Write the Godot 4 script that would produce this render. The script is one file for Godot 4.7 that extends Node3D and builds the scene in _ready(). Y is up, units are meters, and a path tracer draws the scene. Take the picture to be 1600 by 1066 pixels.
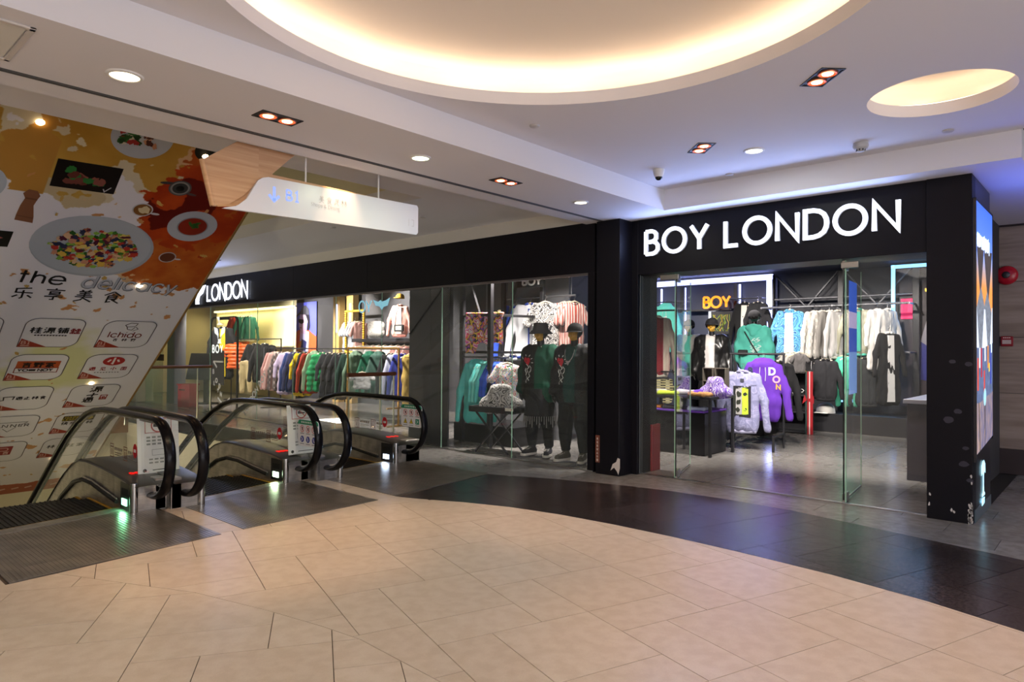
extends Node3D
# A shopping-mall corner: escalator landing on the left, a black clothing shop front on the right.

var names := {}
var M := {}
var shapes := {}
var rng := RandomNumberGenerator.new()
var folds := FastNoiseLite.new()

# ------------------------------------------------------------------ mesh gathering
class G:
	var v := PackedVector3Array()
	var n := PackedVector3Array()
	var t := PackedVector2Array()
	var c := PackedColorArray()
	var ix := PackedInt32Array()
	var col := Color.WHITE
	func vert(p: Vector3, nn: Vector3, uv := Vector2.ZERO) -> int:
		v.append(p)
		n.append(nn)
		t.append(uv)
		c.append(col)
		return v.size() - 1
	func tri(a: Vector3, b: Vector3, d: Vector3) -> void:
		var nn := (b - a).cross(d - a).normalized()
		var i := vert(a, nn)
		vert(b, nn)
		vert(d, nn)
		ix.append_array([i, i + 2, i + 1])
	func quad(a: Vector3, b: Vector3, d: Vector3, e: Vector3) -> void:
		var nn := (d - a).cross(e - b).normalized()
		var i := vert(a, nn, Vector2(0, 1))
		vert(b, nn, Vector2(1, 1))
		vert(d, nn, Vector2(1, 0))
		vert(e, nn, Vector2(0, 0))
		ix.append_array([i, i + 2, i + 1, i, i + 3, i + 2])
	func box(ce: Vector3, s: Vector3, bev := 0.0, b := Basis()) -> void:
		var h := s * 0.5
		var e := minf(bev, minf(h.x, minf(h.y, h.z)) * 0.9)
		for ax in 3:
			for sg in [-1.0, 1.0]:
				var u := (ax + 1) % 3
				var w := (ax + 2) % 3
				var q := []
				for k in [[-1, -1], [1, -1], [1, 1], [-1, 1]]:
					var p := Vector3.ZERO
					p[ax] = h[ax] * sg
					p[u] = (h[u] - e) * k[0]
					p[w] = (h[w] - e) * k[1]
					q.append(ce + b * p)
				if sg > 0:
					quad(q[0], q[1], q[2], q[3])
				else:
					quad(q[3], q[2], q[1], q[0])
		if e <= 0.0:
			return
		for ax in 3:
			var u := (ax + 1) % 3
			var w := (ax + 2) % 3
			for su in [-1.0, 1.0]:
				for sw in [-1.0, 1.0]:
					var q := []
					for k in [[-1, 0], [1, 0], [1, 1], [-1, 1]]:
						var p := Vector3.ZERO
						p[ax] = (h[ax] - e) * k[0]
						p[u] = (h[u] - (0.0 if k[1] == 0 else e)) * su
						p[w] = (h[w] - (e if k[1] == 0 else 0.0)) * sw
						q.append(ce + b * p)
					if su * sw > 0:
						quad(q[0], q[1], q[2], q[3])
					else:
						quad(q[3], q[2], q[1], q[0])
		for sx in [-1.0, 1.0]:
			for sy in [-1.0, 1.0]:
				for sz in [-1.0, 1.0]:
					var a := ce + b * Vector3(h.x * sx, (h.y - e) * sy, (h.z - e) * sz)
					var d := ce + b * Vector3((h.x - e) * sx, h.y * sy, (h.z - e) * sz)
					var f := ce + b * Vector3((h.x - e) * sx, (h.y - e) * sy, h.z * sz)
					if sx * sy * sz > 0:
						tri(a, d, f)
					else:
						tri(a, f, d)
	func bar(a: Vector3, b: Vector3, w: float, d := -1.0, bev := 0.0) -> void:   # a box between two points
		var y := (b - a).normalized()
		var x := y.cross(Vector3.UP if absf(y.y) < 0.95 else Vector3.RIGHT).normalized()
		box((a + b) * 0.5, Vector3(w, (b - a).length(), d if d > 0 else w), bev, Basis(x, y, x.cross(y)))
	func grid(p: Array, close_u := false, uvs := Vector2.ONE) -> void:   # rows of points, smooth
		var r := p.size()
		var k: int = p[0].size()
		var acc := PackedVector3Array()
		acc.resize(r * k)
		var kk := k if close_u else k - 1
		for i in r - 1:
			for j in kk:
				var j2 := (j + 1) % k
				var nn: Vector3 = (p[i + 1][j2] - p[i][j]).cross(p[i + 1][j] - p[i][j2])
				for m in [i * k + j, i * k + j2, (i + 1) * k + j, (i + 1) * k + j2]:
					acc[m] += nn
		var base := v.size()
		for i in r:
			for j in k:
				vert(p[i][j], acc[i * k + j].normalized(), Vector2(float(j) / k, float(i) / maxi(r - 1, 1)) * uvs)
		for i in r - 1:
			for j in kk:
				var a := base + i * k + j
				var b := base + i * k + (j + 1) % k
				ix.append_array([a, b + k, b, a, a + k, b + k])
	func fan(ring: Array, flip := false) -> void:
		var ce := Vector3.ZERO
		for q in ring:
			ce += q / ring.size()
		for i in ring.size():
			if flip:
				tri(ce, ring[(i + 1) % ring.size()], ring[i])
			else:
				tri(ce, ring[i], ring[(i + 1) % ring.size()])
	func tube(path: Array, r: float, sides := 8, r2 := -1.0, closed := false, flat := 1.0) -> void:
		var rows := []
		var nrm := Vector3.ZERO
		var cnt := path.size()
		for i in cnt:
			var d: Vector3
			if closed:
				d = (path[(i + 1) % cnt] - path[(i - 1 + cnt) % cnt]).normalized()
			else:
				d = (path[mini(i + 1, cnt - 1)] - path[maxi(i - 1, 0)]).normalized()
			if nrm == Vector3.ZERO:
				nrm = d.cross(Vector3.UP if absf(d.y) < 0.9 else Vector3.RIGHT).normalized()
			nrm = (nrm - d * nrm.dot(d)).normalized()
			var bn := d.cross(nrm)
			var rr := r if r2 < 0 else lerpf(r, r2, float(i) / maxi(cnt - 1, 1))
			var ring := []
			for s in sides:
				var an := TAU * s / sides
				ring.append(path[i] + nrm * cos(an) * rr + bn * sin(an) * rr * flat)
			rows.append(ring)
		if closed:
			rows.append(rows[0])
		grid(rows, true)
		if not closed:
			fan(rows[0], true)
			fan(rows[cnt - 1], false)
	func lathe(prof: Array, segs := 24, xf := Transform3D()) -> void:   # prof: Vector2(radius, height), upwards
		var rows := []
		for q in prof:
			var ring := []
			for s in segs:
				var an := -TAU * s / segs
				ring.append(xf * Vector3(cos(an) * q.x, q.y, sin(an) * q.x))
			rows.append(ring)
		grid(rows, true)
	func flat(poly: PackedVector2Array, xf: Transform3D, z := 0.0) -> void:
		var idx := Geometry2D.triangulate_polygon(poly)
		for i in range(0, idx.size(), 3):
			var a := poly[idx[i]]
			var b := poly[idx[i + 1]]
			var d := poly[idx[i + 2]]
			if (b - a).cross(d - a) < 0:
				var s := b
				b = d
				d = s
			tri(xf * Vector3(a.x, a.y, z), xf * Vector3(b.x, b.y, z), xf * Vector3(d.x, d.y, z))
	func prism(poly: PackedVector2Array, z0: float, z1: float, xf := Transform3D(), back := true) -> void:
		flat(poly, xf, z1)
		var cw := Geometry2D.is_polygon_clockwise(poly)
		var cnt := poly.size()
		for i in cnt:
			var a := poly[i]
			var b := poly[(i + 1) % cnt]
			var q := [xf * Vector3(a.x, a.y, z0), xf * Vector3(b.x, b.y, z0), xf * Vector3(b.x, b.y, z1), xf * Vector3(a.x, a.y, z1)]
			if cw:
				quad(q[1], q[0], q[3], q[2])
			else:
				quad(q[0], q[1], q[2], q[3])
		if back:
			var i0 := ix.size()
			flat(poly, xf, z0)
			for i in range(i0, ix.size(), 3):
				var s := ix[i + 1]
				ix[i + 1] = ix[i + 2]
				ix[i + 2] = s
				for m in 3:
					n[ix[i + m]] = -n[ix[i + m]]
	func ribbon(p: Array, w: float, xf: Transform3D, z0: float, z1: float, closed := false) -> void:   # a flat stroke with mitred corners
		var cnt := p.size()
		var l := []
		var r := []
		for i in cnt:
			var a: Vector2 = p[(i - 1 + cnt) % cnt] if closed or i > 0 else p[i]
			var b: Vector2 = p[(i + 1) % cnt] if closed or i < cnt - 1 else p[i]
			var d1: Vector2 = (p[i] - a).normalized()
			var d2: Vector2 = (b - p[i]).normalized()
			if d1 == Vector2.ZERO:
				d1 = d2
			if d2 == Vector2.ZERO:
				d2 = d1
			var m := (d1 + d2).normalized()
			var nn := Vector2(-m.y, m.x)
			var k := clampf(1.0 / maxf(0.25, nn.dot(Vector2(-d1.y, d1.x))), 1.0, 2.2)
			l.append(p[i] + nn * w * 0.5 * k)
			r.append(p[i] - nn * w * 0.5 * k)
		for i in (cnt if closed else cnt - 1):
			var j := (i + 1) % cnt
			var q := []
			for e in [r[i], r[j], l[j], l[i]]:
				q.append(xf * Vector3(e.x, e.y, z1))
			for e in [r[i], r[j], l[j], l[i]]:
				q.append(xf * Vector3(e.x, e.y, z0))
			quad(q[0], q[1], q[2], q[3])
			if z1 - z0 > 0.0015:
				quad(q[4], q[5], q[1], q[0])
				quad(q[6], q[7], q[3], q[2])
				if not closed and i == 0:
					quad(q[7], q[4], q[0], q[3])
				if not closed and j == cnt - 1:
					quad(q[5], q[6], q[2], q[1])
	func mesh() -> ArrayMesh:
		var m := ArrayMesh.new()
		if v.is_empty():
			return m
		var a := []
		a.resize(Mesh.ARRAY_MAX)
		a[Mesh.ARRAY_VERTEX] = v
		a[Mesh.ARRAY_NORMAL] = n
		a[Mesh.ARRAY_TEX_UV] = t
		a[Mesh.ARRAY_COLOR] = c
		a[Mesh.ARRAY_INDEX] = ix
		m.add_surface_from_arrays(Mesh.PRIMITIVE_TRIANGLES, a)
		return m

# ------------------------------------------------------------------ nodes
func numbered(s: String) -> String:
	if not names.has(s):
		names[s] = 0
		return s
	names[s] += 1
	return "%s_%03d" % [s, names[s]]

func thing(called: String, label: String, category: String, at := Vector3.ZERO, turn := 0.0, group := "") -> Node3D:
	var o := Node3D.new()
	o.name = numbered(called)
	add_child(o, true)
	o.position = at
	o.rotation.y = turn
	o.set_meta("label", label)
	o.set_meta("category", category)
	if group:
		o.set_meta("group", group)
	return o

func part(called: String, g, m: Material, parent: Node, label := "") -> MeshInstance3D:
	var o := MeshInstance3D.new()
	o.name = called
	o.mesh = g.mesh() if g is G else g
	o.material_override = m
	parent.add_child(o, true)
	if label:
		o.set_meta("label", label)
	return o

func solo(called: String, g, m: Material, label: String, category: String, at := Vector3.ZERO, turn := 0.0, group := "") -> MeshInstance3D:
	var o := part(numbered(called), g, m, self)
	o.position = at
	o.rotation.y = turn
	o.set_meta("label", label)
	o.set_meta("category", category)
	if group:
		o.set_meta("group", group)
	return o

func struct(called: String, g, m: Material, parent: Node = null, label := "") -> MeshInstance3D:
	var o := part(called, g, m, parent if parent else self, label)
	if parent == null:
		o.set_meta("kind", "structure")
	return o

func struct_root(called: String, label: String) -> Node3D:
	var o := Node3D.new()
	o.name = called
	add_child(o, true)
	o.set_meta("kind", "structure")
	o.set_meta("label", label)
	return o

func gbox(ce: Vector3, s: Vector3, bev := 0.0, b := Basis()) -> G:
	var g := G.new()
	g.box(ce, s, bev, b)
	return g

func span(x0: float, x1: float, y0: float, y1: float, z0: float, z1: float, bev := 0.0) -> G:
	return gbox(Vector3(x0 + x1, y0 + y1, z0 + z1) * 0.5, Vector3(absf(x1 - x0), absf(y1 - y0), absf(z1 - z0)), bev)

func arc2(ce: Vector2, rx: float, ry: float, d0: float, d1: float, cnt := 12) -> Array:
	var out := []
	for i in cnt + 1:
		var a := deg_to_rad(lerpf(d0, d1, float(i) / cnt))
		out.append(ce + Vector2(cos(a) * rx, sin(a) * ry))
	return out

func blob(ce: Vector2, rx: float, ry: float, rough := 0.15, cnt := 14, turn := 0.0) -> PackedVector2Array:
	var out := PackedVector2Array()
	for i in cnt:
		var a := TAU * i / cnt
		var k := 1.0 + rng.randf_range(-rough, rough)
		out.append(ce + Vector2(cos(a) * rx * k, sin(a) * ry * k).rotated(turn))
	return out

func rrect(ce: Vector2, w: float, h: float, r: float, cnt := 5) -> PackedVector2Array:
	var out := PackedVector2Array()
	for k in 4:
		var s: Vector2 = [Vector2(1, 1), Vector2(-1, 1), Vector2(-1, -1), Vector2(1, -1)][k]
		for q in arc2(ce + Vector2((w * 0.5 - r) * s.x, (h * 0.5 - r) * s.y), r, r, k * 90.0, k * 90.0 + 90.0, cnt):
			out.append(q)
	return out

# ------------------------------------------------------------------ materials
func mat(key: String, c: Color, rough := 0.6, metal := 0.0) -> StandardMaterial3D:
	if M.has(key):
		return M[key]
	var m := StandardMaterial3D.new()
	m.resource_name = key
	m.albedo_color = c
	m.roughness = rough
	m.metallic = metal
	M[key] = m
	return m

func glow(key: String, c: Color, e: float) -> StandardMaterial3D:
	if M.has(key):
		return M[key]
	var m := mat(key, c, 0.5)
	m.emission_enabled = true
	m.emission = c
	m.emission_energy_multiplier = e
	return m

func glass(key: String, c: Color, a: float) -> StandardMaterial3D:
	if M.has(key):
		return M[key]
	var m := mat(key, Color(c.r, c.g, c.b, a), 0.02)
	m.transparency = BaseMaterial3D.TRANSPARENCY_ALPHA
	m.metallic_specular = 0.32
	return m

func painted(key: String, rough := 0.7) -> StandardMaterial3D:   # colours come from the mesh's vertices (linear)
	var m := mat(key, Color.WHITE, rough)
	m.vertex_color_use_as_albedo = true
	return m

func lin(h: String) -> Color:
	return Color(h).srgb_to_linear()

func cloth(hex: String, rough := 0.92) -> StandardMaterial3D:
	var key := "cloth_" + hex + str(rough)
	if M.has(key):
		return M[key]
	var m := mat(key, Color(hex), rough)
	m.rim_enabled = true
	m.rim = 0.25
	m.rim_tint = 0.6
	m.normal_enabled = true
	m.normal_texture = tex("weave")
	m.normal_scale = 0.6
	m.uv1_triplanar = true
	m.uv1_scale = Vector3.ONE * 6.0
	return m

func noise_image(sd: int, freq: float, size: int, oct := 3) -> Image:
	var f := FastNoiseLite.new()
	f.seed = sd
	f.frequency = freq
	f.fractal_octaves = oct
	return f.get_seamless_image(size, size)

func tex(key: String) -> Texture2D:
	if M.has("t_" + key):
		return M["t_" + key]
	var im: Image
	if key == "weave":
		im = noise_image(5, 0.03, 256, 4)
		im.convert(Image.FORMAT_RGBA8)
		im.bump_map_to_normal_map(3.0)
	elif key == "ripple":
		im = noise_image(9, 0.02, 256, 3)
		im.convert(Image.FORMAT_RGBA8)
		im.bump_map_to_normal_map(1.2)
	elif key == "stone":
		im = ramp(noise_image(11, 0.016, 512, 5), [[0.25, "e2d5c6"], [0.5, "e7dbcd"], [0.75, "ebe0d3"]], 0.02)
	elif key == "granite":
		im = ramp(noise_image(12, 0.05, 512, 4), [[0.3, "2b2423"], [0.5, "3a3231"], [0.7, "4a4140"]], 0.06)
	elif key == "grey_stone":
		im = ramp(noise_image(13, 0.02, 512, 5), [[0.3, "83807c"], [0.5, "898683"], [0.7, "8f8d8a"]], 0.02)
	elif key == "wood":
		var base := Image.create(256, 256, false, Image.FORMAT_RGBA8)
		var f := FastNoiseLite.new()
		f.seed = 4
		f.frequency = 0.012
		f.fractal_octaves = 4
		for y in 256:
			for x in 256:
				var k := f.get_noise_2d(x * 0.22, y * 2.4) * 0.5 + 0.5 + f.get_noise_2d(x * 1.5, y * 9.0) * 0.12
				base.set_pixel(x, y, Color("73645c").lerp(Color("b09f93"), clampf(k, 0, 1)))
		im = base
	elif key == "oak":
		var base := Image.create(256, 256, false, Image.FORMAT_RGBA8)
		var f := FastNoiseLite.new()
		f.seed = 8
		f.frequency = 0.02
		f.fractal_octaves = 4
		for y in 256:
			for x in 256:
				var k := f.get_noise_2d(x * 0.15, y * 3.0) * 0.5 + 0.5
				base.set_pixel(x, y, Color("b98a63").lerp(Color("d9b28c"), clampf(k, 0, 1)))
		im = base
	elif key == "brushed":
		var base := Image.create(256, 256, false, Image.FORMAT_RGBA8)
		var f := FastNoiseLite.new()
		f.seed = 21
		f.frequency = 0.03
		for y in 256:
			for x in 256:
				var k := 0.72 + 0.08 * f.get_noise_2d(x * 0.2, y * 8.0) + 0.14 * f.get_noise_2d(x * 0.4 + 90, y * 0.4)
				base.set_pixel(x, y, Color(k, k, k))
		im = base
	M["t_" + key] = ImageTexture.create_from_image(im)
	return M["t_" + key]

func ramp(src: Image, stops: Array, grain: float) -> Image:
	var r := RandomNumberGenerator.new()
	r.seed = 77
	var out := Image.create(src.get_width(), src.get_height(), false, Image.FORMAT_RGBA8)
	for y in src.get_height():
		for x in src.get_width():
			var k := src.get_pixel(x, y).r
			var c := Color(stops[0][1])
			for i in stops.size() - 1:
				var f := clampf((k - stops[i][0]) / (stops[i + 1][0] - stops[i][0]), 0, 1)
				c = c.lerp(Color(stops[i + 1][1]), f)
			var e := r.randf_range(-grain, grain)
			out.set_pixel(x, y, Color(c.r + e, c.g + e, c.b + e))
	return out

func tiled(key: String, t: String, tint: Color, rough: float, scale: float) -> StandardMaterial3D:
	if M.has(key):
		return M[key]
	var m := mat(key, tint, rough)
	m.albedo_texture = tex(t)
	m.uv1_triplanar = true
	m.uv1_world_triplanar = true
	m.uv1_scale = Vector3.ONE * scale
	return m

# ------------------------------------------------------------------ smooth bodies: tapered capsules joined by a smooth minimum, meshed as surface nets
func nets(pr: Array, k: float, cell: float, flat := 1.0, amp := 0.0, ribs := 0.0) -> ArrayMesh:
	var lo := Vector3.ONE * 1e9
	var hi := -lo
	for p in pr:
		var r: float = maxf(p[2], p[3])
		for q in [p[0], p[1]]:
			var m: Vector3 = Vector3(r, r, r / flat) + Vector3.ONE * cell * 2.5
			lo = lo.min(q - m)
			hi = hi.max(q + m)
	var nx := int((hi.x - lo.x) / cell) + 2
	var ny := int((hi.y - lo.y) / cell) + 2
	var nz := int((hi.z - lo.z) / cell) + 2
	var f := PackedFloat32Array()
	f.resize(nx * ny * nz)
	f.fill(9.0)
	for p in pr:
		var a: Vector3 = p[0]
		var b: Vector3 = p[1]
		var ra: float = p[2]
		var rb: float = p[3]
		var r := maxf(ra, rb) + k + cell
		var l := ((a.min(b) - Vector3(r, r, r / flat) - lo) / cell).floor()
		var h := ((a.max(b) + Vector3(r, r, r / flat) - lo) / cell).ceil()
		var az := Vector3(a.x, a.y, a.z * flat)
		var ab := Vector3(b.x, b.y, b.z * flat) - az
		var den := maxf(ab.length_squared(), 1e-9)
		for iz in range(maxi(0, int(l.z)), mini(nz, int(h.z) + 1)):
			var pz := (lo.z + iz * cell) * flat
			for iy in range(maxi(0, int(l.y)), mini(ny, int(h.y) + 1)):
				var row := (iz * ny + iy) * nx
				var py := lo.y + iy * cell
				for ixx in range(maxi(0, int(l.x)), mini(nx, int(h.x) + 1)):
					var d0 := Vector3(lo.x + ixx * cell, py, pz) - az
					var tt := clampf(d0.dot(ab) / den, 0.0, 1.0)
					var d := (d0 - ab * tt).length() - lerpf(ra, rb, tt)
					var o := f[row + ixx]
					var hh := maxf(k - absf(o - d), 0.0) / k
					f[row + ixx] = minf(o, d) - hh * hh * k * 0.25
	var vid := PackedInt32Array()
	vid.resize(nx * ny * nz)
	vid.fill(-1)
	var pos := PackedVector3Array()
	var sy := nx
	var sz := nx * ny
	var off := [0, 1, sy, sy + 1, sz, sz + 1, sz + sy, sz + sy + 1]
	var edges := [[0, 1], [2, 3], [4, 5], [6, 7], [0, 2], [1, 3], [4, 6], [5, 7], [0, 4], [1, 5], [2, 6], [3, 7]]
	for iz in nz - 1:
		for iy in ny - 1:
			for ixx in nx - 1:
				var i := iz * sz + iy * sy + ixx
				var f0 := f[i]
				if absf(f0) > cell * 2.2 * maxf(1.0, flat):
					continue
				var neg := 0
				for o in off:
					if f[i + o] < 0.0:
						neg += 1
				if neg == 0 or neg == 8:
					continue
				var s := Vector3.ZERO
				var cnt := 0
				for e in edges:
					var a := f[i + off[e[0]]]
					var b := f[i + off[e[1]]]
					if (a < 0.0) != (b < 0.0):
						var w := a / (a - b)
						var p0 := Vector3(e[0] & 1, (e[0] >> 1) & 1, e[0] >> 2)
						var p1 := Vector3(e[1] & 1, (e[1] >> 1) & 1, e[1] >> 2)
						s += p0.lerp(p1, w)
						cnt += 1
				vid[i] = pos.size()
				pos.append(lo + (Vector3(ixx, iy, iz) + s / cnt) * cell)
	var tris := PackedInt32Array()
	for iz in range(1, nz - 1):
		for iy in range(1, ny - 1):
			for ixx in range(1, nx - 1):
				var i := iz * sz + iy * sy + ixx
				var neg := f[i] < 0.0
				for ax in 3:
					var st: int = [1, sy, sz][ax]
					if (f[i + st] < 0.0) == neg:
						continue
					var u: int = [sy, sz, 1][ax]
					var w: int = [sz, 1, sy][ax]
					var q := [vid[i], vid[i - u], vid[i - u - w], vid[i - w]]
					if q.min() < 0:
						continue
					if neg:
						tris.append_array([q[0], q[2], q[1], q[0], q[3], q[2]])
					else:
						tris.append_array([q[0], q[1], q[2], q[0], q[2], q[3]])
	var nrm := PackedVector3Array()
	for pass_ in 2:
		nrm.resize(pos.size())
		nrm.fill(Vector3.ZERO)
		for i in range(0, tris.size(), 3):
			var e := (pos[tris[i + 2]] - pos[tris[i]]).cross(pos[tris[i + 1]] - pos[tris[i]])
			nrm[tris[i]] += e
			nrm[tris[i + 1]] += e
			nrm[tris[i + 2]] += e
		for i in pos.size():
			nrm[i] = nrm[i].normalized()
		if pass_ == 0 and (amp > 0.0 or ribs > 0.0):
			for i in pos.size():
				var p := pos[i]
				var e := folds.get_noise_3d(p.x * 90.0, p.y * 34.0, p.z * 70.0) * amp
				if ribs > 0.0:
					e += absf(sin(p.y * 34.0)) * ribs - ribs * 0.6
				pos[i] += nrm[i] * e
		elif pass_ == 0:
			break
	var arr := []
	arr.resize(Mesh.ARRAY_MAX)
	arr[Mesh.ARRAY_VERTEX] = pos
	arr[Mesh.ARRAY_NORMAL] = nrm
	arr[Mesh.ARRAY_INDEX] = tris
	var m := ArrayMesh.new()
	m.add_surface_from_arrays(Mesh.PRIMITIVE_TRIANGLES, arr)
	return m

func tinted(m: ArrayMesh, how: Callable) -> ArrayMesh:   # the same mesh with a colour per vertex
	var a := m.surface_get_arrays(0)
	var c := PackedColorArray()
	for p in a[Mesh.ARRAY_VERTEX]:
		c.append(how.call(p))
	a[Mesh.ARRAY_COLOR] = c
	var o := ArrayMesh.new()
	o.add_surface_from_arrays(Mesh.PRIMITIVE_TRIANGLES, a)
	return o

func mirrored(pr: Array) -> Array:   # adds each capsule's twin across x = 0
	var out := []
	for p in pr:
		out.append(p)
		if absf(p[0].x) + absf(p[1].x) > 0.001 and not (p[0].x * p[1].x < 0.0):
			out.append([p[0] * Vector3(-1, 1, 1), p[1] * Vector3(-1, 1, 1), p[2], p[3]])
	return out

# ------------------------------------------------------------------ lettering made of strokes
const LETTERS := {
	"B": "0,1 .3,1 .42,.95 .5,.86 .5,.67 .42,.58 .3,.53 0,.53|0,.53 .34,.53 .48,.48 .58,.36 .58,.17 .48,.05 .34,0 0,0|0,-.0 0,1",
	"O": "o .5,.5 .5 .5", "Y": "0,1 .36,.45 .72,1|.36,.45 .36,0", "L": "0,1 0,0 .5,0", "N": "0,0 0,1 .74,0 .74,1",
	"D": "0,0 0,1 .3,1 .5,.95 .66,.83 .74,.66 .76,.5 .74,.34 .66,.17 .5,.05 .3,0 0,0",
	"t": ".18,1 .18,0|0,.7 .36,.7", "h": "0,1 0,0|0,.4 .06,.58 .2,.68 .36,.66 .46,.55 .48,.4 .48,0",
	"e": ".02,.35 .66,.35 .62,.52 .5,.66 .33,.7 .16,.66 .04,.52 0,.35 .04,.18 .16,.04 .33,0 .5,.03 .62,.14",
	"d": "o .33,.35 .33 .35|.66,1 .66,0", "l": "0,1 0,0", "i": "0,.68 0,0|0,.9 0,.98",
	"c": ".6,.56 .48,.67 .33,.7 .16,.66 .04,.52 0,.35 .04,.18 .16,.04 .33,0 .48,.03 .6,.14", "a": "o .33,.35 .33 .35|.66,.7 .66,0",
	"y": "0,.7 .28,0|.56,.7 .2,-.26", "I": "0,1 0,0", "o": "o .33,.35 .33 .35", "1": "0,.8 .18,1 .18,0|0,0 .36,0", "8": "o .26,.76 .22 .23|o .26,.27 .26 .27",
}
const HANZI := {
	"le": "8,9 2,8 2,5 9,5|5,7 5,1 4,0|3,3 1,1|7,3 9,1", "xiang": "5,10 5,9|1,8.5 9,8.5|3,7 7,7 7,5.5 3,5.5 3,7|2.5,4.5 7.5,4.5 5,3.2|1,3 9,3|5,3.2 5,.5 3.5,.5",
	"mei": "3,10 4,9|7,10 6,9|2,8.5 8,8.5|2.5,7 7.5,7|1.5,5.5 8.5,5.5|5,8.5 5,4|1,4 9,4|5,4 4,1.5 1,0|5,3 9,0",
	"shi": "5,10 1,6.5|5,10 9,6.5|5,8.5 5,7.5|3,6.5 7,6.5 7,3.5 3,3.5|3,5 7,5|3,6.5 3,.5 5,1.2|7,2.5 5.5,3.5|5,3 9,0",
	"xiao": "5,10 5,1 4,1.5|2.5,7 1,3.5|7.5,7 9,3.5", "jian": "2.5,9 2.5,4|2.5,9 7.5,9 7.5,4|5,7.5 4.5,3 1.5,0|5.5,3.5 5.5,.5 9,.5 9,2",
	"mian": "1,9.5 9,9.5|5,9.5 4,7.5|1.5,7.5 8.5,7.5 8.5,.5 1.5,.5 1.5,7.5|4,7.5 4,.5|6,7.5 6,.5|4,5 6,5|4,3 6,3",
	"yu": "1,9 2,8|.5,6 2,6 2,2 .5,.8|2,2 4,.5 9.5,.5|4,9.5 8.5,9.5 8.5,6.5 4,6.5 4,9.5|4,8 8.5,8|6.2,9.5 6.2,3|3.5,5.5 3.5,1.8|3.5,5.5 9,5.5 9,1.8|5,3 7.5,3",
	"ji": "1,8.5 9,8.5|5,10 5,6.5|2,6.5 8,6.5|2.5,4.5 7.5,4.5 7.5,.5 2.5,.5 2.5,4.5",
	"ye": "1,9.5 4.5,9.5 4.5,6 1,6 1,9.5|1,7.8 4.5,7.8|2.7,9.5 2.7,1|1,4 4.5,4|.5,1 5,1.5|5.5,9.5 9,9.5 7,7.5|6,8 7.5,7|5,6.5 9.5,6.5 8.5,5|7.3,6.5 7.3,.5 6,1",
	"jia": "5,10 5,9|1,7 1,8.8 9,8.8 9,7|2.5,7.3 7.5,7.3|6,7.3 1.5,4.5|4,6 6,3 5,0 4,.5|5,4.5 1,2|5.5,3 1.5,.3|8,6 6,4.5 9,.8",
	"gui": ".5,7.5 4,7.5|2.2,10 2.2,0|2.2,7 .5,3|2.2,6 4,4.5|4.5,8 9.5,8|7,10 7,5.5|5,5.5 9,5.5|4.8,3.2 9.2,3.2|7,5.5 7,.5|4.3,.5 9.7,.5",
	"yuan": "1,9.5 2,8.5|.5,6.5 1.5,5.5|.5,.5 2.5,4|3.5,9 9.5,9|4,9 4,4 2.8,.5|5,7.5 8.5,7.5 8.5,4.5 5,4.5 5,7.5|5,6 8.5,6|6.7,4.5 6.7,.5 5.8,1|5,3.3 4.2,1.5|8.2,3.3 9.2,1.5",
	"pu": "2.5,10 .5,7|1.5,8 4,8|1,6 4,6|.5,4 4,4|2.5,6 2.5,1 4,2|4.5,8.5 9.5,8.5|7,10 7,.5|5,6.5 5,.5|5,6.5 9,6.5 9,.5|5,4.7 9,4.7|5,2.8 9,2.8|8.2,9.8 9,9",
	"pin": "3,10 7,10 7,6.5 3,6.5 3,10|.5,5 4.3,5 4.3,.5 .5,.5 .5,5|5.7,5 9.5,5 9.5,.5 5.7,.5 5.7,5",
	"ji_and": "9,9 3,9|8,9 5,4.5 1,0|4,9 3,5 1,1|4,6.5 8,6.5 6,3 9,0", "kuai": "2,10 2,0|1,7.5 .5,5.5|3,8 3.6,6.5|4.5,7.5 8.5,7.5 8.5,4.5|4,4.5 9.5,4.5|6.5,10 6.2,4 4,0|6.5,4 9.5,0",
	"lin": ".5,7.5 4.5,7.5|2.5,10 2.5,0|2.5,7 .5,3|2.5,6 4.5,4|5.5,7.5 9.5,7.5|7.5,10 7.5,0|7.5,7 5.3,2.5|7.5,7 9.7,3",
	"zhi": "5,10 5,1|5,6 8,6|2.5,6.5 2.5,1|.5,.8 9.5,.8", "jin": ".5,8.5 4.5,8.5|2.5,10 2.5,5.5|2.5,8 .8,6|5.5,8.5 9.5,8.5|7.5,10 7.5,5.5|7.5,8 9.3,6|2,4.8 8,4.8|.8,3.2 9.2,3.2|5,3.2 5,0 4,.4|3,2 1.5,.5|7,2 8.5,.5",
}

func strokes(code: String) -> Array:   # [[points, closed], ...]
	var out := []
	for s in code.split("|"):
		if s.begins_with("o "):
			var w := s.split(" ")
			var ce := w[1].split(",")
			var ring := arc2(Vector2(float(ce[0]), float(ce[1])), float(w[2]), float(w[3]), 0, 360, 40)
			ring.pop_back()
			out.append([ring, true])
		else:
			var p := []
			for q in s.split(" "):
				var e := q.split(",")
				p.append(Vector2(float(e[0]), float(e[1])))
			if p.size() > 3 and p[0].distance_to(p[-1]) < 0.001:
				p.pop_back()
				out.append([p, true])
			else:
				out.append([p, false])
	return out

func letter(g: G, code: String, at: Vector2, sx: float, sy: float, w: float, xf: Transform3D, z0: float, z1: float, slant := 0.0) -> float:
	var far := 0.0
	for s in strokes(code):
		var p := []
		for q in s[0]:
			far = maxf(far, q.x)
			p.append(at + Vector2(q.x * sx + q.y * sy * slant, q.y * sy))
		g.ribbon(p, w, xf, z0, z1, s[1])
	return far * sx

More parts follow.
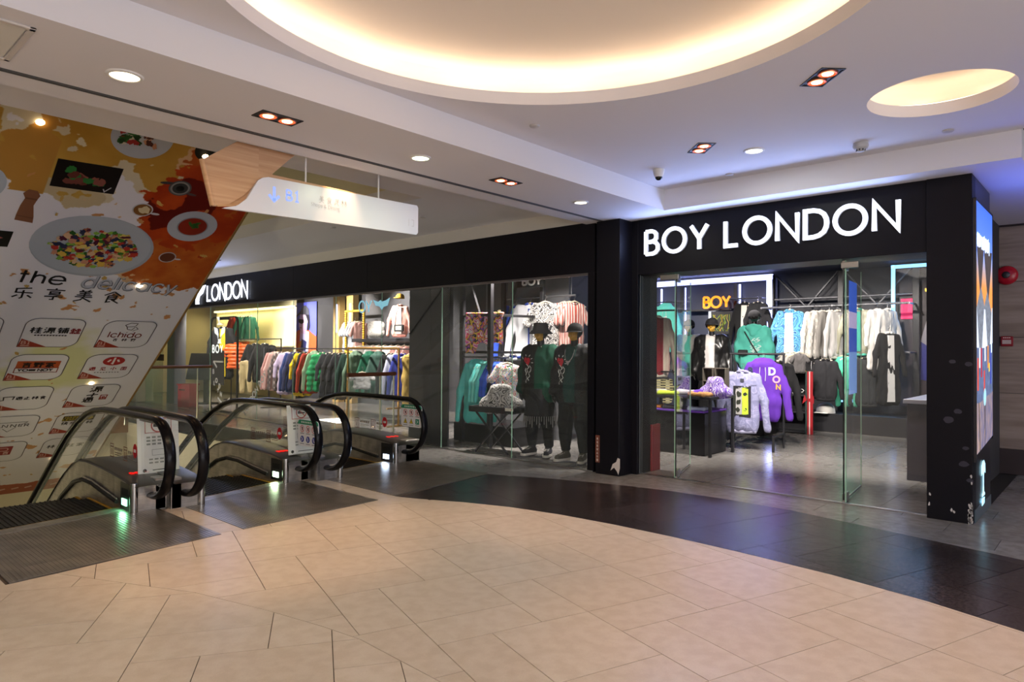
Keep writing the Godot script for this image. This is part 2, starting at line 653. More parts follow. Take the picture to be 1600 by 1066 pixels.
func words(g: G, s: String, at: Vector2, size: float, w: float, xf: Transform3D, z0: float, z1: float, gap := 0.2, wide := 1.0, slant := 0.0) -> float:
	var x := at.x
	for ch in s:
		if ch == " ":
			x += size * 0.5 * wide
		elif LETTERS.has(ch):
			x += letter(g, LETTERS[ch], Vector2(x, at.y), size * wide, size, w, xf, z0, z1, slant) + size * gap
	return x - at.x

func hanzi(g: G, keys: Array, at: Vector2, size: float, w: float, step: float, xf: Transform3D, z0: float, z1: float, slant := 0.0, wide := 1.0) -> void:
	for i in keys.size():
		if HANZI.has(keys[i]):
			letter(g, HANZI[keys[i]], at + Vector2(step * i, 0), size * 0.1 * wide, size * 0.1, w, xf, z0, z1, slant)

func typed(s: String, size: float, depth := 0.004, bold := false) -> TextMesh:
	var t := TextMesh.new()
	var f := SystemFont.new()
	f.font_names = PackedStringArray(["Droid Sans"])
	if bold:
		f.font_weight = 700
	t.font = f
	t.text = s
	t.font_size = 32
	t.pixel_size = size / 32.0
	t.depth = depth
	t.curve_step = 2.0
	return t

# the height of a mesh's front at a point of its plan, to lay prints on cloth
var fronts := {}
func front(m: ArrayMesh, x: float, y: float, back := false) -> float:
	if not fronts.has(m):
		fronts[m] = m.surface_get_arrays(0)[Mesh.ARRAY_VERTEX]
	var best := 1e9
	var z := 0.0
	for p in fronts[m]:
		if (p.z < 0.0) != back:
			continue
		var e: float = (p.x - x) * (p.x - x) + (p.y - y) * (p.y - y)
		if e < best:
			best = e
			z = p.z
	return z

func drape(g: G, m: ArrayMesh, off: Vector3, sc: Vector3, lift := 0.004, back := false) -> void:
	var seen_ := {}
	for i in g.v.size():
		var p := g.v[i]
		var key := Vector2i(int(p.x * 500), int(p.y * 500))
		if not seen_.has(key):
			seen_[key] = front(m, (p.x - off.x) / sc.x, (p.y - off.y) / sc.y, back) * sc.z + off.z
		g.v[i].z = seen_[key] - lift - p.z if back else seen_[key] + lift + p.z

func letters(t: Node3D, m: Material, s: String, at: Vector2, size: float, w: float, xf: Transform3D, z0: float, z1: float, gap := 0.2, wide := 1.0) -> void:   # each letter a part
	var x := at.x
	for ch in s:
		if LETTERS.has(ch):
			var g := G.new()
			x += letter(g, LETTERS[ch], Vector2(x, at.y), size * wide, size, w, xf, z0, z1) + size * gap
			part("letter", g, m, t)
		else:
			x += size * 0.5 * wide

# ------------------------------------------------------------------ the scene
func _ready() -> void:
	rng.seed = 20
	folds.seed = 3
	folds.frequency = 0.11
	folds.fractal_octaves = 2
	var cam := Camera3D.new()
	cam.name = "camera"
	add_child(cam)
	cam.fov = 53.29
	cam.position = Vector3(0, 1.5, 0)
	cam.rotation_degrees = Vector3(0.746, 42.104, 0.365)
	cam.current = true
	var we := WorldEnvironment.new()
	we.name = "surroundings"
	var env := Environment.new()
	env.background_mode = Environment.BG_COLOR
	env.background_color = Color(0, 0, 0)
	env.tonemap_mode = Environment.TONE_MAPPER_LINEAR
	env.tonemap_exposure = 1.0
	env.sdfgi_enabled = true
	env.ssao_enabled = true
	env.ssil_enabled = true
	we.environment = env
	add_child(we)
	# ceiling panels added out of view as fill light
	fill_panel("wide square added fill light panel in the hall behind the viewer", Vector3(1.6, 3.25, 1.6), 2.4, HALL)
	fill_panel("square added fill light panel in the hall right of the view", Vector3(3.6, 3.25, -2.6), 2.0, HALL)
	fill_panel("square added fill light panel in the hall left behind the viewer", Vector3(-2.6, 3.25, 2.4), 2.0, HALL)
	fill_panel("small square unseen ceiling light panel in the side corridor past the black column", Vector3(1.6, 3.06, -8.9), 0.9, HALL * 0.7)
	# unseen glowing panel added right of the view to brighten ceiling and beam
	var w := thing("east_fill_panel", "long glowing fill panel added out of view at the right of the hall", "fill light", Vector3(5.96, 1.4, -0.5))
	part("frame", gbox(Vector3(0.0, 0, 0), Vector3(0.08, 2.6, 9.4), 0.01), mat("white_metal", Color("e8e6e2"), 0.5), w)
	part("lit_panel", gbox(Vector3(-0.05, 0, 0), Vector3(0.04, 2.4, 9.2), 0.01), glow("east_fill_glow", Color(0.97, 0.97, 1.0), 0.8), w)
	area(Vector3(5.86, 1.4, -0.5), Vector3(-1, 0.03, 0), Vector2(9.2, 2.4), EAST, Color(0.95, 0.97, 1.0))
	build_floor()
	build_ceiling()
	build_walls()
	well_end_fill_lamps()
	build_front()
	build_escalators()
	build_mural()
	build_lamps()
	build_hall_things()
	build_shop()

func area(at: Vector3, towards: Vector3, size: Vector2, e: float, c: Color, upwards := Vector3.ZERO) -> void:
	var l := AreaLight3D.new()
	l.name = "area_lamp"
	add_child(l, true)
	l.area_size = size
	l.light_energy = e
	l.light_color = c
	l.area_range = 30.0
	l.shadow_enabled = true
	var up := upwards if upwards != Vector3.ZERO else (Vector3.UP if absf(towards.normalized().y) < 0.95 else Vector3.BACK)
	l.look_at_from_position(at, at + towards, up)

func spot(at: Vector3, towards: Vector3, angle: float, e: float, c: Color, soft := 0.6, size := 0.03, parent: Node = null) -> void:
	var l := SpotLight3D.new()
	l.name = "spot_lamp"
	(parent if parent else self).add_child(l, true)
	l.spot_angle = angle
	l.spot_angle_attenuation = soft
	l.light_energy = e
	l.light_color = c
	l.light_size = size
	l.spot_range = 30.0
	l.spot_attenuation = 2.0
	l.shadow_enabled = true
	var up := Vector3.UP if absf(towards.normalized().y) < 0.95 else Vector3.BACK
	l.look_at_from_position(at, at + towards, up)

func fill_panel(label: String, at: Vector3, s: float, e: float) -> void:
	var t := thing("unseen_ceiling_light", label, "light", at)
	part("frame", gbox(Vector3(0, 0.03, 0), Vector3(s + 0.1, 0.05, s + 0.1), 0.01), mat("white_metal", Color("e8e6e2"), 0.5), t)
	part("diffuser", gbox(Vector3(0, 0.0, 0), Vector3(s, 0.02, s), 0.004), glow("fill_panel_glow", Color(1.0, 0.93, 0.84), 1.0), t)
	area(at + Vector3(0, -0.03, 0), Vector3.DOWN, Vector2(s, s), e, Color(1.0, 0.97, 0.95))

const HALL := 3.4
const EAST := 21.0
const FL := Transform3D(Vector3(1, 0, 0), Vector3(0, 0, -1), Vector3(0, 1, 0), Vector3.ZERO)   # plans are drawn as (x, -z), upwards is up

func pv(a: Array) -> PackedVector2Array:
	var out := PackedVector2Array()
	for i in range(0, a.size(), 2):
		out.append(Vector2(a[i], a[i + 1]))
	return out

func rect_poly(x0: float, x1: float, d0: float, d1: float) -> PackedVector2Array:
	return pv([x0, d0, x1, d0, x1, d1, x0, d1])

func lay(cells: Array, region: PackedVector2Array, ms: Array, parent: Node, called := "tile") -> void:   # tiles cut to a region, a few millimetres apart
	for poly in cells:
		var cut := Geometry2D.intersect_polygons(poly, region)
		for q in cut:
			var area_ := 0.0
			for i in q.size():
				area_ += q[i].cross(q[(i + 1) % q.size()])
			if absf(area_) < 0.004:
				continue
			if area_ < 0:
				q.reverse()
			for s in Geometry2D.offset_polygon(q, -0.0022):
				var g := G.new()
				g.prism(s, -0.012, rng.randf_range(-0.0003, 0.0003), FL, false)
				part(called, g, ms[rng.randi() % ms.size()], parent)

func hopscotch(o: Vector2, deg: float, u: float, reach: int, box: Rect2) -> Array:   # one square and two half tiles, repeated
	var out := []
	var cx := Vector2(u, 0).rotated(deg_to_rad(deg))
	var ry := Vector2(0, u).rotated(deg_to_rad(deg))
	for a in range(-reach, reach):
		for b in range(-reach, reach):
			var i := a - 2 * b
			var j := 3 * a + 2 * b
			for r in [[0, -2, 2, 2], [0, 0, 1, 2], [1, 0, 2, 1]]:
				var p := PackedVector2Array()
				for k in [[0, 0], [1, 0], [1, 1], [0, 1]]:
					p.append(o + cx * (i + r[0] + r[2] * k[0]) + ry * (j + r[1] + r[3] * k[1]))
				if box.grow(0.7).has_point(p[0]):
					out.append(p)
	return out

func courses(x0: float, x1: float, d0: float, d1: float, sx: float, sd: float, stagger := 0.0) -> Array:
	var out := []
	var row := 0
	var d := d0
	while d < d1 - 0.01:
		var x := x0 - fmod(row * stagger, sx)
		while x < x1 - 0.01:
			out.append(rect_poly(x, x + sx, d, d + sd))
			x += sx
		d += sd
		row += 1
	return out

func build_floor() -> void:
	var root := struct_root("floor", "polished stone floor of the hall, the escalator landing and the shop")
	var grout := mat("grout", Color("5a4c42"), 0.9)
	var dark_grout := mat("dark_grout", Color("1d1a1a"), 0.9)
	var sl := G.new()
	for r in [[-6.62, 6.2, -4.9, 5.2], [-24.2, -6.62, -0.62, 5.2]]:
		sl.box(Vector3((r[0] + r[1]) / 2, -0.156, (r[2] + r[3]) / 2), Vector3(r[1] - r[0], 0.3, r[3] - r[2]))
	part("slab", sl, grout, root)
	sl = G.new()
	for r in [[-6.62, 6.2, -10.6, -4.9], [-24.2, -6.62, -14.9, -6.0], [-6.62, 6.2, -14.9, -10.6]]:
		sl.box(Vector3((r[0] + r[1]) / 2, -0.156, (r[2] + r[3]) / 2), Vector3(r[1] - r[0], 0.3, r[3] - r[2]))
	part("slab", sl, dark_grout, root)
	var beige := []
	for i in 5:
		var m := tiled("beige_stone_%d" % i, "stone", Color("e2dcd3").lightened([0.0, 0.08, 0.14, 0.04, 0.11][i]), 0.3, 0.9)
		m.metallic_specular = 0.35
		beige.append(m)
	var dark := []
	for i in 4:
		dark.append(tiled("dark_granite_%d" % i, "granite", Color("ffffff").darkened([0.0, 0.12, 0.05, 0.2][i]), 0.26, 1.3))
	for m in dark:
		m.normal_enabled = true
		m.normal_texture = tex("ripple")
		m.normal_scale = 0.25
	var grey := []
	for i in 4:
		grey.append(tiled("grey_stone_%d" % i, "grey_stone", Color("ffffff").darkened([0.06, 0.1, 0.02, 0.13][i]), 0.24, 0.8))
	var bound := [-5.26, 1.34, -4.69, 1.6, -4.24, 1.81, -3.65, 1.97, -3.22, 2.06, -2.94, 2.1, -2.3, 2.08, -1.6, 1.97, -0.9, 1.72, 0.0, 1.2, 0.8, 0.5]
	var arc := [-5.5, 4.37, -5.28, 4.45, -4.84, 4.66, -4.38, 4.82, -3.85, 4.92, -3.28, 4.96, -2.7, 4.96, -2.17, 4.93, -1.48, 4.86, -0.89, 4.74, -0.41, 4.58, 0.3, 4.25, 1.2, 3.6, 2.2, 2.6]
	var right_region := pv(bound + [2.2, 0.5] ) 
	right_region = pv(bound)
	var back := pv(arc)
	back.reverse()
	right_region.append_array(back)
	right_region.append_array(pv([-7.0, 4.37, -7.0, 4.13, -5.51, 4.13, -5.43, 2.71, -6.64, 2.71, -6.64, 2.51, -5.41, 2.51]))
	lay(hopscotch(Vector2(-2.30, 3.21), -18.4, 0.311, 14, Rect2(-7.2, 0.2, 9.6, 4.9)), right_region, beige, root)
	var left_region := pv([-6.7, 1.06, -5.24, 1.06])
	left_region.append_array(pv(bound))
	left_region.append_array(pv([0.8, -1.2, -6.7, -1.2]))
	lay(hopscotch(Vector2(-3.78, 1.36), -32.0, 0.311, 14, Rect2(-6.8, -1.2, 7.6, 3.4)), left_region, beige, root)
	var outer := [-5.72, 5.91, -5.43, 6.03, -4.95, 6.23, -4.51, 6.37, -4.05, 6.49, -3.61, 6.56, -3.0, 6.59, -2.36, 6.56, -1.52, 6.38, -0.56, 6.16, 0.4, 5.75, 1.4, 5.1, 2.4, 4.2]
	var dark_region := pv(arc)
	var ob := pv(outer)
	ob.reverse()
	dark_region.append_array(ob)
	lay(hopscotch(Vector2(-2.1, 5.2), -18.4, 0.311, 14, Rect2(-5.9, 2.6, 8.4, 4.2)), dark_region, dark, root)
	var grey_region := pv(outer)
	grey_region.append_array(pv([2.4, 10.4, -1.0, 10.4, -1.0, 7.24, -4.48, 7.24, -4.48, 6.93, -12.0, 6.93, -12.0, 6.02, -7.1, 6.02, -7.1, 5.96, -5.74, 5.93]))
	lay(courses(-12.0, 2.4, 3.96, 10.4, 1.05, 0.39, 0.4), grey_region, grey, root)
	var shop := []
	for i in 3:
		shop.append(tiled("shop_stone_%d" % i, "grey_stone", Color("ffffff").darkened([0.0, 0.06, 0.1][i]), 0.22, 0.8))
	lay(courses(-4.48, -1.3, 7.26, 14.6, 0.9, 0.6), rect_poly(-8.5, -1.3, 7.26, 14.6), shop, root)
	lay(courses(-8.98, -4.48, 7.26, 14.6, 0.9, 0.6), rect_poly(-8.5, -4.48, 7.26, 14.6), shop, root)
	lay(courses(-9.0, -4.5, 6.96, 7.26, 0.9, 0.3), rect_poly(-9.0, -4.52, 6.96, 7.25), shop, root)
	lay(courses(-17.0, -8.5, 6.96, 11.2, 0.9, 0.6), rect_poly(-17.0, -8.52, 6.96, 11.2), shop, root)
	# plain floor beyond what the tiles cover
	var rest := G.new()
	for r in [[0.8, 6.0, -2.6, 5.0], [-6.6, 0.8, 1.2, 5.0], [2.2, 6.0, -10.4, -2.6], [-24.0, -6.7, -0.62, 5.0]]:
		rest.box(Vector3((r[0] + r[1]) / 2, -0.008, (r[2] + r[3]) / 2), Vector3(r[1] - r[0], 0.016, r[3] - r[2]))
	part("paving", rest, beige[1], root)
	rest = G.new()
	for r in [[-24.0, -12.0, -6.93, -6.02], [-24.0, -17.0, -11.2, -6.96]]:
		rest.box(Vector3((r[0] + r[1]) / 2, -0.008, (r[2] + r[3]) / 2), Vector3(r[1] - r[0], 0.016, r[3] - r[2]))
	part("paving", rest, grey[0], root)
	# the metal sill under the shop's glass
	var sill := G.new()
	sill.box(Vector3(-2.92, 0.004, -7.225), Vector3(3.14, 0.012, 0.05), 0.003)
	sill.box(Vector3(-10.4, 0.006, -6.94), Vector3(11.0, 0.014, 0.05), 0.003)
	part("sill", sill, mat("steel", Color("a7a6a3"), 0.3, 1.0), root)

func build_ceiling() -> void:
	var white := mat("ceiling_paint", Color("dedce0"), 0.85)
	var root := struct_root("ceiling", "white plaster ceiling of the hall with round light coves and stepped soffits")
	var slab := CSGCombiner3D.new()
	slab.name = "slab"
	root.add_child(slab)
	var b := CSGBox3D.new()
	b.name = "board"
	b.size = Vector3(9.95, 0.09, 12.0)
	b.position = Vector3(1.125, 3.355, -0.8)
	b.material = white
	slab.add_child(b)
	for h in [[Vector3(-2.10, 3.355, -2.57), 1.68], [Vector3(-0.97, 3.355, -5.54), 0.452]]:
		var c := CSGCylinder3D.new()
		c.name = "cutout"
		c.radius = h[1]
		c.height = 0.4
		c.sides = 128
		c.position = h[0]
		c.operation = CSGShape3D.OPERATION_SUBTRACTION
		c.material = white
		c.smooth_faces = true
		slab.add_child(c)
	slab.set_meta("kind", "structure")
	# cove domes above the two cut-outs
	var cove := mat("cove_paint", Color("efe6dc"), 0.9)
	for h in [[Vector3(-2.10, 0, -2.57), 2.0, 3.62], [Vector3(-0.97, 0, -5.54), 0.6, 3.58]]:
		var g := G.new()
		var r: float = h[1]
		var y: float = h[2]
		var prof := [Vector2(0.001, y), Vector2(r * 0.5, y), Vector2(r - 0.08, y)]
		for i in 7:
			var a := PI * 0.5 * i / 6
			prof.append(Vector2(r - 0.08 + sin(a) * 0.08, y - 0.08 + cos(a) * 0.08))
		prof.append(Vector2(r, 3.4))
		g.lathe(prof, 96, Transform3D(Basis(), h[0]))
		struct("cove", g, cove, root)
	# soffits: the beam beside the escalators, the ledge over the shop sign
	var so := G.new()
	so.box(Vector3(-4.285, 3.21, -0.92), Vector3(0.87, 0.26, 12.4))
	struct("soffit", so, white, root)
	so = G.new()
	so.box(Vector3(-2.235, 3.21, -7.4), Vector3(3.23, 0.26, 1.2))
	struct("soffit", so, white, root)
	so = G.new()
	so.box(Vector3(2.7, 3.21, -8.9), Vector3(6.65, 0.22, 3.2))
	so.box(Vector3(-0.9, 3.21, -9.25), Vector3(0.6, 0.22, 2.5))
	struct("soffit", so, white, root)
	so = G.new()
	so.box(Vector3(-4.90, 3.2, -0.92), Vector3(0.24, 0.24, 12.4))
	struct("soffit", so, white, root)
	struct("slot", gbox(Vector3(-4.75, 3.24, -0.92), Vector3(0.07, 0.1, 12.4)), mat("slot_dark", Color("4a4643"), 0.8), root)
	var tr := G.new()
	for x in [-4.735, -4.765]:
		tr.box(Vector3(x, 3.085, -1.0), Vector3(0.008, 0.02, 12.2))
	struct("slot_trim", tr, mat("trim_dark", Color("55514d"), 0.5), root)
	# lower ceiling round the escalator well
	so = G.new()
	so.box(Vector3(-5.575, 3.38, -0.92), Vector3(1.11, 0.2, 12.4))
	so.box(Vector3(-15.1, 3.38, -6.1), Vector3(18.2, 0.2, 1.8))
	so.box(Vector3(-15.1, 3.38, 2.4), Vector3(18.2, 0.2, 5.6))
	struct("well_ceiling", so, white, root)
	var cream := mat("cream_paint", Color("d8cfae"), 0.85)
	so = G.new()
	so.box(Vector3(-15.1, 4.4, -5.26), Vector3(18.0, 1.9, 0.12))
	so.box(Vector3(-6.08, 4.4, -2.4), Vector3(0.1, 1.9, 5.8))
	so.box(Vector3(-15.1, 4.4, -0.36), Vector3(18.0, 1.9, 0.12))
	so.box(Vector3(-15.1, 5.4, -2.8), Vector3(18.4, 0.1, 5.6))
	struct("well_upstand", so, cream, root)
	# shop ceiling
	var black := mat("shop_ceiling_paint", Color("34353a"), 0.8)
	so = G.new()
	so.box(Vector3(-12.6, 3.2, -10.95), Vector3(23.0, 0.1, 7.7))
	struct("shop_ceiling", so, black, root)

func build_walls() -> void:
	var white := mat("ceiling_paint", Color("dedce0"), 0.85)
	var cream := mat("cream_paint", Color("d8cfae"), 0.85)
	var char_ := mat("charcoal_wall", Color("3a3b40"), 0.75)
	var black := mat("black_panel", Color("15141a"), 0.42)
	struct("wall_south", span(-24.2, 6.2, -0.3, 5.5, 5.0, 5.2), white).set_meta("label", "plain white wall of the hall behind the viewer")
	struct("wall_east", span(6.0, 6.2, -0.3, 3.5, -10.6, 5.0), white).set_meta("label", "plain white wall at the right end of the hall")
	struct("wall_west", span(-24.4, -24.2, -5.0, 5.5, -15.0, 5.2), cream).set_meta("label", "cream wall at the far left end of the mall")
	# wood-clad wall beyond the black column
	var w := struct_root("wall_north", "wood-grain laminate wall beside the black column, dark band above and below")
	var wood := mat("wood_laminate", Color("ffffff"), 0.45)
	wood.albedo_texture = tex("wood")
	wood.uv1_triplanar = true
	wood.uv1_world_triplanar = true
	wood.uv1_scale = Vector3(0.7, 0.7, 0.7)
	part("lining", span(-1.3, 6.0, 0.0, 3.3, -10.62, -10.44), char_, w)
	var y := 0.31
	while y < 3.0:
		var g := gbox(Vector3(2.35, y + 0.3455, -10.43), Vector3(7.3, 0.688, 0.03), 0.002)
		part("panel", g, wood, w)
		y += 0.6925
	var brown := mat("dark_brown", Color("33282a"), 0.5)
	part("top_band", span(-1.3, 6.0, 3.085, 3.3, -10.44, -10.405), brown, w)
	struct("baseboard_north", span(-1.3, 6.0, 0.0, 0.31, -10.44, -10.39, 0.004), brown).set_meta("label", "tall dark brown skirting under the wood-grain wall")
	# shop walls
	struct("wall_shop_back", span(-8.7, -1.2, 0, 3.2, -14.8, -14.6), char_).set_meta("label", "charcoal back wall of the right half of the shop")
	struct("wall_shop_left_back", span(-24.2, -8.7, 0, 3.2, -11.4, -11.2), char_).set_meta("label", "charcoal back wall of the left half of the shop")
	struct("wall_shop_step", span(-8.75, -8.6, 0, 3.2, -14.7, -11.2), char_).set_meta("label", "short charcoal wall where the shop gets deeper")
	struct("wall_shop_right", span(-1.3, -1.18, 0, 3.2, -14.8, -8.1), char_).set_meta("label", "charcoal side wall behind the black column")
	struct("wall_lower_north", span(-24.2, -6.6, -5.0, -0.02, -6.2, -6.0), cream).set_meta("label", "cream side of the escalator well towards the shop")
	struct("wall_lower_south", span(-24.2, -6.6, -5.0, -0.02, -0.62, -0.45), cream).set_meta("label", "cream side of the escalator well nearest the viewer")
	struct("wall_lower_west", span(-18.2, -18.0, -5.0, -0.3, -6.0, -0.6), cream).set_meta("label", "cream end wall of the escalator well")
	struct("wall_lower_east", span(-6.6, -6.4, -5.0, -0.3, -6.0, -0.6), cream).set_meta("label", "cream wall of the well under the landing")
	struct("floor_lower", span(-24.2, -6.4, -5.1, -4.8, -6.2, -0.4), mat("lower_floor", Color("bdb29a"), 0.5)).set_meta("label", "floor of the basement at the foot of the escalators")
	struct("trim_well", span(-18.0, -17.9, -0.55, 0.0, -6.0, -0.6), mat("oak_edge", Color("9c6a2f"), 0.5)).set_meta("label", "brown wooden edge along the far end of the well")
	var pl := thing("well_fill_lamp", "long added fill lamp on the well's near side under the landing floor", "light", Vector3(-11, -1.4, -0.7))  # lamp added out of sight to light the well
	part("housing", gbox(Vector3(0, 0, 0.02), Vector3(3.0, 0.2, 0.06), 0.01), mat("white_metal", Color("e8e6e2"), 0.5), pl)
	part("diffuser", gbox(Vector3(0, 0, -0.02), Vector3(2.9, 0.16, 0.03), 0.01), glow("well_fill_glow", Color(1.0, 0.93, 0.75), 1.0), pl)
	area(Vector3(-11, -1.4, -0.76), Vector3(-0.1, 0.35, -1), Vector2(2.9, 0.16), WELL, Color(1.0, 0.92, 0.72))

func well_end_fill_lamps() -> void:  # lamps added out of sight to brighten the well and its ceiling
	var pl := thing("well_fill_lamp", "long added fill lamp on the well's wall below the landing's edge", "light", Vector3(-6.66, -1.3, -3.3), -PI / 2)
	part("housing", gbox(Vector3(0, 0, 0.02), Vector3(4.6, 0.2, 0.06), 0.01), mat("white_metal", Color("e8e6e2"), 0.5), pl)
	part("diffuser", gbox(Vector3(0, 0, 0.055), Vector3(4.5, 0.16, 0.03), 0.01), glow("well_fill_glow", Color(1.0, 0.93, 0.75), 1.0), pl)
	area(Vector3(-6.74, -1.3, -3.3), Vector3(-1, 0.05, 0), Vector2(4.5, 0.16), WELL * 0.8, Color(1.0, 0.94, 0.76))
	pl = thing("well_fill_lamp", "long added fill uplight on the far end wall of the well behind the poster", "light", Vector3(-17.94, -0.7, -3.0), PI / 2)
	part("housing", gbox(Vector3(0, 0, -0.02), Vector3(3.0, 0.2, 0.06), 0.01), mat("white_metal", Color("e8e6e2"), 0.5), pl)
	part("diffuser", gbox(Vector3(0, 0, 0.025), Vector3(2.9, 0.16, 0.03), 0.01), glow("well_fill_glow", Color(1.0, 0.93, 0.75), 1.0), pl)
	area(Vector3(-17.86, -0.68, -3.0), Vector3(1, 0.55, -0.2), Vector2(2.9, 0.16), WELL, Color(1.0, 0.97, 0.9))

const WELL := 30.0

func build_front() -> void:
	var black := mat("black_panel", Color("15141a"), 0.42)
	black.metallic_specular = 0.28
	var steel := mat("steel", Color("a7a6a3"), 0.3, 1.0)
	# left run: fascia over the glass
	var w := struct_root("wall_front_left", "black fascia over the shop windows along the escalators")
	var x := -24.0
	while x < -4.9:
		part("fascia_panel", span(x, minf(x + 2.4, -4.885) - 0.003, 2.47, 3.1, -7.2, -6.93, 0.002), black, w)
		x += 2.4
	part("end_panel", span(-4.985, -4.885, 0.0, 2.468, -7.2, -6.92, 0.003), black, w)
	part("head_track", span(-24.0, -4.99, 2.44, 2.468, -6.96, -6.93), mat("track_grey", Color("77757a"), 0.4, 0.8), w)
	# the upstand above the fascia, up to the well ceiling
	struct("wall_upstand", span(-24.0, -5.02, 3.085, 3.30, -7.2, -6.94), mat("plaster_warm", Color("d6d2c9"), 0.85)).set_meta("label", "pale plaster strip between the black fascia and the well ceiling")
	# pillar between the two shop fronts
	var p := struct_root("pillar_middle", "black clad pillar between the window run and the entrance")
	part("recess", span(-4.885, -4.82, 0.0, 3.08, -7.25, -7.0), mat("slot_black", Color("0c0c0e"), 0.9), p)
	part("front_panel", span(-4.82, -4.484, 0.0, 3.08, -7.6, -6.87, 0.004), black, p)
	part("return_panel", span(-4.49, -4.40, 0.0, 3.08, -7.6, -7.14, 0.003), black, p)
	part("jamb", span(-4.44, -4.395, 0.0, 2.42, -7.26, -7.19, 0.003), mat("grey_jamb", Color("4a4e4f"), 0.35, 0.6), p)
	var ch := mat("bare_plaster", Color("c9c4c2"), 0.9)
	var chip := G.new()
	chip.prism(pv([-4.60, 0.06, -4.57, 0.14, -4.52, 0.17, -4.50, 0.22, -4.47, 0.21, -4.47, 0.1, -4.49, 0.02, -4.51, 0.06, -4.55, 0.1]), -6.873, -6.868)
	part("chipped_patch", chip, ch, p, "bare white patch where the paint has chipped off")
	# right run: deep black fascia with the sign
	var f := struct_root("wall_front_right", "black fascia over the glass entrance of the shop")
	part("fascia_panel", span(-4.40, -1.352, 2.42, 3.08, -7.6, -7.14, 0.003), black, f)
	var col := struct_root("pillar_right", "black column with a lightbox on its side and scuffed edges")
	part("front_panel", span(-1.35, -1.0, 0.0, 3.08, -7.3, -7.12, 0.004), black, col)
	part("core", span(-1.34, -1.02, 0.0, 3.08, -8.16, -7.3, 0.0), black, col)
	part("side_panel", span(-1.03, -1.0, 0.0, 3.08, -8.16, -7.13, 0.002), mat("black_side", Color("202027"), 0.35), col)
	var scuff := G.new()
	for i in 40:
		var q := blob(Vector2(-1.012 + rng.randf_range(-0.02, 0.01), rng.randf_range(0.0, 0.18) ), 0.006, 0.012, 0.5, 7)
		scuff.prism(q, -7.12, -7.1175)
	for e in [[-1.33, 0.13], [-1.325, 0.22], [-1.012, 0.42], [-1.008, 0.36], [-1.16, 0.10], [-1.14, 0.09]]:
		scuff.prism(blob(Vector2(e[0], e[1]), 0.008, 0.016, 0.4, 8), -7.12, -7.1175)
	part("scuffs", scuff, ch, col, "chips of bare plaster along the lower edges").set_meta("kind", "stuff")
	var dull := mat("dull_spot", Color("322f3d"), 0.6)
	for e in [[-1.15, 1.42, 0.022], [-1.03, 1.4, 0.025], [-1.11, 0.98, 0.026], [-1.18, 0.9, 0.035], [-1.05, 0.66, 0.02], [-1.065, 0.52, 0.032], [-1.02, 0.38, 0.022]]:
		var gg := G.new()
		gg.prism(blob(Vector2(e[0], e[1]), e[2] * 1.2, e[2] * 0.8, 0.12, 12), -7.12, -7.1185)
		part("glue_mark", gg, dull, col)
	part("kick_plate", span(-1.0, -0.992, 0.0, 0.11, -8.14, -7.2, 0.001), mat("kick_blue", Color("6f8593"), 0.3, 0.6), col)
	# glass of the window run
	var gl := glass("shop_glass", Color(0.93, 0.98, 0.95), 0.015)
	var edge := glass("glass_edge", Color(0.72, 0.9, 0.8), 0.55)
	var xs := [-17.2, -15.62, -13.42, -12.0, -10.55, -9.2, -7.71, -6.27, -4.99]
	for i in xs.size() - 1:
		var win := struct_root("window_%d" % (i + 1), "floor to ceiling glass pane of the shop front, pane %s from the black end panel" % ["eighth", "seventh", "sixth", "fifth", "fourth", "third", "second", "first"][i])
		part("pane", span(xs[i] + 0.004, xs[i + 1] - 0.004, 0.012, 2.455, -6.945, -6.944), gl, win)
		part("pane_edge", span(xs[i + 1] - 0.004, xs[i + 1] + 0.004, 0.012, 2.455, -6.952, -6.938), edge, win)
	# entrance: fixed pane, leaf half open, fixed pane, all frameless
	var e1 := struct_root("window_9", "fixed glass pane beside the black pillar at the entrance")
	part("pane", span(-4.39, -3.945, 0.012, 2.41, -7.226, -7.225), gl, e1)
	part("pane_edge", span(-3.945, -3.933, 0.012, 2.41, -7.232, -7.218), edge, e1)
	var e2 := struct_root("window_10", "fixed glass pane between the open door and the black column")
	part("pane", span(-2.06, -1.352, 0.012, 2.41, -7.226, -7.225), gl, e2)
	part("pane_edge", span(-2.072, -2.06, 0.012, 2.41, -7.232, -7.218), edge, e2)
	for d in [[-3.925, 1.21, "frameless glass door leaf folded inwards beside the left fixed pane", "door_1", 4.05], [-2.085, 1.40, "frameless glass door leaf folded inwards beside the black column", "door_2", 4.86]]:
		var door := struct_root(d[3], d[2])
		door.position = Vector3(d[0], 0, -7.22)
		var dx := -0.32 if d[3] == "door_1" else -0.10
		var dir := Vector3(dx, 0, -1).normalized()
		var bb := Basis(dir, Vector3.UP, dir.cross(Vector3.UP))
		part("pane", gbox(dir * 0.49 + Vector3(0, 1.21, 0), Vector3(0.96, 2.36, 0.001), 0.0, bb), gl, door)
		part("pane_edge", gbox(dir * 0.97 + Vector3(0, 1.21, 0), Vector3(0.012, 2.36, 0.012), 0.0, bb), edge, door)
		part("pane_edge", gbox(dir * 0.006 + Vector3(0, 1.21, 0), Vector3(0.012, 2.36, 0.012), 0.0, bb), mat("dark_edge", Color("0c1a1a"), 0.15), door)
		part("patch_hinge", gbox(dir * 0.1 + Vector3(0, 0.05, 0), Vector3(0.17, 0.09, 0.035), 0.004, bb), steel, door)
		part("patch_hinge", gbox(dir * 0.1 + Vector3(0, 2.365, 0), Vector3(0.17, 0.09, 0.035), 0.004, bb), steel, door)
		part("bottom_rail", gbox(dir * 0.5 + Vector3(0, 0.024, 0), Vector3(0.9, 0.02, 0.014), 0.002, bb), steel, door)
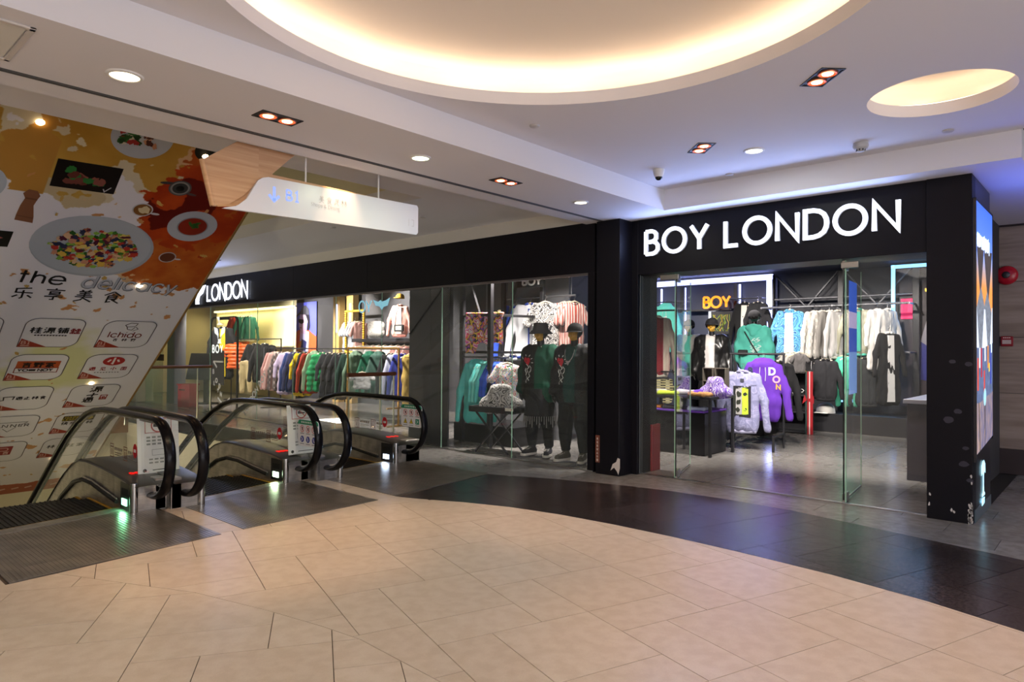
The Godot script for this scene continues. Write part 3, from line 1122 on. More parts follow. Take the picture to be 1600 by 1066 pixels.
	var pt := solo("patch_fitting", gbox(Vector3.ZERO, Vector3(0.24, 0.06, 0.03), 0.004), steel, "steel patch fitting at the top of the left glass door", "door fitting", Vector3(-4.0, 2.37, -7.2))
	pt = solo("patch_fitting", gbox(Vector3.ZERO, Vector3(0.16, 0.06, 0.03), 0.004), steel, "steel patch fitting at the top of the right glass door", "door fitting", Vector3(-2.02, 2.36, -7.2))
	# the lit name over the entrance
	var white := glow("letter_glow", Color(0.93, 0.95, 1.0), 1.8)
	var sign_ := thing("shop_sign", "white glowing shop name on the black fascia over the entrance", "sign", Vector3(-4.27, 2.655, -7.14))
	var side := mat("letter_return", Color("d9dce6"), 0.5)
	var cx := 0.0
	for ch2 in ["B", "O", "Y", " ", "L", "O", "N", "D", "O", "N"]:
		if ch2 == " ":
			cx += 0.135
			continue
		var g := G.new()
		var wd: float = {"B": 0.27, "O": 0.27, "Y": 0.27, "L": 0.27, "N": 0.27, "D": 0.27}[ch2]
		var adv := letter(g, LETTERS[ch2], Vector2(cx, 0), 0.275, wd, 0.043, Transform3D(), 0.028, 0.040)
		part("letter", g, white, sign_)
		var g2 := G.new()
		letter(g2, LETTERS[ch2], Vector2(cx, 0), 0.275, wd, 0.045, Transform3D(), 0.002, 0.027)
		part("letter_return", g2, side, sign_)
		cx += adv + 0.078
	area(Vector3(-2.93, 2.78, -7.06), Vector3(0, 0.0, 1), Vector2(2.75, 0.25), SIGN, Color(0.62, 0.72, 1.0))
	# the second, smaller lit name over the windows
	var s2 := thing("shop_sign", "white glowing word with a bird emblem on the fascia above the far windows", "sign", Vector3(-16.2, 2.585, -6.93))
	var g3 := G.new()
	g3.prism(pv([-0.12, -0.06, 0.08, -0.06, 0.06, 0.0, 0.10, 0.12, 0.28, 0.19, 0.36, 0.30, 0.42, 0.37, 0.08, 0.35, -0.02, 0.30, 0.0, 0.17, -0.12, 0.05]), 0.028, 0.04)
	part("emblem", g3, white, s2, "glowing bird tail emblem")
	cx = 0.50
	for ch2 in ["L", "O", "N", "D", "O", "N"]:
		var g := G.new()
		var adv := letter(g, LETTERS[ch2], Vector2(cx, 0), 0.33, 0.345, 0.048, Transform3D(), 0.028, 0.04)
		part("letter", g, white, s2)
		cx += adv + 0.07
	area(Vector3(-14.9, 2.76, -6.85), Vector3(0, 0.0, 1), Vector2(2.3, 0.3), SIGN * 0.6, Color(0.62, 0.72, 1.0))
	lightbox()

const SIGN := 3.0

func lightbox() -> void:
	var t := thing("lightbox", "tall glowing advertising lightbox on the side of the black column", "lightbox", Vector3(-0.998, 0, -7.65), PI / 2)
	# local x runs away from the hall, z points out of the column
	var bx := Transform3D(Basis(), Vector3.ZERO)
	var g := G.new()
	for p in [[Vector3(-0.5, 1.7, 0.012), Vector3(0.014, 2.32, 0.026)], [Vector3(0.5, 1.76, 0.012), Vector3(0.014, 2.2, 0.026)], [Vector3(0, 2.862, 0.012), Vector3(1.0, 0.014, 0.026)]]:
		g.box(p[0], p[1], 0.002)
	part("frame", g, mat("black_side", Color("202027"), 0.35), t)
	var im := Image.create(192, 448, false, Image.FORMAT_RGBA8)
	var f := FastNoiseLite.new()
	f.seed = 31
	f.frequency = 0.05
	for yy in 448:
		for xx in 192:
			var u := xx / 191.0
			var v := yy / 447.0
			var c := Color("3f6ff0").lerp(Color("8fb0ff"), clampf(v * 3.0, 0, 1))
			if v > 0.2:
				c = Color("8fb0ff").lerp(Color("f59a4a"), clampf((v - 0.2) / 0.14, 0, 1))
			# two dark tapering cliffs of cloud-like building blocks over pale ones
			var d1 := absf(u - 0.25) * 2.0 + (v - 0.17) * 1.9
			var d2 := absf(u - 0.72) * 1.6 + (v - 0.17) * 1.7
			if v > 0.17 and v < 0.42 and (d1 < 0.42 or d2 < 0.42):
				c = Color("2a2a33").lerp(Color("6a5a50"), f.get_noise_2d(xx * 3.0, yy * 0.6) * 0.5 + 0.4)
			var hump := 0.33 + 0.06 * absf(u - 0.28) * 6.0 if u < 0.5 else 0.34 + 0.06 * absf(u - 0.66) * 6.0
			if v > hump and v < 0.62:
				c = Color("4d5360").lerp(Color("a9b4c4"), f.get_noise_2d(xx * 4.0, yy * 1.6) * 0.6 + 0.45)
			var vx := absf(fmod(u * 2.0, 1.0) - 0.5)
			if v > 0.42 and v < 0.62 and vx > 0.42 - (v - 0.42) * 1.6:
				c = Color("dfe9fb")
			if v > 0.58 and v < 0.80:
				c = Color("36425e").lerp(Color("7d93c4"), f.get_noise_2d(xx * 2.0, yy * 0.8) * 0.5 + 0.5)
				for b in [[0.10, "f04a20", 0.62, 0.75], [0.30, "c01e38", 0.56, 0.70], [0.47, "e84028", 0.68, 0.8], [0.52, "eef6ff", 0.52, 0.64], [0.70, "f08a20", 0.58, 0.68], [0.78, "f0d040", 0.66, 0.70], [0.88, "2038b0", 0.60, 0.76], [0.93, "dff0ff", 0.55, 0.62], [0.2, "e8f0ff", 0.5, 0.66]]:
					if absf(u - b[0]) < 0.035 and v > b[2] and v < b[3]:
						c = Color(b[1])
			if v >= 0.80:
				c = Color("565a86").lerp(Color("c9a58e"), clampf(f.get_noise_2d(xx * 3.0, yy * 0.5) * 0.8 + 0.35 + (0.25 if u < 0.25 else 0.0), 0, 1))
				if absf(u - 0.5) < 0.05 * (1.0 - (v - 0.8) * 4.0) or absf(u - 0.15 - (v - 0.8) * 0.3) < 0.03:
					c = c.darkened(0.4)
			if Vector2((u - 0.5) * 1.1, (v - 0.795) * 2.4).length() < 0.09:
				c = Color("a5dcec")
			im.set_pixel(xx, yy, c)
	var m := mat("lightbox_print", Color.WHITE, 0.3)
	m.albedo_color = Color(0.3, 0.3, 0.3)
	m.albedo_texture = ImageTexture.create_from_image(im)
	m.emission_enabled = true
	m.emission = Color.BLACK
	m.emission_texture = m.albedo_texture
	m.emission_energy_multiplier = 1.3
	var pg := G.new()
	pg.quad(Vector3(-0.49, 0.6, 0.02), Vector3(0.49, 0.69, 0.02), Vector3(0.49, 2.85, 0.02), Vector3(-0.49, 2.85, 0.02))
	part("lit_print", pg, m, t, "glowing print of a city at sunset with coloured clothes")
	letters(t, glow("lightbox_letters", Color(0.85, 0.93, 1.0), 1.6), "BOY LONDON", Vector2(-0.42, 2.46), 0.10, 0.026, Transform3D(), 0.021, 0.024, 0.28, 0.62)
	var em := G.new()   # bird standing on a post over letters
	em.prism(pv([-0.03, 0.50, -0.10, 0.46, -0.115, 0.37, -0.06, 0.40, -0.02, 0.36, -0.02, 0.27, 0.02, 0.27, 0.02, 0.36, 0.06, 0.40, 0.115, 0.37, 0.10, 0.46, 0.03, 0.50, 0.0, 0.455]), 0.004, 0.008)
	em.prism(pv([-0.08, 0.17, 0.08, 0.17, 0.08, 0.19, 0.03, 0.21, 0.02, 0.27, -0.02, 0.27, -0.03, 0.21, -0.08, 0.19]), 0.004, 0.008)
	letters(t, glow("emblem_glow", Color(0.7, 0.92, 1.0), 1.5), "BOY", Vector2(-0.085, 0.095), 0.055, 0.013, Transform3D(), 0.004, 0.008, 0.25)
	part("lit_emblem", em, glow("emblem_glow", Color(0.7, 0.92, 1.0), 1.5), t, "small glowing bird emblem over letters")
	area(Vector3(-0.955, 2.1, -7.65), Vector3(1, 0.6, 0), Vector2(0.95, 1.5), 4.0, Color(0.22, 0.38, 1.0))

# ------------------------------------------------------------------ escalators
const RISE := 0.656

func rail_path(xf: float) -> Array:
	var p := [Vector2(xf - 0.66, 0.165), Vector2(xf - 0.5, 0.14)]
	p.append_array(arc2(Vector2(xf - 0.385, 0.49), 0.352, 0.352, -90, 90, 18))
	for q in [[0.7, 0.846], [1.1, 0.848], [1.5, 0.848], [1.8, 0.842], [2.05, 0.82], [2.3, 0.765], [2.6, 0.655], [3.0, 0.455], [3.35, 0.235], [4.75, -0.69], [8.6, -3.215]]:
		p.append(Vector2(xf - q[0], q[1]))
	return p

func deck_line(xf: float, lift := 0.0) -> Array:
	var out := []
	for q in [[0.44, 0.262], [0.6, 0.285], [0.85, 0.305], [1.2, 0.325], [1.7, 0.335], [1.95, 0.32], [2.2, 0.255], [2.5, 0.105], [2.85, -0.115], [8.6, -3.89]]:
		out.append(Vector2(xf - q[0], q[1] + lift))
	return out

func along_z(z: float) -> Transform3D:   # x stays, y stays, thickness runs along +z from z
	return Transform3D(Basis(), Vector3(0, 0, z))

func balustrade(t: Node3D, z: float, xf: float, inward: float, z_in: float, z_out: float, comb: float) -> void:
	var steel: Material = M["escalator_steel"]
	var dark := mat("deck_dark", Color("4a4845"), 0.32, 0.7)
	var rubber := mat("handrail_rubber", Color("0e0d10"), 0.25)
	rubber.metallic_specular = 0.3
	var path := []
	for q in rail_path(xf):
		path.append(Vector3(q.x, q.y, z))
	var g := G.new()
	g.tube(path, 0.05, 14, -1.0, false, 0.6)
	part("handrail", g, rubber, t)
	g = G.new()
	var guide := []
	for q in rail_path(xf).slice(2):
		guide.append(q)
	for i in guide.size() - 1:   # metal guide under the rubber
		var a: Vector2 = guide[i]
		var b: Vector2 = guide[i + 1]
		var nn := Vector2(-(b - a).y, (b - a).x).normalized() * -0.0
		if i < 18:
			var ce := Vector2(xf - 0.385, 0.49)
			a = ce + (a - ce) * 0.925
			b = ce + (b - ce) * 0.925
		else:
			a.y -= 0.03
			b.y -= 0.03
		g.bar(Vector3(a.x, a.y, z) + Vector3(nn.x, nn.y, 0), Vector3(b.x, b.y, z), 0.014, 0.03)
	part("rail_guide", g, steel, t)
	# glass in three panes
	var gl := glass("balustrade_glass", Color(0.90, 0.97, 0.92), 0.10)
	var top := []
	var ring := arc2(Vector2(xf - 0.385, 0.49), 0.318, 0.318, -62, 90, 16)
	top.append_array(ring)
	for q in [[0.7, 0.81], [1.5, 0.812], [1.8, 0.806], [2.05, 0.784], [2.3, 0.73], [2.6, 0.62], [3.0, 0.42], [3.35, 0.20], [4.75, -0.73], [8.6, -3.25]]:
		top.append(Vector2(xf - q[0], q[1]))
	var low := deck_line(xf, -0.03)
	low[0].x = xf - 0.25
	low.reverse()
	top.append_array(low)
	var whole := PackedVector2Array(top)
	for cut in [[xf - 1.75, xf + 0.1], [xf - 3.6, xf - 1.758], [xf - 9.0, xf - 3.608]]:
		for q in Geometry2D.intersect_polygons(whole, pv([cut[0], -6, cut[1], -6, cut[1], 2, cut[0], 2])):
			var gg := G.new()
			var q2 := q
			if Geometry2D.is_polygon_clockwise(q2):
				q2.reverse()
			gg.flat(q2, along_z(z))
			part("glass_panel", gg, gl, t)
	# inner skirt, deck cover and newel cabinet
	var sk := deck_line(xf, -0.012)
	sk.append(Vector2(xf - 8.6, -4.6))
	sk.append(Vector2(xf - 2.9, -0.75))
	sk.append(Vector2(xf - 0.44, -0.3))
	g = G.new()
	var zs := [z_in, z_out]
	zs.sort()
	var poly := PackedVector2Array(sk)
	if Geometry2D.is_polygon_clockwise(poly):
		poly.reverse()
	g.prism(poly, zs[0], zs[1])
	part("skirt_panel", g, steel, t)
	g = G.new()
	var dl := deck_line(xf)
	var rows := []
	var z0: float = z_in + inward * 0.015
	for q in dl:
		rows.append([Vector3(q.x, q.y - 0.02, z0), Vector3(q.x, q.y, z0 - inward * 0.02), Vector3(q.x, q.y + 0.004, (z_in + z_out) / 2), Vector3(q.x, q.y, z_out)])
	var d0: Vector2 = dl[0]
	rows.push_front([Vector3(d0.x + 0.07, d0.y - 0.03, z0 - inward * 0.03), Vector3(d0.x + 0.07, d0.y - 0.022, z0 - inward * 0.05), Vector3(d0.x + 0.07, d0.y - 0.02, (z_in + z_out) / 2), Vector3(d0.x + 0.07, d0.y - 0.02, z_out)])
	if inward < 0:
		rows.reverse()
	g.grid(rows)
	part("deck_cover", g, dark, t)
	# the dark brush strip low on the skirt, following the steps
	g = G.new()
	var br := []
	for q in [[0.78, 0.055], [1.1, 0.085], [1.5, 0.13], [1.8, 0.13], [2.1, 0.06], [2.5, -0.14], [3.2, -0.59], [8.6, -4.13]]:
		br.append(Vector3(xf - q[0], q[1], z_in + inward * 0.018))
	g.tube(br, 0.02, 8)
	part("skirt_brush", g, mat("brush_black", Color("151412"), 0.6), t)
	g = G.new()
	var hi_ := []
	for q in br:
		hi_.append(q + Vector3(0, 0.026, 0))
	g.tube(hi_, 0.008, 6)
	part("brush_holder", g, steel, t)
	g = G.new()
	g.lathe([Vector2(0.03, -0.01), Vector2(0.034, 0.0), Vector2(0.034, 0.262), Vector2(0.03, 0.27)], 16, Transform3D(Basis(), Vector3(xf - 0.43, 0, z_in - inward * 0.01)))
	part("corner_post", g, mat("post_chrome", Color("b9b9b8"), 0.16, 1.0), t)
	var zm := lerpf(z_in, z, 1.15)
	zs = [z_in - inward * 0.03, zm]
	zs.sort()
	part("entry_box", span(xf - 0.60, xf - 0.47, 0.13, 0.255, zs[0], zs[1], 0.004), mat("entry_black", Color("101012"), 0.55), t)
	part("entry_panel", span(xf - 0.60, xf - 0.452, 0.0, 0.128, zs[0], zs[1], 0.003), steel, t)
	zs = [zm, z_out]
	zs.sort()
	part("cabinet_panel", span(xf - 0.7, xf - 0.44, 0.0, 0.285, zs[0] + 0.002, zs[1] - 0.002, 0.004), steel, t)
	if inward > 0:   # the sides that the hall sees: indicator lamp and running-direction display
		part("indicator_plate", span(xf - 0.72, xf - 0.48, 0.01, 0.25, z_in - 0.001, z_in + 0.008, 0.002), mat("plate_dark", Color("3b3b3d"), 0.3, 0.6), t)
		part("indicator_window", span(xf - 0.68, xf - 0.53, 0.135, 0.2, z_in, z_in + 0.011, 0.001), mat("entry_black", Color("101012"), 0.55), t)
		var tone: Color = t.get_meta("lamp")
		part("indicator_lamp", span(xf - 0.67, xf - 0.55, 0.045, 0.105, z_in + 0.002, z_in + 0.013, 0.001), glow("indicator_%s" % tone.to_html(), tone, 9.0), t)
		area(Vector3(xf - 0.61, 0.075, z_in + 0.022), Vector3(0.15, -0.25, 1), Vector2(0.12, 0.06), 0.05, tone)
		g = G.new()
		for i in 3:
			for k in [[0.0, 0.0, 1], [0.0, 0.07, 1], [-0.03, 0.035, 0], [0.03, 0.035, 0]]:
				var c := Vector3(xf - 0.80 + k[1] * 0.8, 0.0, lerpf(z_in, z_out, 0.36 + 0.16 * i) + k[0] * 0.5)
				c.y = lerpf(0.292, 0.312, clampf((xf - 0.6 - c.x) / 0.3, 0, 1)) + 0.002
				g.box(c, Vector3(0.009 if k[2] else 0.048, 0.004, 0.026 if k[2] else 0.008))
		part("display_digits", g, glow("red_digits", Color(1.0, 0.10, 0.06), 0.9), t, "red glowing direction display").set_meta("kind", "stuff")

func build_escalators() -> void:
	var steel := mat("escalator_steel", Color("a5a39e"), 0.34, 0.85)
	steel.albedo_texture = tex("brushed")
	steel.albedo_color = Color(0.98, 0.96, 0.93)
	steel.uv1_triplanar = true
	steel.uv1_world_triplanar = true
	steel.uv1_scale = Vector3(1.4, 1.4, 1.4)
	var plate := mat("plate_metal", Color(0.86, 0.82, 0.77), 0.3, 0.8)
	plate.albedo_texture = tex("brushed")
	plate.uv1_triplanar = true
	plate.uv1_world_triplanar = true
	plate.uv1_scale = Vector3(0.9, 0.9, 0.9)
	plate.normal_enabled = true
	plate.normal_texture = tex("ripple")
	plate.normal_scale = 0.12
	var lanes := [
		{"near": -1.2, "far": -2.28, "hn": -1.03, "hf": -2.45, "xn": -6.1, "xfar": -6.24, "plate": [-1.08, -2.51], "front": [-5.25, -5.41], "comb": [-6.72, -6.93], "o": [-0.62, -2.575], "lamp": Color(0.55, 1.0, 0.72), "w": "nearest escalator, descending under the food poster, with a long metal landing plate"},
		{"near": -2.86, "far": -3.94, "hn": -2.70, "hf": -4.12, "xn": -6.14, "xfar": -6.53, "plate": [-2.71, -4.13], "front": [-5.43, -5.51], "comb": [-6.76, -7.02], "o": [-2.58, -4.245], "lamp": Color(0.85, 1.0, 0.8), "w": "middle escalator of the three, between the two white notice boards"},
		{"near": -4.55, "far": -5.60, "hn": -4.38, "hf": -5.76, "xn": -6.36, "xfar": -6.68, "plate": [-4.37, -5.93], "front": [-5.56, -5.72], "comb": [-7.1, -7.28], "o": [-4.25, -6.02], "lamp": Color(0.8, 0.88, 1.0), "w": "escalator nearest the shop windows, its landing plate ending in the dark floor"}]
	for l in lanes:
		var t := thing("escalator", l.w, "escalator", Vector3.ZERO, 0.0, "escalators down to the basement")
		t.set_meta("lamp", l.lamp)
		var pl := pv([l.front[0], -l.plate[0], l.front[1], -l.plate[1], l.comb[1] + 0.0, -l.plate[1], l.comb[0], -l.plate[0]])
		var g := G.new()
		var pc := pl
		if Geometry2D.is_polygon_clockwise(pc):
			pc.reverse()
		g.prism(pc, -0.02, 0.004, FL, false)
		part("landing_plate", g, plate, t)
		g = G.new()
		var z: float = l.plate[0] - 0.03
		var cnt := 0
		while z > l.plate[1] + 0.02:
			var k: float = (z - l.plate[0]) / (l.plate[1] - l.plate[0])
			var x1 := lerpf(l.front[0], l.front[1], k) - 0.02
			var x0 := lerpf(l.comb[0], l.comb[1], k) + 0.12
			g.box(Vector3((x0 + x1) / 2, 0.0045, z), Vector3(x1 - x0, 0.003, 0.011))
			z -= 0.028
			cnt += 1
		var rib := part("ribs", g, plate, t, "fine ribs across the landing plate")
		rib.set_meta("kind", "stuff")
		g = G.new()
		var q := pv([l.comb[0] + 0.1, -l.near, l.comb[1] + 0.1, -l.far, l.comb[1] - 0.06, -l.far, l.comb[0] - 0.06, -l.near])
		if Geometry2D.is_polygon_clockwise(q):
			q.reverse()
		g.prism(q, -0.03, 0.0065, FL, false)
		part("comb_plate", g, steel, t)
		g = G.new()
		g.bar(Vector3(l.comb[0] - 0.063, 0.0, l.near), Vector3(l.comb[1] - 0.063, 0.0, l.far), 0.02, 0.012)
		part("comb_edge", g, mat("comb_yellow", Color("b98f1d"), 0.5), t)
		# steps
		var black := mat("step_black", Color("23211f"), 0.45, 0.3)
		var yellow := mat("step_yellow", Color("b98a18"), 0.5)
		var x: float = minf(l.comb[0], l.comb[1]) - 0.065
		var y := -0.03
		var drops := [0.0, 0.05, 0.15, 0.24]
		for i in 15:
			var st := Node3D.new()
			st.name = "step"
			t.add_child(st, true)
			var zc: float = (l.near + l.far) / 2
			var wd: float = absf(l.far - l.near) - 0.03
			var over := 0.25 if i == 0 else 0.0
			var tg := G.new()
			tg.box(Vector3(x - 0.2 + over / 2, y - 0.02, zc), Vector3(0.4 + over, 0.04, wd), 0.004)
			var kk := 0
			while kk < 24:   # cleats
				tg.box(Vector3(x - 0.2, y + 0.003, zc - wd / 2 + 0.04 + kk * (wd - 0.08) / 23.0), Vector3(0.39, 0.008, 0.012))
				kk += 1
			part("tread", tg, black, st)
			var dy: float = drops[i] if i < drops.size() else 0.262
			tg = G.new()
			tg.box(Vector3(x - 0.39, y - 0.02 - dy / 2, zc), Vector3(0.02, dy + 0.04, wd))
			part("riser", tg, black, st)
			for s in [-1.0, 1.0]:
				tg = G.new()
				tg.box(Vector3(x - 0.2, y + 0.006, zc + s * (wd / 2 - 0.016)), Vector3(0.4, 0.009, 0.028), 0.002)
				part("yellow_edge", tg, yellow, st)
			x -= 0.4
			y -= dy
		balustrade(t, l.hf, l.xfar, 1.0, l.far, l.o[1], l.comb[1])
		balustrade(t, l.hn, l.xn, -1.0, l.near, l.o[0], l.comb[0])
		# notices stuck on the glass
		for s in [[l.hn + 0.006, l.xn - 1.35, 0.58], [l.hn + 0.006, l.xn - 1.0, 0.42], [l.hf + 0.006, l.xfar - 1.5, 0.44], [l.hf + 0.006, l.xfar - 1.12, 0.44]]:
			part("glass_sticker", sticker_print(Vector2(s[1], s[2]), along_z(s[0])), painted("sticker_paint"), t, "brown pictogram sticker with small lettering").set_meta("kind", "stuff")
		var sg := G.new()
		sg.col = lin("d0202c")
		sg.prism(PackedVector2Array(arc2(Vector2(l.xfar - 0.86, 0.5), 0.055, 0.07, 0, 330, 11)), 0.0, 0.002, along_z(l.hf + 0.006))
		sg.col = lin("f4f0ee")
		sg.ribbon([Vector2(l.xfar - 0.89, 0.5), Vector2(l.xfar - 0.83, 0.5)], 0.03, along_z(l.hf + 0.008), 0.0, 0.001)
		part("stop_sticker", sg, painted("sticker_paint"), t, "round red sticker on the glass")
		t.remove_meta("lamp")
	notice_board("white notice board with a no-shoes sign standing between the first two escalators", Vector3(-6.95, 0.29, -2.61), 0.38, 0.54)
	notice_board("white notice board with a no-shoes sign standing between the last two escalators", Vector3(-7.04, 0.29, -4.21), 0.36, 0.56)
	safety_sign("rounded white safety notice with blue symbols on the middle escalator's glass", Vector3(-6.755, 0.555, -4.105), true)
	safety_sign("rounded white safety notice with yellow triangles on the far escalator's glass", Vector3(-6.96, 0.625, -5.745), false)

func sticker_print(at: Vector2, xf: Transform3D) -> G:
	var g := G.new()
	g.col = lin("7c4a40")
	g.ribbon([at + Vector2(-0.05, -0.06), at + Vector2(0.05, -0.06), at + Vector2(0.05, 0.07), at + Vector2(-0.05, 0.07)], 0.008, xf, 0.0, 0.001, true)
	for s in [-0.02, 0.02]:
		g.ribbon([at + Vector2(s, -0.04), at + Vector2(s, 0.025)], 0.016, xf, 0.0, 0.001)
		g.prism(PackedVector2Array(arc2(at + Vector2(s, 0.043), 0.011, 0.011, 0, 330, 9)), 0.0, 0.001, xf)
	g.col = lin("8f7f70")
	for i in 5:
		g.ribbon([at + Vector2(0.08 + i * 0.045, 0.03), at + Vector2(0.11 + i * 0.045, 0.03)], 0.03, xf, 0.0, 0.001)
	g.ribbon([at + Vector2(0.08, -0.01), at + Vector2(0.28, -0.01)], 0.007, xf, 0.0, 0.001)
	g.ribbon([at + Vector2(0.08, -0.03), at + Vector2(0.22, -0.03)], 0.007, xf, 0.0, 0.001)
	return g

func no_ring(g: G, ce: Vector2, r: float, xf: Transform3D, z: float) -> void:
	var ring := arc2(ce, r, r, 0, 345, 23)
	g.ribbon(ring, r * 0.2, xf, z, z + 0.001, true)
	g.ribbon([ce + Vector2(-0.66, 0.66) * r, ce + Vector2(0.66, -0.66) * r], r * 0.16, xf, z, z + 0.001)

func notice_board(label: String, at: Vector3, w: float, h: float) -> void:
	var t := thing("notice_board", label, "notice", at, PI / 2)
	t.rotation.z = -0.0
	var lean := Basis(Vector3.RIGHT, -0.1)
	var xf := Transform3D(lean, Vector3.ZERO)
	var g := G.new()
	g.box(lean * Vector3(0, h / 2, 0), Vector3(w, h, 0.008), 0.002, lean)
	part("board", g, mat("board_white", Color("e6e8df"), 0.6), t)
	g = G.new()
	var z := 0.0045
	g.col = lin("b04a44")
	g.ribbon([Vector2(-0.12, h * 0.72), Vector2(0.12, h * 0.72), Vector2(0.12, h * 0.97), Vector2(-0.12, h * 0.97)], 0.006, xf, z, z + 0.001, true)
	no_ring(g, Vector2(0, h * 0.845), 0.062, xf, z + 0.001)
	g.col = lin("2a2a2a")
	g.prism(pv([-0.045, h * 0.82, 0.04, h * 0.82, 0.05, h * 0.84, 0.01, h * 0.855, -0.02, h * 0.88, -0.045, h * 0.87]), z, z + 0.001, xf)
	g.col = lin("8b8f86")
	for i in 3:
		for k in 5 - i % 2:
			g.ribbon([Vector2(-0.11 + k * 0.05, h * (0.64 - 0.06 * i)), Vector2(-0.075 + k * 0.05, h * (0.64 - 0.06 * i))], 0.018, xf, z, z + 0.001)
	g.ribbon([Vector2(-0.06, h * 0.32), Vector2(0.06, h * 0.32), Vector2(0.06, h * 0.42), Vector2(-0.06, h * 0.42)], 0.004, xf, z, z + 0.001, true)
	for i in 2:
		for k in 4:
			g.ribbon([Vector2(-0.09 + k * 0.05, h * (0.25 - 0.06 * i)), Vector2(-0.055 + k * 0.05, h * (0.25 - 0.06 * i))], 0.014, xf, z, z + 0.001)
	g.col = lin("33352f")
	g.prism(PackedVector2Array(arc2(Vector2(-0.13, h * 0.06), 0.018, 0.018, 0, 330, 11)), z, z + 0.001, xf)
	g.ribbon([Vector2(-0.06, h * 0.06), Vector2(0.13, h * 0.06)], 0.008, xf, z, z + 0.001)
	part("print", g, painted("board_paint"), t)
	part("foot", gbox(Vector3(0, 0.012, -0.03), Vector3(w * 0.7, 0.02, 0.08), 0.003), mat("board_white", Color("e6e8df"), 0.6), t)

func safety_sign(label: String, at: Vector3, blue: bool) -> void:
	var t := thing("safety_sign", label, "sign", at)
	var g := G.new()
	g.prism(rrect(Vector2.ZERO, 0.42, 0.29, 0.045), -0.003, 0.003)
	part("board", g, mat("sign_white", Color("eeeff2"), 0.5), t)
	g = G.new()
	var xf := Transform3D()
	g.col = lin("1f8f68")
	var top := Geometry2D.intersect_polygons(rrect(Vector2.ZERO, 0.42, 0.29, 0.045), pv([-1, 0.095, 1, 0.095, 1, 1, -1, 1]))
	g.prism(top[0], 0.003, 0.004)
	g.col = lin("d9efe4")
	for i in 8:
		g.ribbon([Vector2(-0.14 + i * 0.035, 0.12), Vector2(-0.118 + i * 0.035, 0.12)], 0.02, xf, 0.004, 0.005)
	for i in 3:
		var c := Vector2(-0.12 + 0.12 * i, 0.045)
		g.col = lin("2b2b30")
		g.prism(blob(c, 0.012, 0.022, 0.2, 9), 0.003, 0.004)
		g.col = lin("c9303a")
		no_ring(g, c, 0.036, xf, 0.004)
		g.col = lin("8a8c94")
		g.ribbon([c + Vector2(-0.04, -0.052), c + Vector2(0.04, -0.052)], 0.008, xf, 0.003, 0.004)
		c.y = -0.07
		if blue:
			g.col = lin("2c3f9a")
			g.prism(PackedVector2Array(arc2(c, 0.036, 0.036, 0, 345, 23)), 0.003, 0.004)
			g.col = lin("f2f3f8")
			g.ribbon([c + Vector2(-0.012, 0.022), c + Vector2(0.006 - i * 0.006, 0.0), c + Vector2(-0.008 + i * 0.01, -0.022)], 0.012, xf, 0.004, 0.005)
		elif i < 2:
			g.col = lin("1c1c1c")
			g.prism(pv([c.x - 0.038, c.y - 0.03, c.x + 0.038, c.y - 0.03, c.x, c.y + 0.036]), 0.003, 0.004)
			g.col = lin("eed33a")
			g.prism(pv([c.x - 0.029, c.y - 0.025, c.x + 0.029, c.y - 0.025, c.x, c.y + 0.026]), 0.004, 0.005)
			g.col = lin("1c1c1c")
			g.ribbon([c + Vector2(0, 0.008), c + Vector2(0, -0.018)], 0.008, xf, 0.005, 0.006)
		else:
			g.col = lin("12876a")
			g.prism(rrect(c, 0.07, 0.07, 0.004, 2), 0.003, 0.004)
			g.col = lin("e9f5ef")
			g.ribbon([c + Vector2(-0.01, 0.02), c + Vector2(0.01, 0.0), c + Vector2(-0.01, -0.022)], 0.01, xf, 0.004, 0.005)
		g.col = lin("8a8c94")
		g.ribbon([c + Vector2(-0.04, -0.052), c + Vector2(0.04, -0.052)], 0.008, xf, 0.003, 0.004)
	part("print", g, painted("sign_paint"), t)

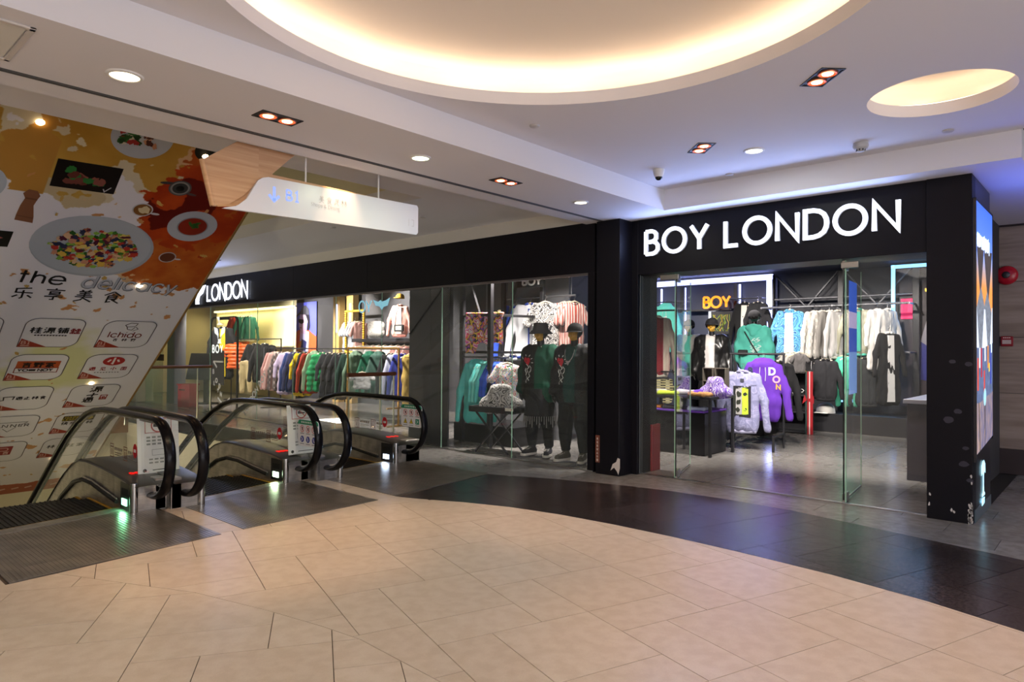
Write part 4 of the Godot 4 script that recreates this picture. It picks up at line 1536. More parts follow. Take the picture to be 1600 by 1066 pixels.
# ------------------------------------------------------------------ the food poster on the underside of the upper escalator
func build_mural() -> void:
	var t := thing("food_poster", "huge slanted food court poster with plates and shop logos above the escalators", "poster", Vector3(-14.867, -0.975, -4.2))
	var d := Vector3(0.836, 0.5487, 0)
	t.basis = Basis(Vector3(0, 0, -1), d, Vector3(0, 0, -1).cross(d))
	# local x: to the right as one faces it (0 is its right edge), y: up the slope
	var W := 2.95
	var top := 10.3
	var g := G.new()
	g.box(Vector3(-W / 2, (top - 0.4) / 2, -0.16), Vector3(W, top + 0.4, 0.3))
	part("truss_cladding", g, mat("cladding_grey", Color("8f8878"), 0.6), t)
	part("edge_trim", gbox(Vector3(0.0, (top - 0.4) / 2, -0.02), Vector3(0.03, top + 0.4, 0.06), 0.004), mat("edge_gold", Color("8d6a33"), 0.45), t)
	var im := Image.create(256, 896, false, Image.FORMAT_RGBA8)
	var f := FastNoiseLite.new()
	f.seed = 2
	f.frequency = 0.9
	f.fractal_octaves = 4
	var f2 := FastNoiseLite.new()
	f2.seed = 19
	f2.frequency = 2.6
	f2.fractal_octaves = 3
	for yy in 896:
		for xx in 256:
			var u := W * (1.0 - xx / 256.0)
			var v := top - (top + 0.4) * yy / 896.0
			var a := f.get_noise_2d(u * 1.1, v * 1.1)
			var b := f2.get_noise_2d(u, v)
			var c := Color("e9e7ee")
			var wash := v - 7.55 + a * 0.9 + b * 0.3 - (0.5 if u > 1.7 else 0.0) * (u - 1.7)
			if wash > 0.0:
				c = Color("c9b892") if a > 0.1 else Color("d8cdb0")
			if wash > 0.35 + b * 0.5:
				c = Color("b98a34").lerp(Color("c9a04a"), clampf(a + 0.5, 0, 1))
			if u > 2.2 and v > 7.5 and b + a > -0.2:
				c = Color("bd8a3e")
			var hot := 1.35 - u + (a * 0.45 + b * 0.35) - absf(v - 7.5) * 0.28 if v < 7.5 else 1.45 - u + a * 0.4 + b * 0.3 - (v - 7.5) * 0.55
			if v > 6.0 + b * 0.25 + a * 0.3 and hot > 0.0:
				c = Color("d9b48a")
				if hot > 0.12:
					c = Color("c9702c").lerp(Color("b4521c"), clampf(b + 0.5, 0, 1))
				var core := Vector2(u - 0.75, (v - 7.55) * 0.75).length() + a * 0.3 + b * 0.25
				if core < 0.62:
					c = Color("a83410").lerp(Color("c24a18"), clampf(b + 0.5, 0, 1))
				if core < 0.3:
					c = Color("6a140c")
			if v < 6.2 and b > 0.42 and v > 5.2 and a < 0.2:
				c = Color("c98d5a")
			var green := 0.62 - Vector2((u - 1.35) * 0.8, (v - 4.0) * 0.6).length() + a * 0.35
			if green > 0.0:
				c = c.lerp(Color("cfd28a"), clampf(green * 2.5, 0, 0.75))
			if v < 2.6 and b + a * 0.5 > 0.42 and v > 0.2:
				c = Color("cf9a66")
			if v < 0.02 + 0.06 * b and v > -0.36:
				c = Color("a9553a")
			elif v <= -0.36:
				c = Color("a9553a")
			im.set_pixel(xx, yy, c)
	var m := mat("poster_print", Color.WHITE, 0.35)
	m.albedo_texture = ImageTexture.create_from_image(im)
	var pg := G.new()
	pg.quad(Vector3(-W, -0.4, 0), Vector3(0, -0.4, 0), Vector3(0, top, 0), Vector3(-W, top, 0))
	part("poster_sheet", pg, m, t)
	var paint := painted("poster_paint", 0.4)
	var xf := Transform3D()
	var p := G.new()
	# crockery, drawn flat as on the print: [u, v, half width, half height, turn]
	var ell := func(c: String, u: float, v: float, rx: float, ry: float, z: float, turn := 0.0, wob := 0.0):
		p.col = lin(c)
		p.prism(blob(Vector2(-u, v), rx, ry, wob, 36 if wob == 0.0 else 16, turn), z, z + 0.001, xf, false)
	ell.call("a8aeb8", 1.50, 6.71, 0.66, 0.56, 0.003, -0.12)
	ell.call("b3bac4", 1.52, 6.73, 0.64, 0.54, 0.004, -0.12)
	var salad := ["3f7a2c", "2f5f24", "7fae45", "b8352c", "d8b24a", "c98f72", "2c3350", "d9b38e", "5a2038", "e0c86a", "8fbf4a", "b06a4a"]
	for i in 280:
		var a := rng.randf() * TAU
		var r := sqrt(rng.randf())
		ell.call(salad[rng.randi() % 12], 1.49 + cos(a) * r * 0.45, 6.70 + sin(a) * r * 0.35, rng.randf_range(0.022, 0.06), rng.randf_range(0.02, 0.045), 0.006 + i * 0.00003, rng.randf() * 3.0, 0.3)
	ell.call("b7bcc6", 0.55, 7.31, 0.295, 0.285, 0.004)
	ell.call("8f949c", 0.55, 7.31, 0.185, 0.175, 0.006)
	ell.call("8e2a16", 0.55, 7.31, 0.17, 0.16, 0.007)
	for i in 7:
		ell.call("2f6a2a", 0.55 + rng.randf_range(-0.06, 0.06), 7.33 + rng.randf_range(-0.04, 0.04), 0.045, 0.018, 0.009, rng.randf() * 3, 0.3)
	ell.call("b9bec8", 1.51, 8.56, 0.30, 0.30, 0.004)
	for i in 40:
		var side := -1.0 if i < 22 else 1.0
		var c: String = ["2f5a2a", "3f7a35", "24421f", "d8d0b8", "a8302c"][i % 5] if side < 0 else ["c98f6a", "b5764e", "5a3428", "d8a888"][i % 4]
		ell.call(c, 1.51 - side * 0.11 + rng.randf_range(-0.09, 0.09), 8.58 + rng.randf_range(-0.12, 0.12), 0.045, 0.03, 0.006 + i * 0.00005, rng.randf() * 3, 0.3)
	p.col = lin("171113")
	p.prism(pv([-2.17, 8.05, -1.56, 8.07, -1.55, 7.66, -2.16, 7.64]), 0.004, 0.005, xf, false)
	for i in 16:
		ell.call(["7a4038", "8d5248", "2f7a3a", "6a342e"][i % 4], 1.86 + rng.randf_range(-0.17, 0.17), 7.85 + rng.randf_range(-0.1, 0.1), 0.06, 0.045, 0.006 + i * 0.0001, rng.randf() * 3, 0.25)
	p.col = lin("c9c9cc")
	p.ribbon([Vector2(-1.67, 7.72), Vector2(-1.65, 7.68), Vector2(-1.60, 7.76)], 0.012, xf, 0.008, 0.009)
	ell.call("c8cad0", 1.19, 7.48, 0.112, 0.11, 0.005)
	ell.call("8a5a2c", 1.19, 7.48, 0.098, 0.096, 0.006)
	ell.call("e2cfa4", 1.17, 7.48, 0.07, 0.06, 0.007, 0.4, 0.25)
	ell.call("c8cad0", 1.04, 7.44, 0.05, 0.018, 0.005)
	ell.call("5c5a5a", 0.915, 7.93, 0.125, 0.125, 0.005)
	ell.call("8c8a88", 0.915, 7.93, 0.105, 0.105, 0.006)
	ell.call("3a3838", 0.915, 7.93, 0.085, 0.085, 0.007)
	ell.call("141212", 0.915, 7.93, 0.045, 0.045, 0.008)
	ell.call("4a4646", 1.07, 7.98, 0.08, 0.022, 0.005, 0.15)
	ell.call("4a4646", 0.76, 7.86, 0.06, 0.018, 0.005, -0.1)
	ell.call("b5b2b4", 0.645, 6.67, 0.105, 0.105, 0.005)
	ell.call("6a3626", 0.645, 6.67, 0.09, 0.09, 0.006)
	ell.call("c9c9cc", 0.51, 6.65, 0.04, 0.014, 0.006)
	ell.call("1c1815", 0.80, 8.58, 0.17, 0.17, 0.005)
	ell.call("b7c0cc", 2.66, 7.55, 0.14, 0.22, 0.004)
	p.col = lin("141214")
	p.prism(pv([-2.75, 6.83, -2.33, 6.84, -2.34, 6.57, -2.75, 6.55]), 0.004, 0.005, xf, false)
	ell.call("b5655c", 2.50, 6.72, 0.08, 0.05, 0.006, 0.0, 0.3)
	p.col = lin("8a5a40")   # pepper mill
	p.prism(pv([-2.36, 7.04, -2.19, 7.02, -2.20, 7.12, -2.235, 7.3, -2.22, 7.40, -2.205, 7.46, -2.24, 7.53, -2.32, 7.54, -2.36, 7.47, -2.33, 7.40, -2.35, 7.28, -2.36, 7.12]), 0.004, 0.005, xf, false)
	p.col = lin("6f452f")
	p.ribbon([Vector2(-2.36, 7.12), Vector2(-2.20, 7.10)], 0.012, xf, 0.006, 0.007)
	p.ribbon([Vector2(-2.33, 7.405), Vector2(-2.22, 7.40)], 0.02, xf, 0.006, 0.007)
	for i in 46:   # splashes of paint
		var lowp := i % 3 == 0
		ell.call("c9915c" if i % 2 else "c9a55a", rng.randf_range(0.2, 2.8), rng.randf_range(5.3, 7.9) if not lowp else rng.randf_range(0.3, 4.8), rng.randf_range(0.012, 0.06), rng.randf_range(0.01, 0.03), 0.003, rng.randf() * 3, 0.35)
	part("printed_food", p, paint, t, "printed plates, cups and a pepper mill")
	# lettering
	p = G.new()
	p.col = lin("1c1a1f")
	words(p, "y", Vector2(-2.62, 5.94), 0.25, 0.03, xf, 0.005, 0.006, 0.2, 1.0, 0.1)
	part("printed_letter", p, paint, t)
	for q in [["t", -2.14], ["h", -1.995], ["e", -1.82]]:
		p = G.new()
		p.col = lin("1c1a1f")
		words(p, q[0], Vector2(q[1], 5.94), 0.24, 0.03, xf, 0.005, 0.006, 0.22, 1.0, 0.05)
		part("printed_letter", p, paint, t)
	for i in 4:
		p = G.new()
		p.col = lin("1c1a1f")
		hanzi(p, [["le", "xiang", "mei", "shi"][i]], Vector2(-2.16 + 0.33 * i, 5.61), 0.25, 0.022, 0.33, xf, 0.005, 0.006)
		part("printed_character", p, paint, t)
	p = G.new()
	p.col = lin("3c4152")
	words(p, "delicacy", Vector2(-1.455, 5.915), 0.255, 0.04, xf, 0.008, 0.009, 0.21, 0.78, 0.05)
	p.col = lin("b9bdc9")
	words(p, "delicacy", Vector2(-1.46, 5.925), 0.255, 0.028, xf, 0.010, 0.011, 0.21, 0.78, 0.05)
	part("printed_words", p, paint, t, "pale printed word with a shadow")
	# shop logos in rounded boxes
	for col_ in 3:
		for row in 5:
			p = G.new()
			var x0 := -0.96 + (-0.92) * col_ 
			var y0 := 4.52 - 0.878 * row
			var ce := Vector2(x0 + 0.34, y0 + 0.34)
			if x0 < -W:
				x0 = -W + 0.01
			p.col = lin("e4e3ea")
			var outline := PackedVector2Array([Vector2(x0, y0), Vector2(x0 + 0.48, y0)])
			outline.append_array(PackedVector2Array(arc2(Vector2(x0 + 0.52, y0 + 0.16), 0.16, 0.16, -90, 0, 6)))
			outline.append_array(PackedVector2Array(arc2(Vector2(x0 + 0.56, y0 + 0.56), 0.12, 0.12, 0, 90, 6)))
			outline.append_array(PackedVector2Array(arc2(Vector2(x0 + 0.16, y0 + 0.52), 0.16, 0.16, 90, 180, 6)))
			p.prism(outline, 0.004, 0.005, xf, false)
			p.col = lin("5c5660")
			p.ribbon(Array(outline), 0.012, xf, 0.006, 0.007, true)
			p.col = lin("9c3426")
			p.prism(pv([x0, y0, x0 + 0.34, y0, x0 + 0.02, y0 + 0.2]), 0.007, 0.008, xf, false)
			p.col = lin("d9b0a6")
			words(p, "B1", Vector2(x0 + 0.035, y0 + 0.07), 0.075, 0.012, xf, 0.009, 0.010, 0.3)
			p.ribbon([Vector2(x0 + 0.03, y0 + 0.035), Vector2(x0 + 0.13, y0 + 0.035)], 0.02, xf, 0.009, 0.010)
			if col_ < 2:
				logo(p, col_, row, ce, xf)
			part("shop_logo", p, paint, t)
	p = G.new()
	p.col = lin("d9b9a8")
	for i in 9:
		p.ribbon([Vector2(-1.9 + i * 0.2, -0.2), Vector2(-1.8 + i * 0.2, -0.16)], 0.05, xf, 0.003, 0.004)
	part("strip_lettering", p, paint, t).set_meta("kind", "stuff")
	for s in [[0.83, 8.49], [0.79, 6.02], [0.73, 3.49], [0.68, 0.92], [2.41, 8.47]]:
		var sp := G.new()
		sp.lathe([Vector2(0.001, 0.012), Vector2(0.026, 0.012), Vector2(0.038, 0.0)], 20, Transform3D(Basis(Vector3.RIGHT, PI / 2), Vector3(-s[0], s[1], 0.0)))
		part("soffit_lamp", sp, glow("soffit_lamp_glow", Color(1.0, 0.86, 0.66), 30.0), t, "small round glowing spotlight set in the poster")
		var at: Vector3 = t.transform * Vector3(-s[0], s[1], 0.03)
		spot(at, t.basis.z, 50, 0.22, Color(1.0, 0.8, 0.6), 0.7, 0.035)

func logo(p: G, col_: int, row: int, ce: Vector2, xf: Transform3D) -> void:
	var z := 0.009
	var k := col_ + row * 2
	if k == 1:      # left column, top: 桂源铺
		pass
	match [col_, row]:
		[1, 0]:
			p.col = lin("26242a")
			hanzi(p, ["gui", "yuan", "pu"], ce + Vector2(-0.27, 0.0), 0.14, 0.02, 0.155, xf, z, z + 0.001)
			p.col = lin("8a2430")
			hanzi(p, ["pin", "pin"], ce + Vector2(0.20, 0.0), 0.055, 0.012, 0.06, xf, z, z + 0.001)
			hanzi(p, ["pin", "pin"], ce + Vector2(0.20, 0.065), 0.055, 0.012, 0.06, xf, z, z + 0.001)
			p.col = lin("4a4650")
			for i in 11:
				p.ribbon([ce + Vector2(-0.2 + i * 0.035, -0.05), ce + Vector2(-0.175 + i * 0.035, -0.05)], 0.03, xf, z, z + 0.001)
		[0, 0]:
			p.col = lin("7c3434")
			words(p, "Ichido", ce + Vector2(-0.23, -0.07), 0.14, 0.017, xf, z, z + 0.001, 0.22, 0.82)
			p.col = lin("5a5054")   # small chef in a puffy hat
			p.ribbon([ce + Vector2(-0.08, 0.24), ce + Vector2(-0.02, 0.30), ce + Vector2(0.07, 0.29), ce + Vector2(0.06, 0.23), ce + Vector2(0.04, 0.21), ce + Vector2(-0.05, 0.20)], 0.012, xf, z, z + 0.001, true)
			p.ribbon([ce + Vector2(-0.05, 0.2), ce + Vector2(-0.03, 0.14), ce + Vector2(0.03, 0.12), ce + Vector2(0.06, 0.2)], 0.011, xf, z, z + 0.001)
			p.ribbon([ce + Vector2(0.07, 0.2), ce + Vector2(0.11, 0.15), ce + Vector2(0.05, 0.1)], 0.011, xf, z, z + 0.001)
			hanzi(p, ["ji", "lin", "ye"], ce + Vector2(-0.15, -0.17), 0.07, 0.01, 0.12, xf, z, z + 0.001)
		[1, 1]:
			p.col = lin("b8522a")
			p.prism(rrect(ce + Vector2(0, 0.08), 0.52, 0.19, 0.004, 1), z, z + 0.001, xf, false)
			p.col = lin("8a2a20")
			p.ribbon([ce + Vector2(-0.26, -0.13), ce + Vector2(0.26, -0.13), ce + Vector2(0.26, 0.0), ce + Vector2(-0.26, 0.0)], 0.012, xf, z, z + 0.001, true)
			p.col = lin("1c1416")
			hanzi(p, ["ji", "ye", "jia"], ce + Vector2(-0.2, 0.015), 0.125, 0.022, 0.14, xf, z + 0.002, z + 0.003)
			words(p, "YO", ce + Vector2(-0.22, -0.09), 0.06, 0.016, xf, z + 0.002, z + 0.003, 0.25)
			words(p, "NOY", ce + Vector2(0.02, -0.09), 0.06, 0.016, xf, z + 0.002, z + 0.003, 0.25)
			p.ribbon([ce + Vector2(-0.09, -0.06), ce + Vector2(-0.01, -0.06)], 0.05, xf, z + 0.002, z + 0.003)
		[0, 1]:
			p.col = lin("b0222a")
			p.prism(PackedVector2Array(arc2(ce + Vector2(0.03, 0.16), 0.15, 0.12, 0, 345, 23)), z, z + 0.001, xf, false)
			p.col = lin("efe8e8")
			hanzi(p, ["xiao"], ce + Vector2(-0.07, 0.075), 0.19, 0.03, 0.1, xf, z + 0.002, z + 0.003)
			p.col = lin("a0323a")
			hanzi(p, ["yu", "jian", "xiao", "mian"], ce + Vector2(-0.26, -0.1), 0.095, 0.012, 0.145, xf, z, z + 0.001)
			p.col = lin("6a6470")
			for i in 9:
				p.ribbon([ce + Vector2(-0.16 + i * 0.04, -0.16), ce + Vector2(-0.14 + i * 0.04, -0.16)], 0.018, xf, z, z + 0.001)
		[1, 2]:
			p.col = lin("2e2a30")
			p.ribbon([ce + Vector2(-0.3, -0.05), ce + Vector2(-0.24, -0.03), ce + Vector2(-0.25, 0.06), ce + Vector2(-0.12, 0.07), ce + Vector2(-0.13, -0.02)], 0.016, xf, z, z + 0.001)
			hanzi(p, ["yu", "zhi", "lin", "shi"], ce + Vector2(-0.1, -0.03), 0.09, 0.013, 0.1, xf, z, z + 0.001)
		[0, 2]:
			p.col = lin("1d1b1f")   # three brushed characters, one above the other, and a red seal
			hanzi(p, ["yuan"], ce + Vector2(-0.08, 0.12), 0.18, 0.024, 0.1, xf, z, z + 0.001)
			p.ribbon([ce + Vector2(-0.09, 0.02), ce + Vector2(0.07, 0.045)], 0.026, xf, z, z + 0.001)
			p.ribbon([ce + Vector2(0.0, 0.1), ce + Vector2(-0.01, -0.03)], 0.024, xf, z, z + 0.001)
			hanzi(p, ["yu"], ce + Vector2(-0.12, -0.2), 0.16, 0.022, 0.1, xf, z, z + 0.001)
			p.col = lin("a03a30")
			p.ribbon([ce + Vector2(0.12, -0.12), ce + Vector2(0.21, -0.12), ce + Vector2(0.21, 0.02), ce + Vector2(0.12, 0.02)], 0.016, xf, z, z + 0.001, true)
			hanzi(p, ["pin"], ce + Vector2(0.13, -0.1), 0.07, 0.014, 0.1, xf, z, z + 0.001)
		[1, 3]:
			p.col = lin("3f3d44")
			p.ribbon([ce + Vector2(-0.25, 0.14), ce + Vector2(0.2, 0.14), ce + Vector2(0.14, 0.06), ce + Vector2(0.13, 0.0)], 0.01, xf, z, z + 0.001)
			p.ribbon([ce + Vector2(-0.1, -0.05), ce + Vector2(-0.02, -0.16), ce + Vector2(0.07, -0.02)], 0.01, xf, z, z + 0.001)
			var t := typed("MANNER", 0.12, 0.001)
			merge(p, t, xf.translated(Vector3(ce.x - 0.05, ce.y + 0.03, z)), Vector3(1.2, 1, 1))
		[0, 3]:
			p.col = lin("2d2a20")
			p.prism(rrect(ce + Vector2(-0.02, 0.16), 0.46, 0.17, 0.015, 3), z, z + 0.001, xf, false)
			p.col = lin("b8a43a")
			merge(p, typed("HAPPY", 0.085, 0.001, true), Transform3D(Basis(), Vector3(ce.x - 0.1, ce.y + 0.195, z + 0.002)), Vector3.ONE)
			merge(p, typed("LEMON", 0.085, 0.001, true), Transform3D(Basis(), Vector3(ce.x - 0.1, ce.y + 0.125, z + 0.002)), Vector3.ONE)
			p.prism(PackedVector2Array(arc2(ce + Vector2(0.12, 0.16), 0.07, 0.06, 0, 340, 15)), z + 0.001, z + 0.002, xf, false)
			p.col = lin("2e2a30")
			hanzi(p, ["kuai", "le", "ji", "lin"], ce + Vector2(-0.24, -0.05), 0.1, 0.016, 0.12, xf, z, z + 0.001)
		[1, 4]:
			p.col = lin("8f2028")
			p.prism(rrect(ce + Vector2(-0.1, 0.05), 0.52, 0.3, 0.01, 2), z, z + 0.001, xf, false)
			p.col = lin("d9b4b0")
			p.ribbon(Array(rrect(ce + Vector2(0.0, 0.1), 0.2, 0.1, 0.04, 4)), 0.016, xf, z + 0.002, z + 0.003, true)
			hanzi(p, ["jia", "ji"], ce + Vector2(-0.1, -0.07), 0.1, 0.016, 0.14, xf, z + 0.002, z + 0.003)
		[0, 4]:
			p.col = lin("35323a")
			hanzi(p, ["lin", "le", "gui", "jia"], ce + Vector2(-0.27, 0.0), 0.12, 0.015, 0.145, xf, z, z + 0.001)

func merge(g: G, m: Mesh, xf: Transform3D, s: Vector3) -> void:   # a TextMesh joins a drawing, centred at xf
	var a := m.surface_get_arrays(0)
	var ps: PackedVector3Array = a[Mesh.ARRAY_VERTEX]
	var ns: PackedVector3Array = a[Mesh.ARRAY_NORMAL]
	var id: PackedInt32Array = a[Mesh.ARRAY_INDEX] if a[Mesh.ARRAY_INDEX] != null else PackedInt32Array(range(ps.size()))
	var base := g.v.size()
	for i in ps.size():
		g.vert(xf * (ps[i] * s), (xf.basis * ns[i]).normalized())
	for i in id:
		g.ix.append(base + i)

# ------------------------------------------------------------------ lamps in the ceiling
func downlight(label: String, at: Vector3, r: float, tone: Color, e: float) -> void:
	var t := thing("downlight", label, "downlight", at, 0.0, "round downlights")
	var g := G.new()
	g.lathe([Vector2(r * 0.78, -0.002), Vector2(r * 0.8, -0.010), Vector2(r * 0.95, -0.008), Vector2(r, -0.001), Vector2(r, 0.003)], 36)
	part("trim_ring", g, mat("white_metal", Color("e8e6e2"), 0.5), t)
	g = G.new()
	g.lathe([Vector2(r * 0.8, -0.004), Vector2(r * 0.5, -0.001), Vector2(0.001, -0.001)], 30)
	part("diffuser", g, glow("down_%s" % tone.to_html(), tone, 7.0), t)
	area(at + Vector3(0, -0.012, 0), Vector3.DOWN, Vector2(r * 1.3, r * 1.3), e, tone)

func twin_spot(label: String, at: Vector3, turn: float, aim: Vector3, e: float) -> void:
	var t := thing("twin_spotlight", label, "spotlight", at, turn, "square recessed twin spotlights")
	var black := mat("spot_black", Color("1a1716"), 0.5)
	var g := G.new()
	for p in [[Vector3(-0.145, -0.002, 0), Vector3(0.01, 0.008, 0.16)], [Vector3(0.145, -0.002, 0), Vector3(0.01, 0.008, 0.16)], [Vector3(0, -0.002, 0.075), Vector3(0.28, 0.008, 0.01)], [Vector3(0, -0.002, -0.075), Vector3(0.28, 0.008, 0.01)], [Vector3(0, 0.0, 0), Vector3(0.28, 0.004, 0.15)]]:
		g.box(p[0], p[1], 0.001)
	part("frame", g, black, t)
	for s in [-0.07, 0.07]:
		g = G.new()
		g.lathe([Vector2(0.058, -0.012), Vector2(0.062, -0.010), Vector2(0.062, -0.002)], 24, Transform3D(Basis(), Vector3(s, 0, 0)))
		part("bezel", g, mat("bezel_copper", Color("b5755a"), 0.3, 0.8), t)
		g = G.new()
		g.lathe([Vector2(0.056, -0.010), Vector2(0.04, -0.004), Vector2(0.001, -0.003)], 24, Transform3D(Basis(), Vector3(s, 0, 0)))
		part("lens", g, glow("spot_lens_rim", Color(1.0, 0.5, 0.3), 0.3), t)
		g = G.new()
		g.lathe([Vector2(0.034, -0.009), Vector2(0.02, -0.013), Vector2(0.001, -0.014)], 20, Transform3D(Basis(), Vector3(s, 0, 0)))
		part("bulb", g, glow("spot_bulb", Color(1.0, 0.85, 0.7), 14.0), t)
		spot(t.transform * Vector3(s, -0.03, 0), aim, 32, e, Color(1.0, 0.78, 0.6), 0.7, 0.04)

func build_lamps() -> void:
	# light coves
	var led := glow("cove_led", Color(1.0, 0.9, 0.78), 3.0)
	for h in [[Vector3(-2.10, 3.42, -2.57), 1.86, 16, COVE, "warm LED strip hidden on the ledge of the big round ceiling cove"], [Vector3(-0.97, 3.42, -5.54), 0.54, 8, COVE * 0.07, "warm LED strip hidden on the ledge of the small round ceiling cove"]]:
		var g := G.new()
		var ring := []
		for i in 72:
			ring.append(Vector3(cos(TAU * i / 72) * h[1], 0, sin(TAU * i / 72) * h[1]))
		g.tube(ring, 0.012, 6, -1.0, true)
		solo("cove_light", g, led, h[4], "light", h[0])
		for i in h[2]:
			var a: float = TAU * i / h[2]
			var dir := Vector3(cos(a), 0, sin(a))
			area(h[0] + dir * (h[1] - 0.0) + Vector3(0, 0.03, 0), Vector3(0, 1, 0) - dir * 0.2, Vector2(TAU * h[1] / h[2], 0.04), h[3] / h[2], Color(1.0, 0.88, 0.74), dir)
	var warm := Color(1.0, 0.9, 0.72)
	downlight("large round downlight in the beam at the left, warm white and brightest", Vector3(-4.31, 3.079, -1.40), 0.10, warm, 1.3)
	downlight("round downlight in the middle of the beam between the two twin spots", Vector3(-4.31, 3.079, -3.63), 0.088, Color(0.95, 1.0, 0.82), 1.0)
	downlight("round downlight at the shop end of the beam, above the black pillar", Vector3(-4.31, 3.079, -5.85), 0.082, Color(1.0, 0.97, 0.86), 1.0)
	downlight("round downlight in the higher ceiling beside the smoke detector", Vector3(-2.48, 3.309, -5.98), 0.092, Color(1.0, 1.0, 0.97), 1.0)
	twin_spot("twin spotlight in the beam nearest the viewer, between two round downlights", Vector3(-4.31, 3.08, -2.36), PI / 2, Vector3(-0.25, -1, -0.1), 1.6)
	twin_spot("twin spotlight in the beam near its far end", Vector3(-4.31, 3.08, -4.67), PI / 2, Vector3(0.2, -1, -0.2), 1.6)
	twin_spot("large twin spotlight in the high ceiling between the two round coves", Vector3(-1.48, 3.31, -4.67), -PI / 4, Vector3(0.1, -1, 0.2), 1.6)
	twin_spot("small twin spotlight in the high ceiling left of a round downlight", Vector3(-2.80, 3.31, -5.60), -PI / 4, Vector3(-0.1, -1, -0.5), 1.6)

const COVE := 2.0

# ------------------------------------------------------------------ fittings in the hall
func build_hall_things() -> void:
	var white := mat("white_plastic", Color("dcdad8"), 0.5)
	# security camera
	var t := thing("security_camera", "white dome security camera with a black eye under the ceiling corner", "camera", Vector3(-3.46, 3.31, -6.0))
	var g := G.new()
	g.lathe([Vector2(0.036, -0.075), Vector2(0.05, -0.05), Vector2(0.058, -0.02), Vector2(0.06, 0.0)], 24)
	part("housing", g, white, t)
	g = G.new()
	g.lathe([Vector2(0.001, -0.108), Vector2(0.02, -0.103), Vector2(0.034, -0.088), Vector2(0.037, -0.07)], 20)
	part("dome", g, mat("dome_black", Color("0d0d10"), 0.1), t)
	t = thing("smoke_detector", "round grey smoke detector on the ceiling above the entrance sign", "smoke detector", Vector3(-1.70, 3.31, -6.37))
	g = G.new()
	g.lathe([Vector2(0.001, -0.075), Vector2(0.03, -0.073), Vector2(0.036, -0.055), Vector2(0.055, -0.05), Vector2(0.064, -0.03), Vector2(0.06, 0.0)], 24)
	part("body", g, mat("detector_grey", Color("b9b8ba"), 0.5), t)
	g = G.new()
	for i in 8:
		g.box(Vector3(cos(TAU * i / 8) * 0.034, -0.06, sin(TAU * i / 8) * 0.034), Vector3(0.008, 0.018, 0.008))
	part("vents", g, mat("dome_black", Color("0d0d10"), 0.1), t)
	for c in [["flat round ceiling cap beside the big cove", Vector3(-3.53, 3.31, -4.16)], ["small ceiling cap near the soffit's right end", Vector3(-1.07, 3.31, -6.46)], ["small ceiling cap beside the security camera at the soffit edge", Vector3(-3.0, 3.31, -6.62)], ["small cap in the low ceiling behind the hanging sign", Vector3(-7.0, 3.28, -5.95)], ["small dark cap in the low ceiling at far left by the poster edge", Vector3(-13.6, 3.28, -6.2)], ["small cap in the low ceiling under the hanging sign", Vector3(-8.6, 3.28, -5.6)]]:
		g = G.new()
		g.lathe([Vector2(0.001, -0.016), Vector2(0.036, -0.014), Vector2(0.042, -0.006), Vector2(0.042, 0.0)], 20)
		solo("sprinkler", g, mat("cap_grey", Color("bdb8b6"), 0.5), c[0], "ceiling cap", c[1])
	# access panel at the upper left
	t = thing("access_panel", "square white framed access panel in the beam at upper left", "panel", Vector3(-4.28, 3.08, -0.62))
	g = G.new()
	for s in [-1.0, 1.0]:
		g.box(Vector3(0.265 * s, -0.006, 0), Vector3(0.03, 0.014, 0.56), 0.004)
		g.box(Vector3(0, -0.006, 0.265 * s), Vector3(0.56, 0.014, 0.03), 0.004)
	part("frame", g, mat("panel_frame", Color("cfc8c2"), 0.5), t)
	part("lid", gbox(Vector3(0, -0.003, 0), Vector3(0.49, 0.006, 0.49), 0.002), mat("panel_lid", Color("dddbd5"), 0.35), t)
	direction_sign()
	# the little spotlight that rakes over the sign
	t = thing("sign_spotlight", "small warm spotlight set in the low ceiling right above the hanging sign", "spotlight", Vector3(-5.08, 3.28, -3.42))
	g = G.new()
	g.lathe([Vector2(0.03, -0.004), Vector2(0.05, -0.012), Vector2(0.055, 0.0)], 20)
	part("ring", g, mat("white_metal", Color("e8e6e2"), 0.5), t)
	g = G.new()
	g.lathe([Vector2(0.001, -0.008), Vector2(0.03, -0.005)], 16)
	part("lens", g, glow("spot_bulb", Color(1.0, 0.85, 0.7), 14.0), t)
	spot(Vector3(-5.08, 3.262, -3.42), Vector3(-0.13, -1, 0.0), 26, 2.2, Color(1.0, 0.82, 0.62), 0.9, 0.03)
	# railings
	railing("glass railing with a round wooden handrail between far escalator and shop window", Vector3(-8.8, 0, -6.0), 0.92, 1.13, Color("6a3a22"))
	railing("glass railing with a wooden handrail at the far end of the escalator well", Vector3(-14.3, 0, -4.7), 1.7, 1.14, Color("8a5a36"))
	# red alarm devices on the wood wall
	t = thing("alarm_bell", "round red fire alarm bell high on the wood-grain wall", "alarm bell", Vector3(-1.1, 2.466, -10.41))
	g = G.new()
	g.lathe([Vector2(0.11, 0.0), Vector2(0.118, 0.02), Vector2(0.116, 0.05), Vector2(0.095, 0.075), Vector2(0.055, 0.085), Vector2(0.001, 0.086)], 32, Transform3D(Basis(Vector3.RIGHT, PI / 2), Vector3.ZERO))
	part("gong", g, mat("alarm_red", Color("b5142a"), 0.25), t)
	g = G.new()
	g.lathe([Vector2(0.04, 0.08), Vector2(0.042, 0.095), Vector2(0.03, 0.1), Vector2(0.001, 0.1)], 20, Transform3D(Basis(Vector3.RIGHT, PI / 2), Vector3.ZERO))
	part("centre_cap", g, mat("bell_steel", Color("55565a"), 0.3, 0.8), t)
	t = thing("call_point", "small square red fire alarm call point on the wood-grain wall", "call point", Vector3(-1.1, 1.645, -10.41))
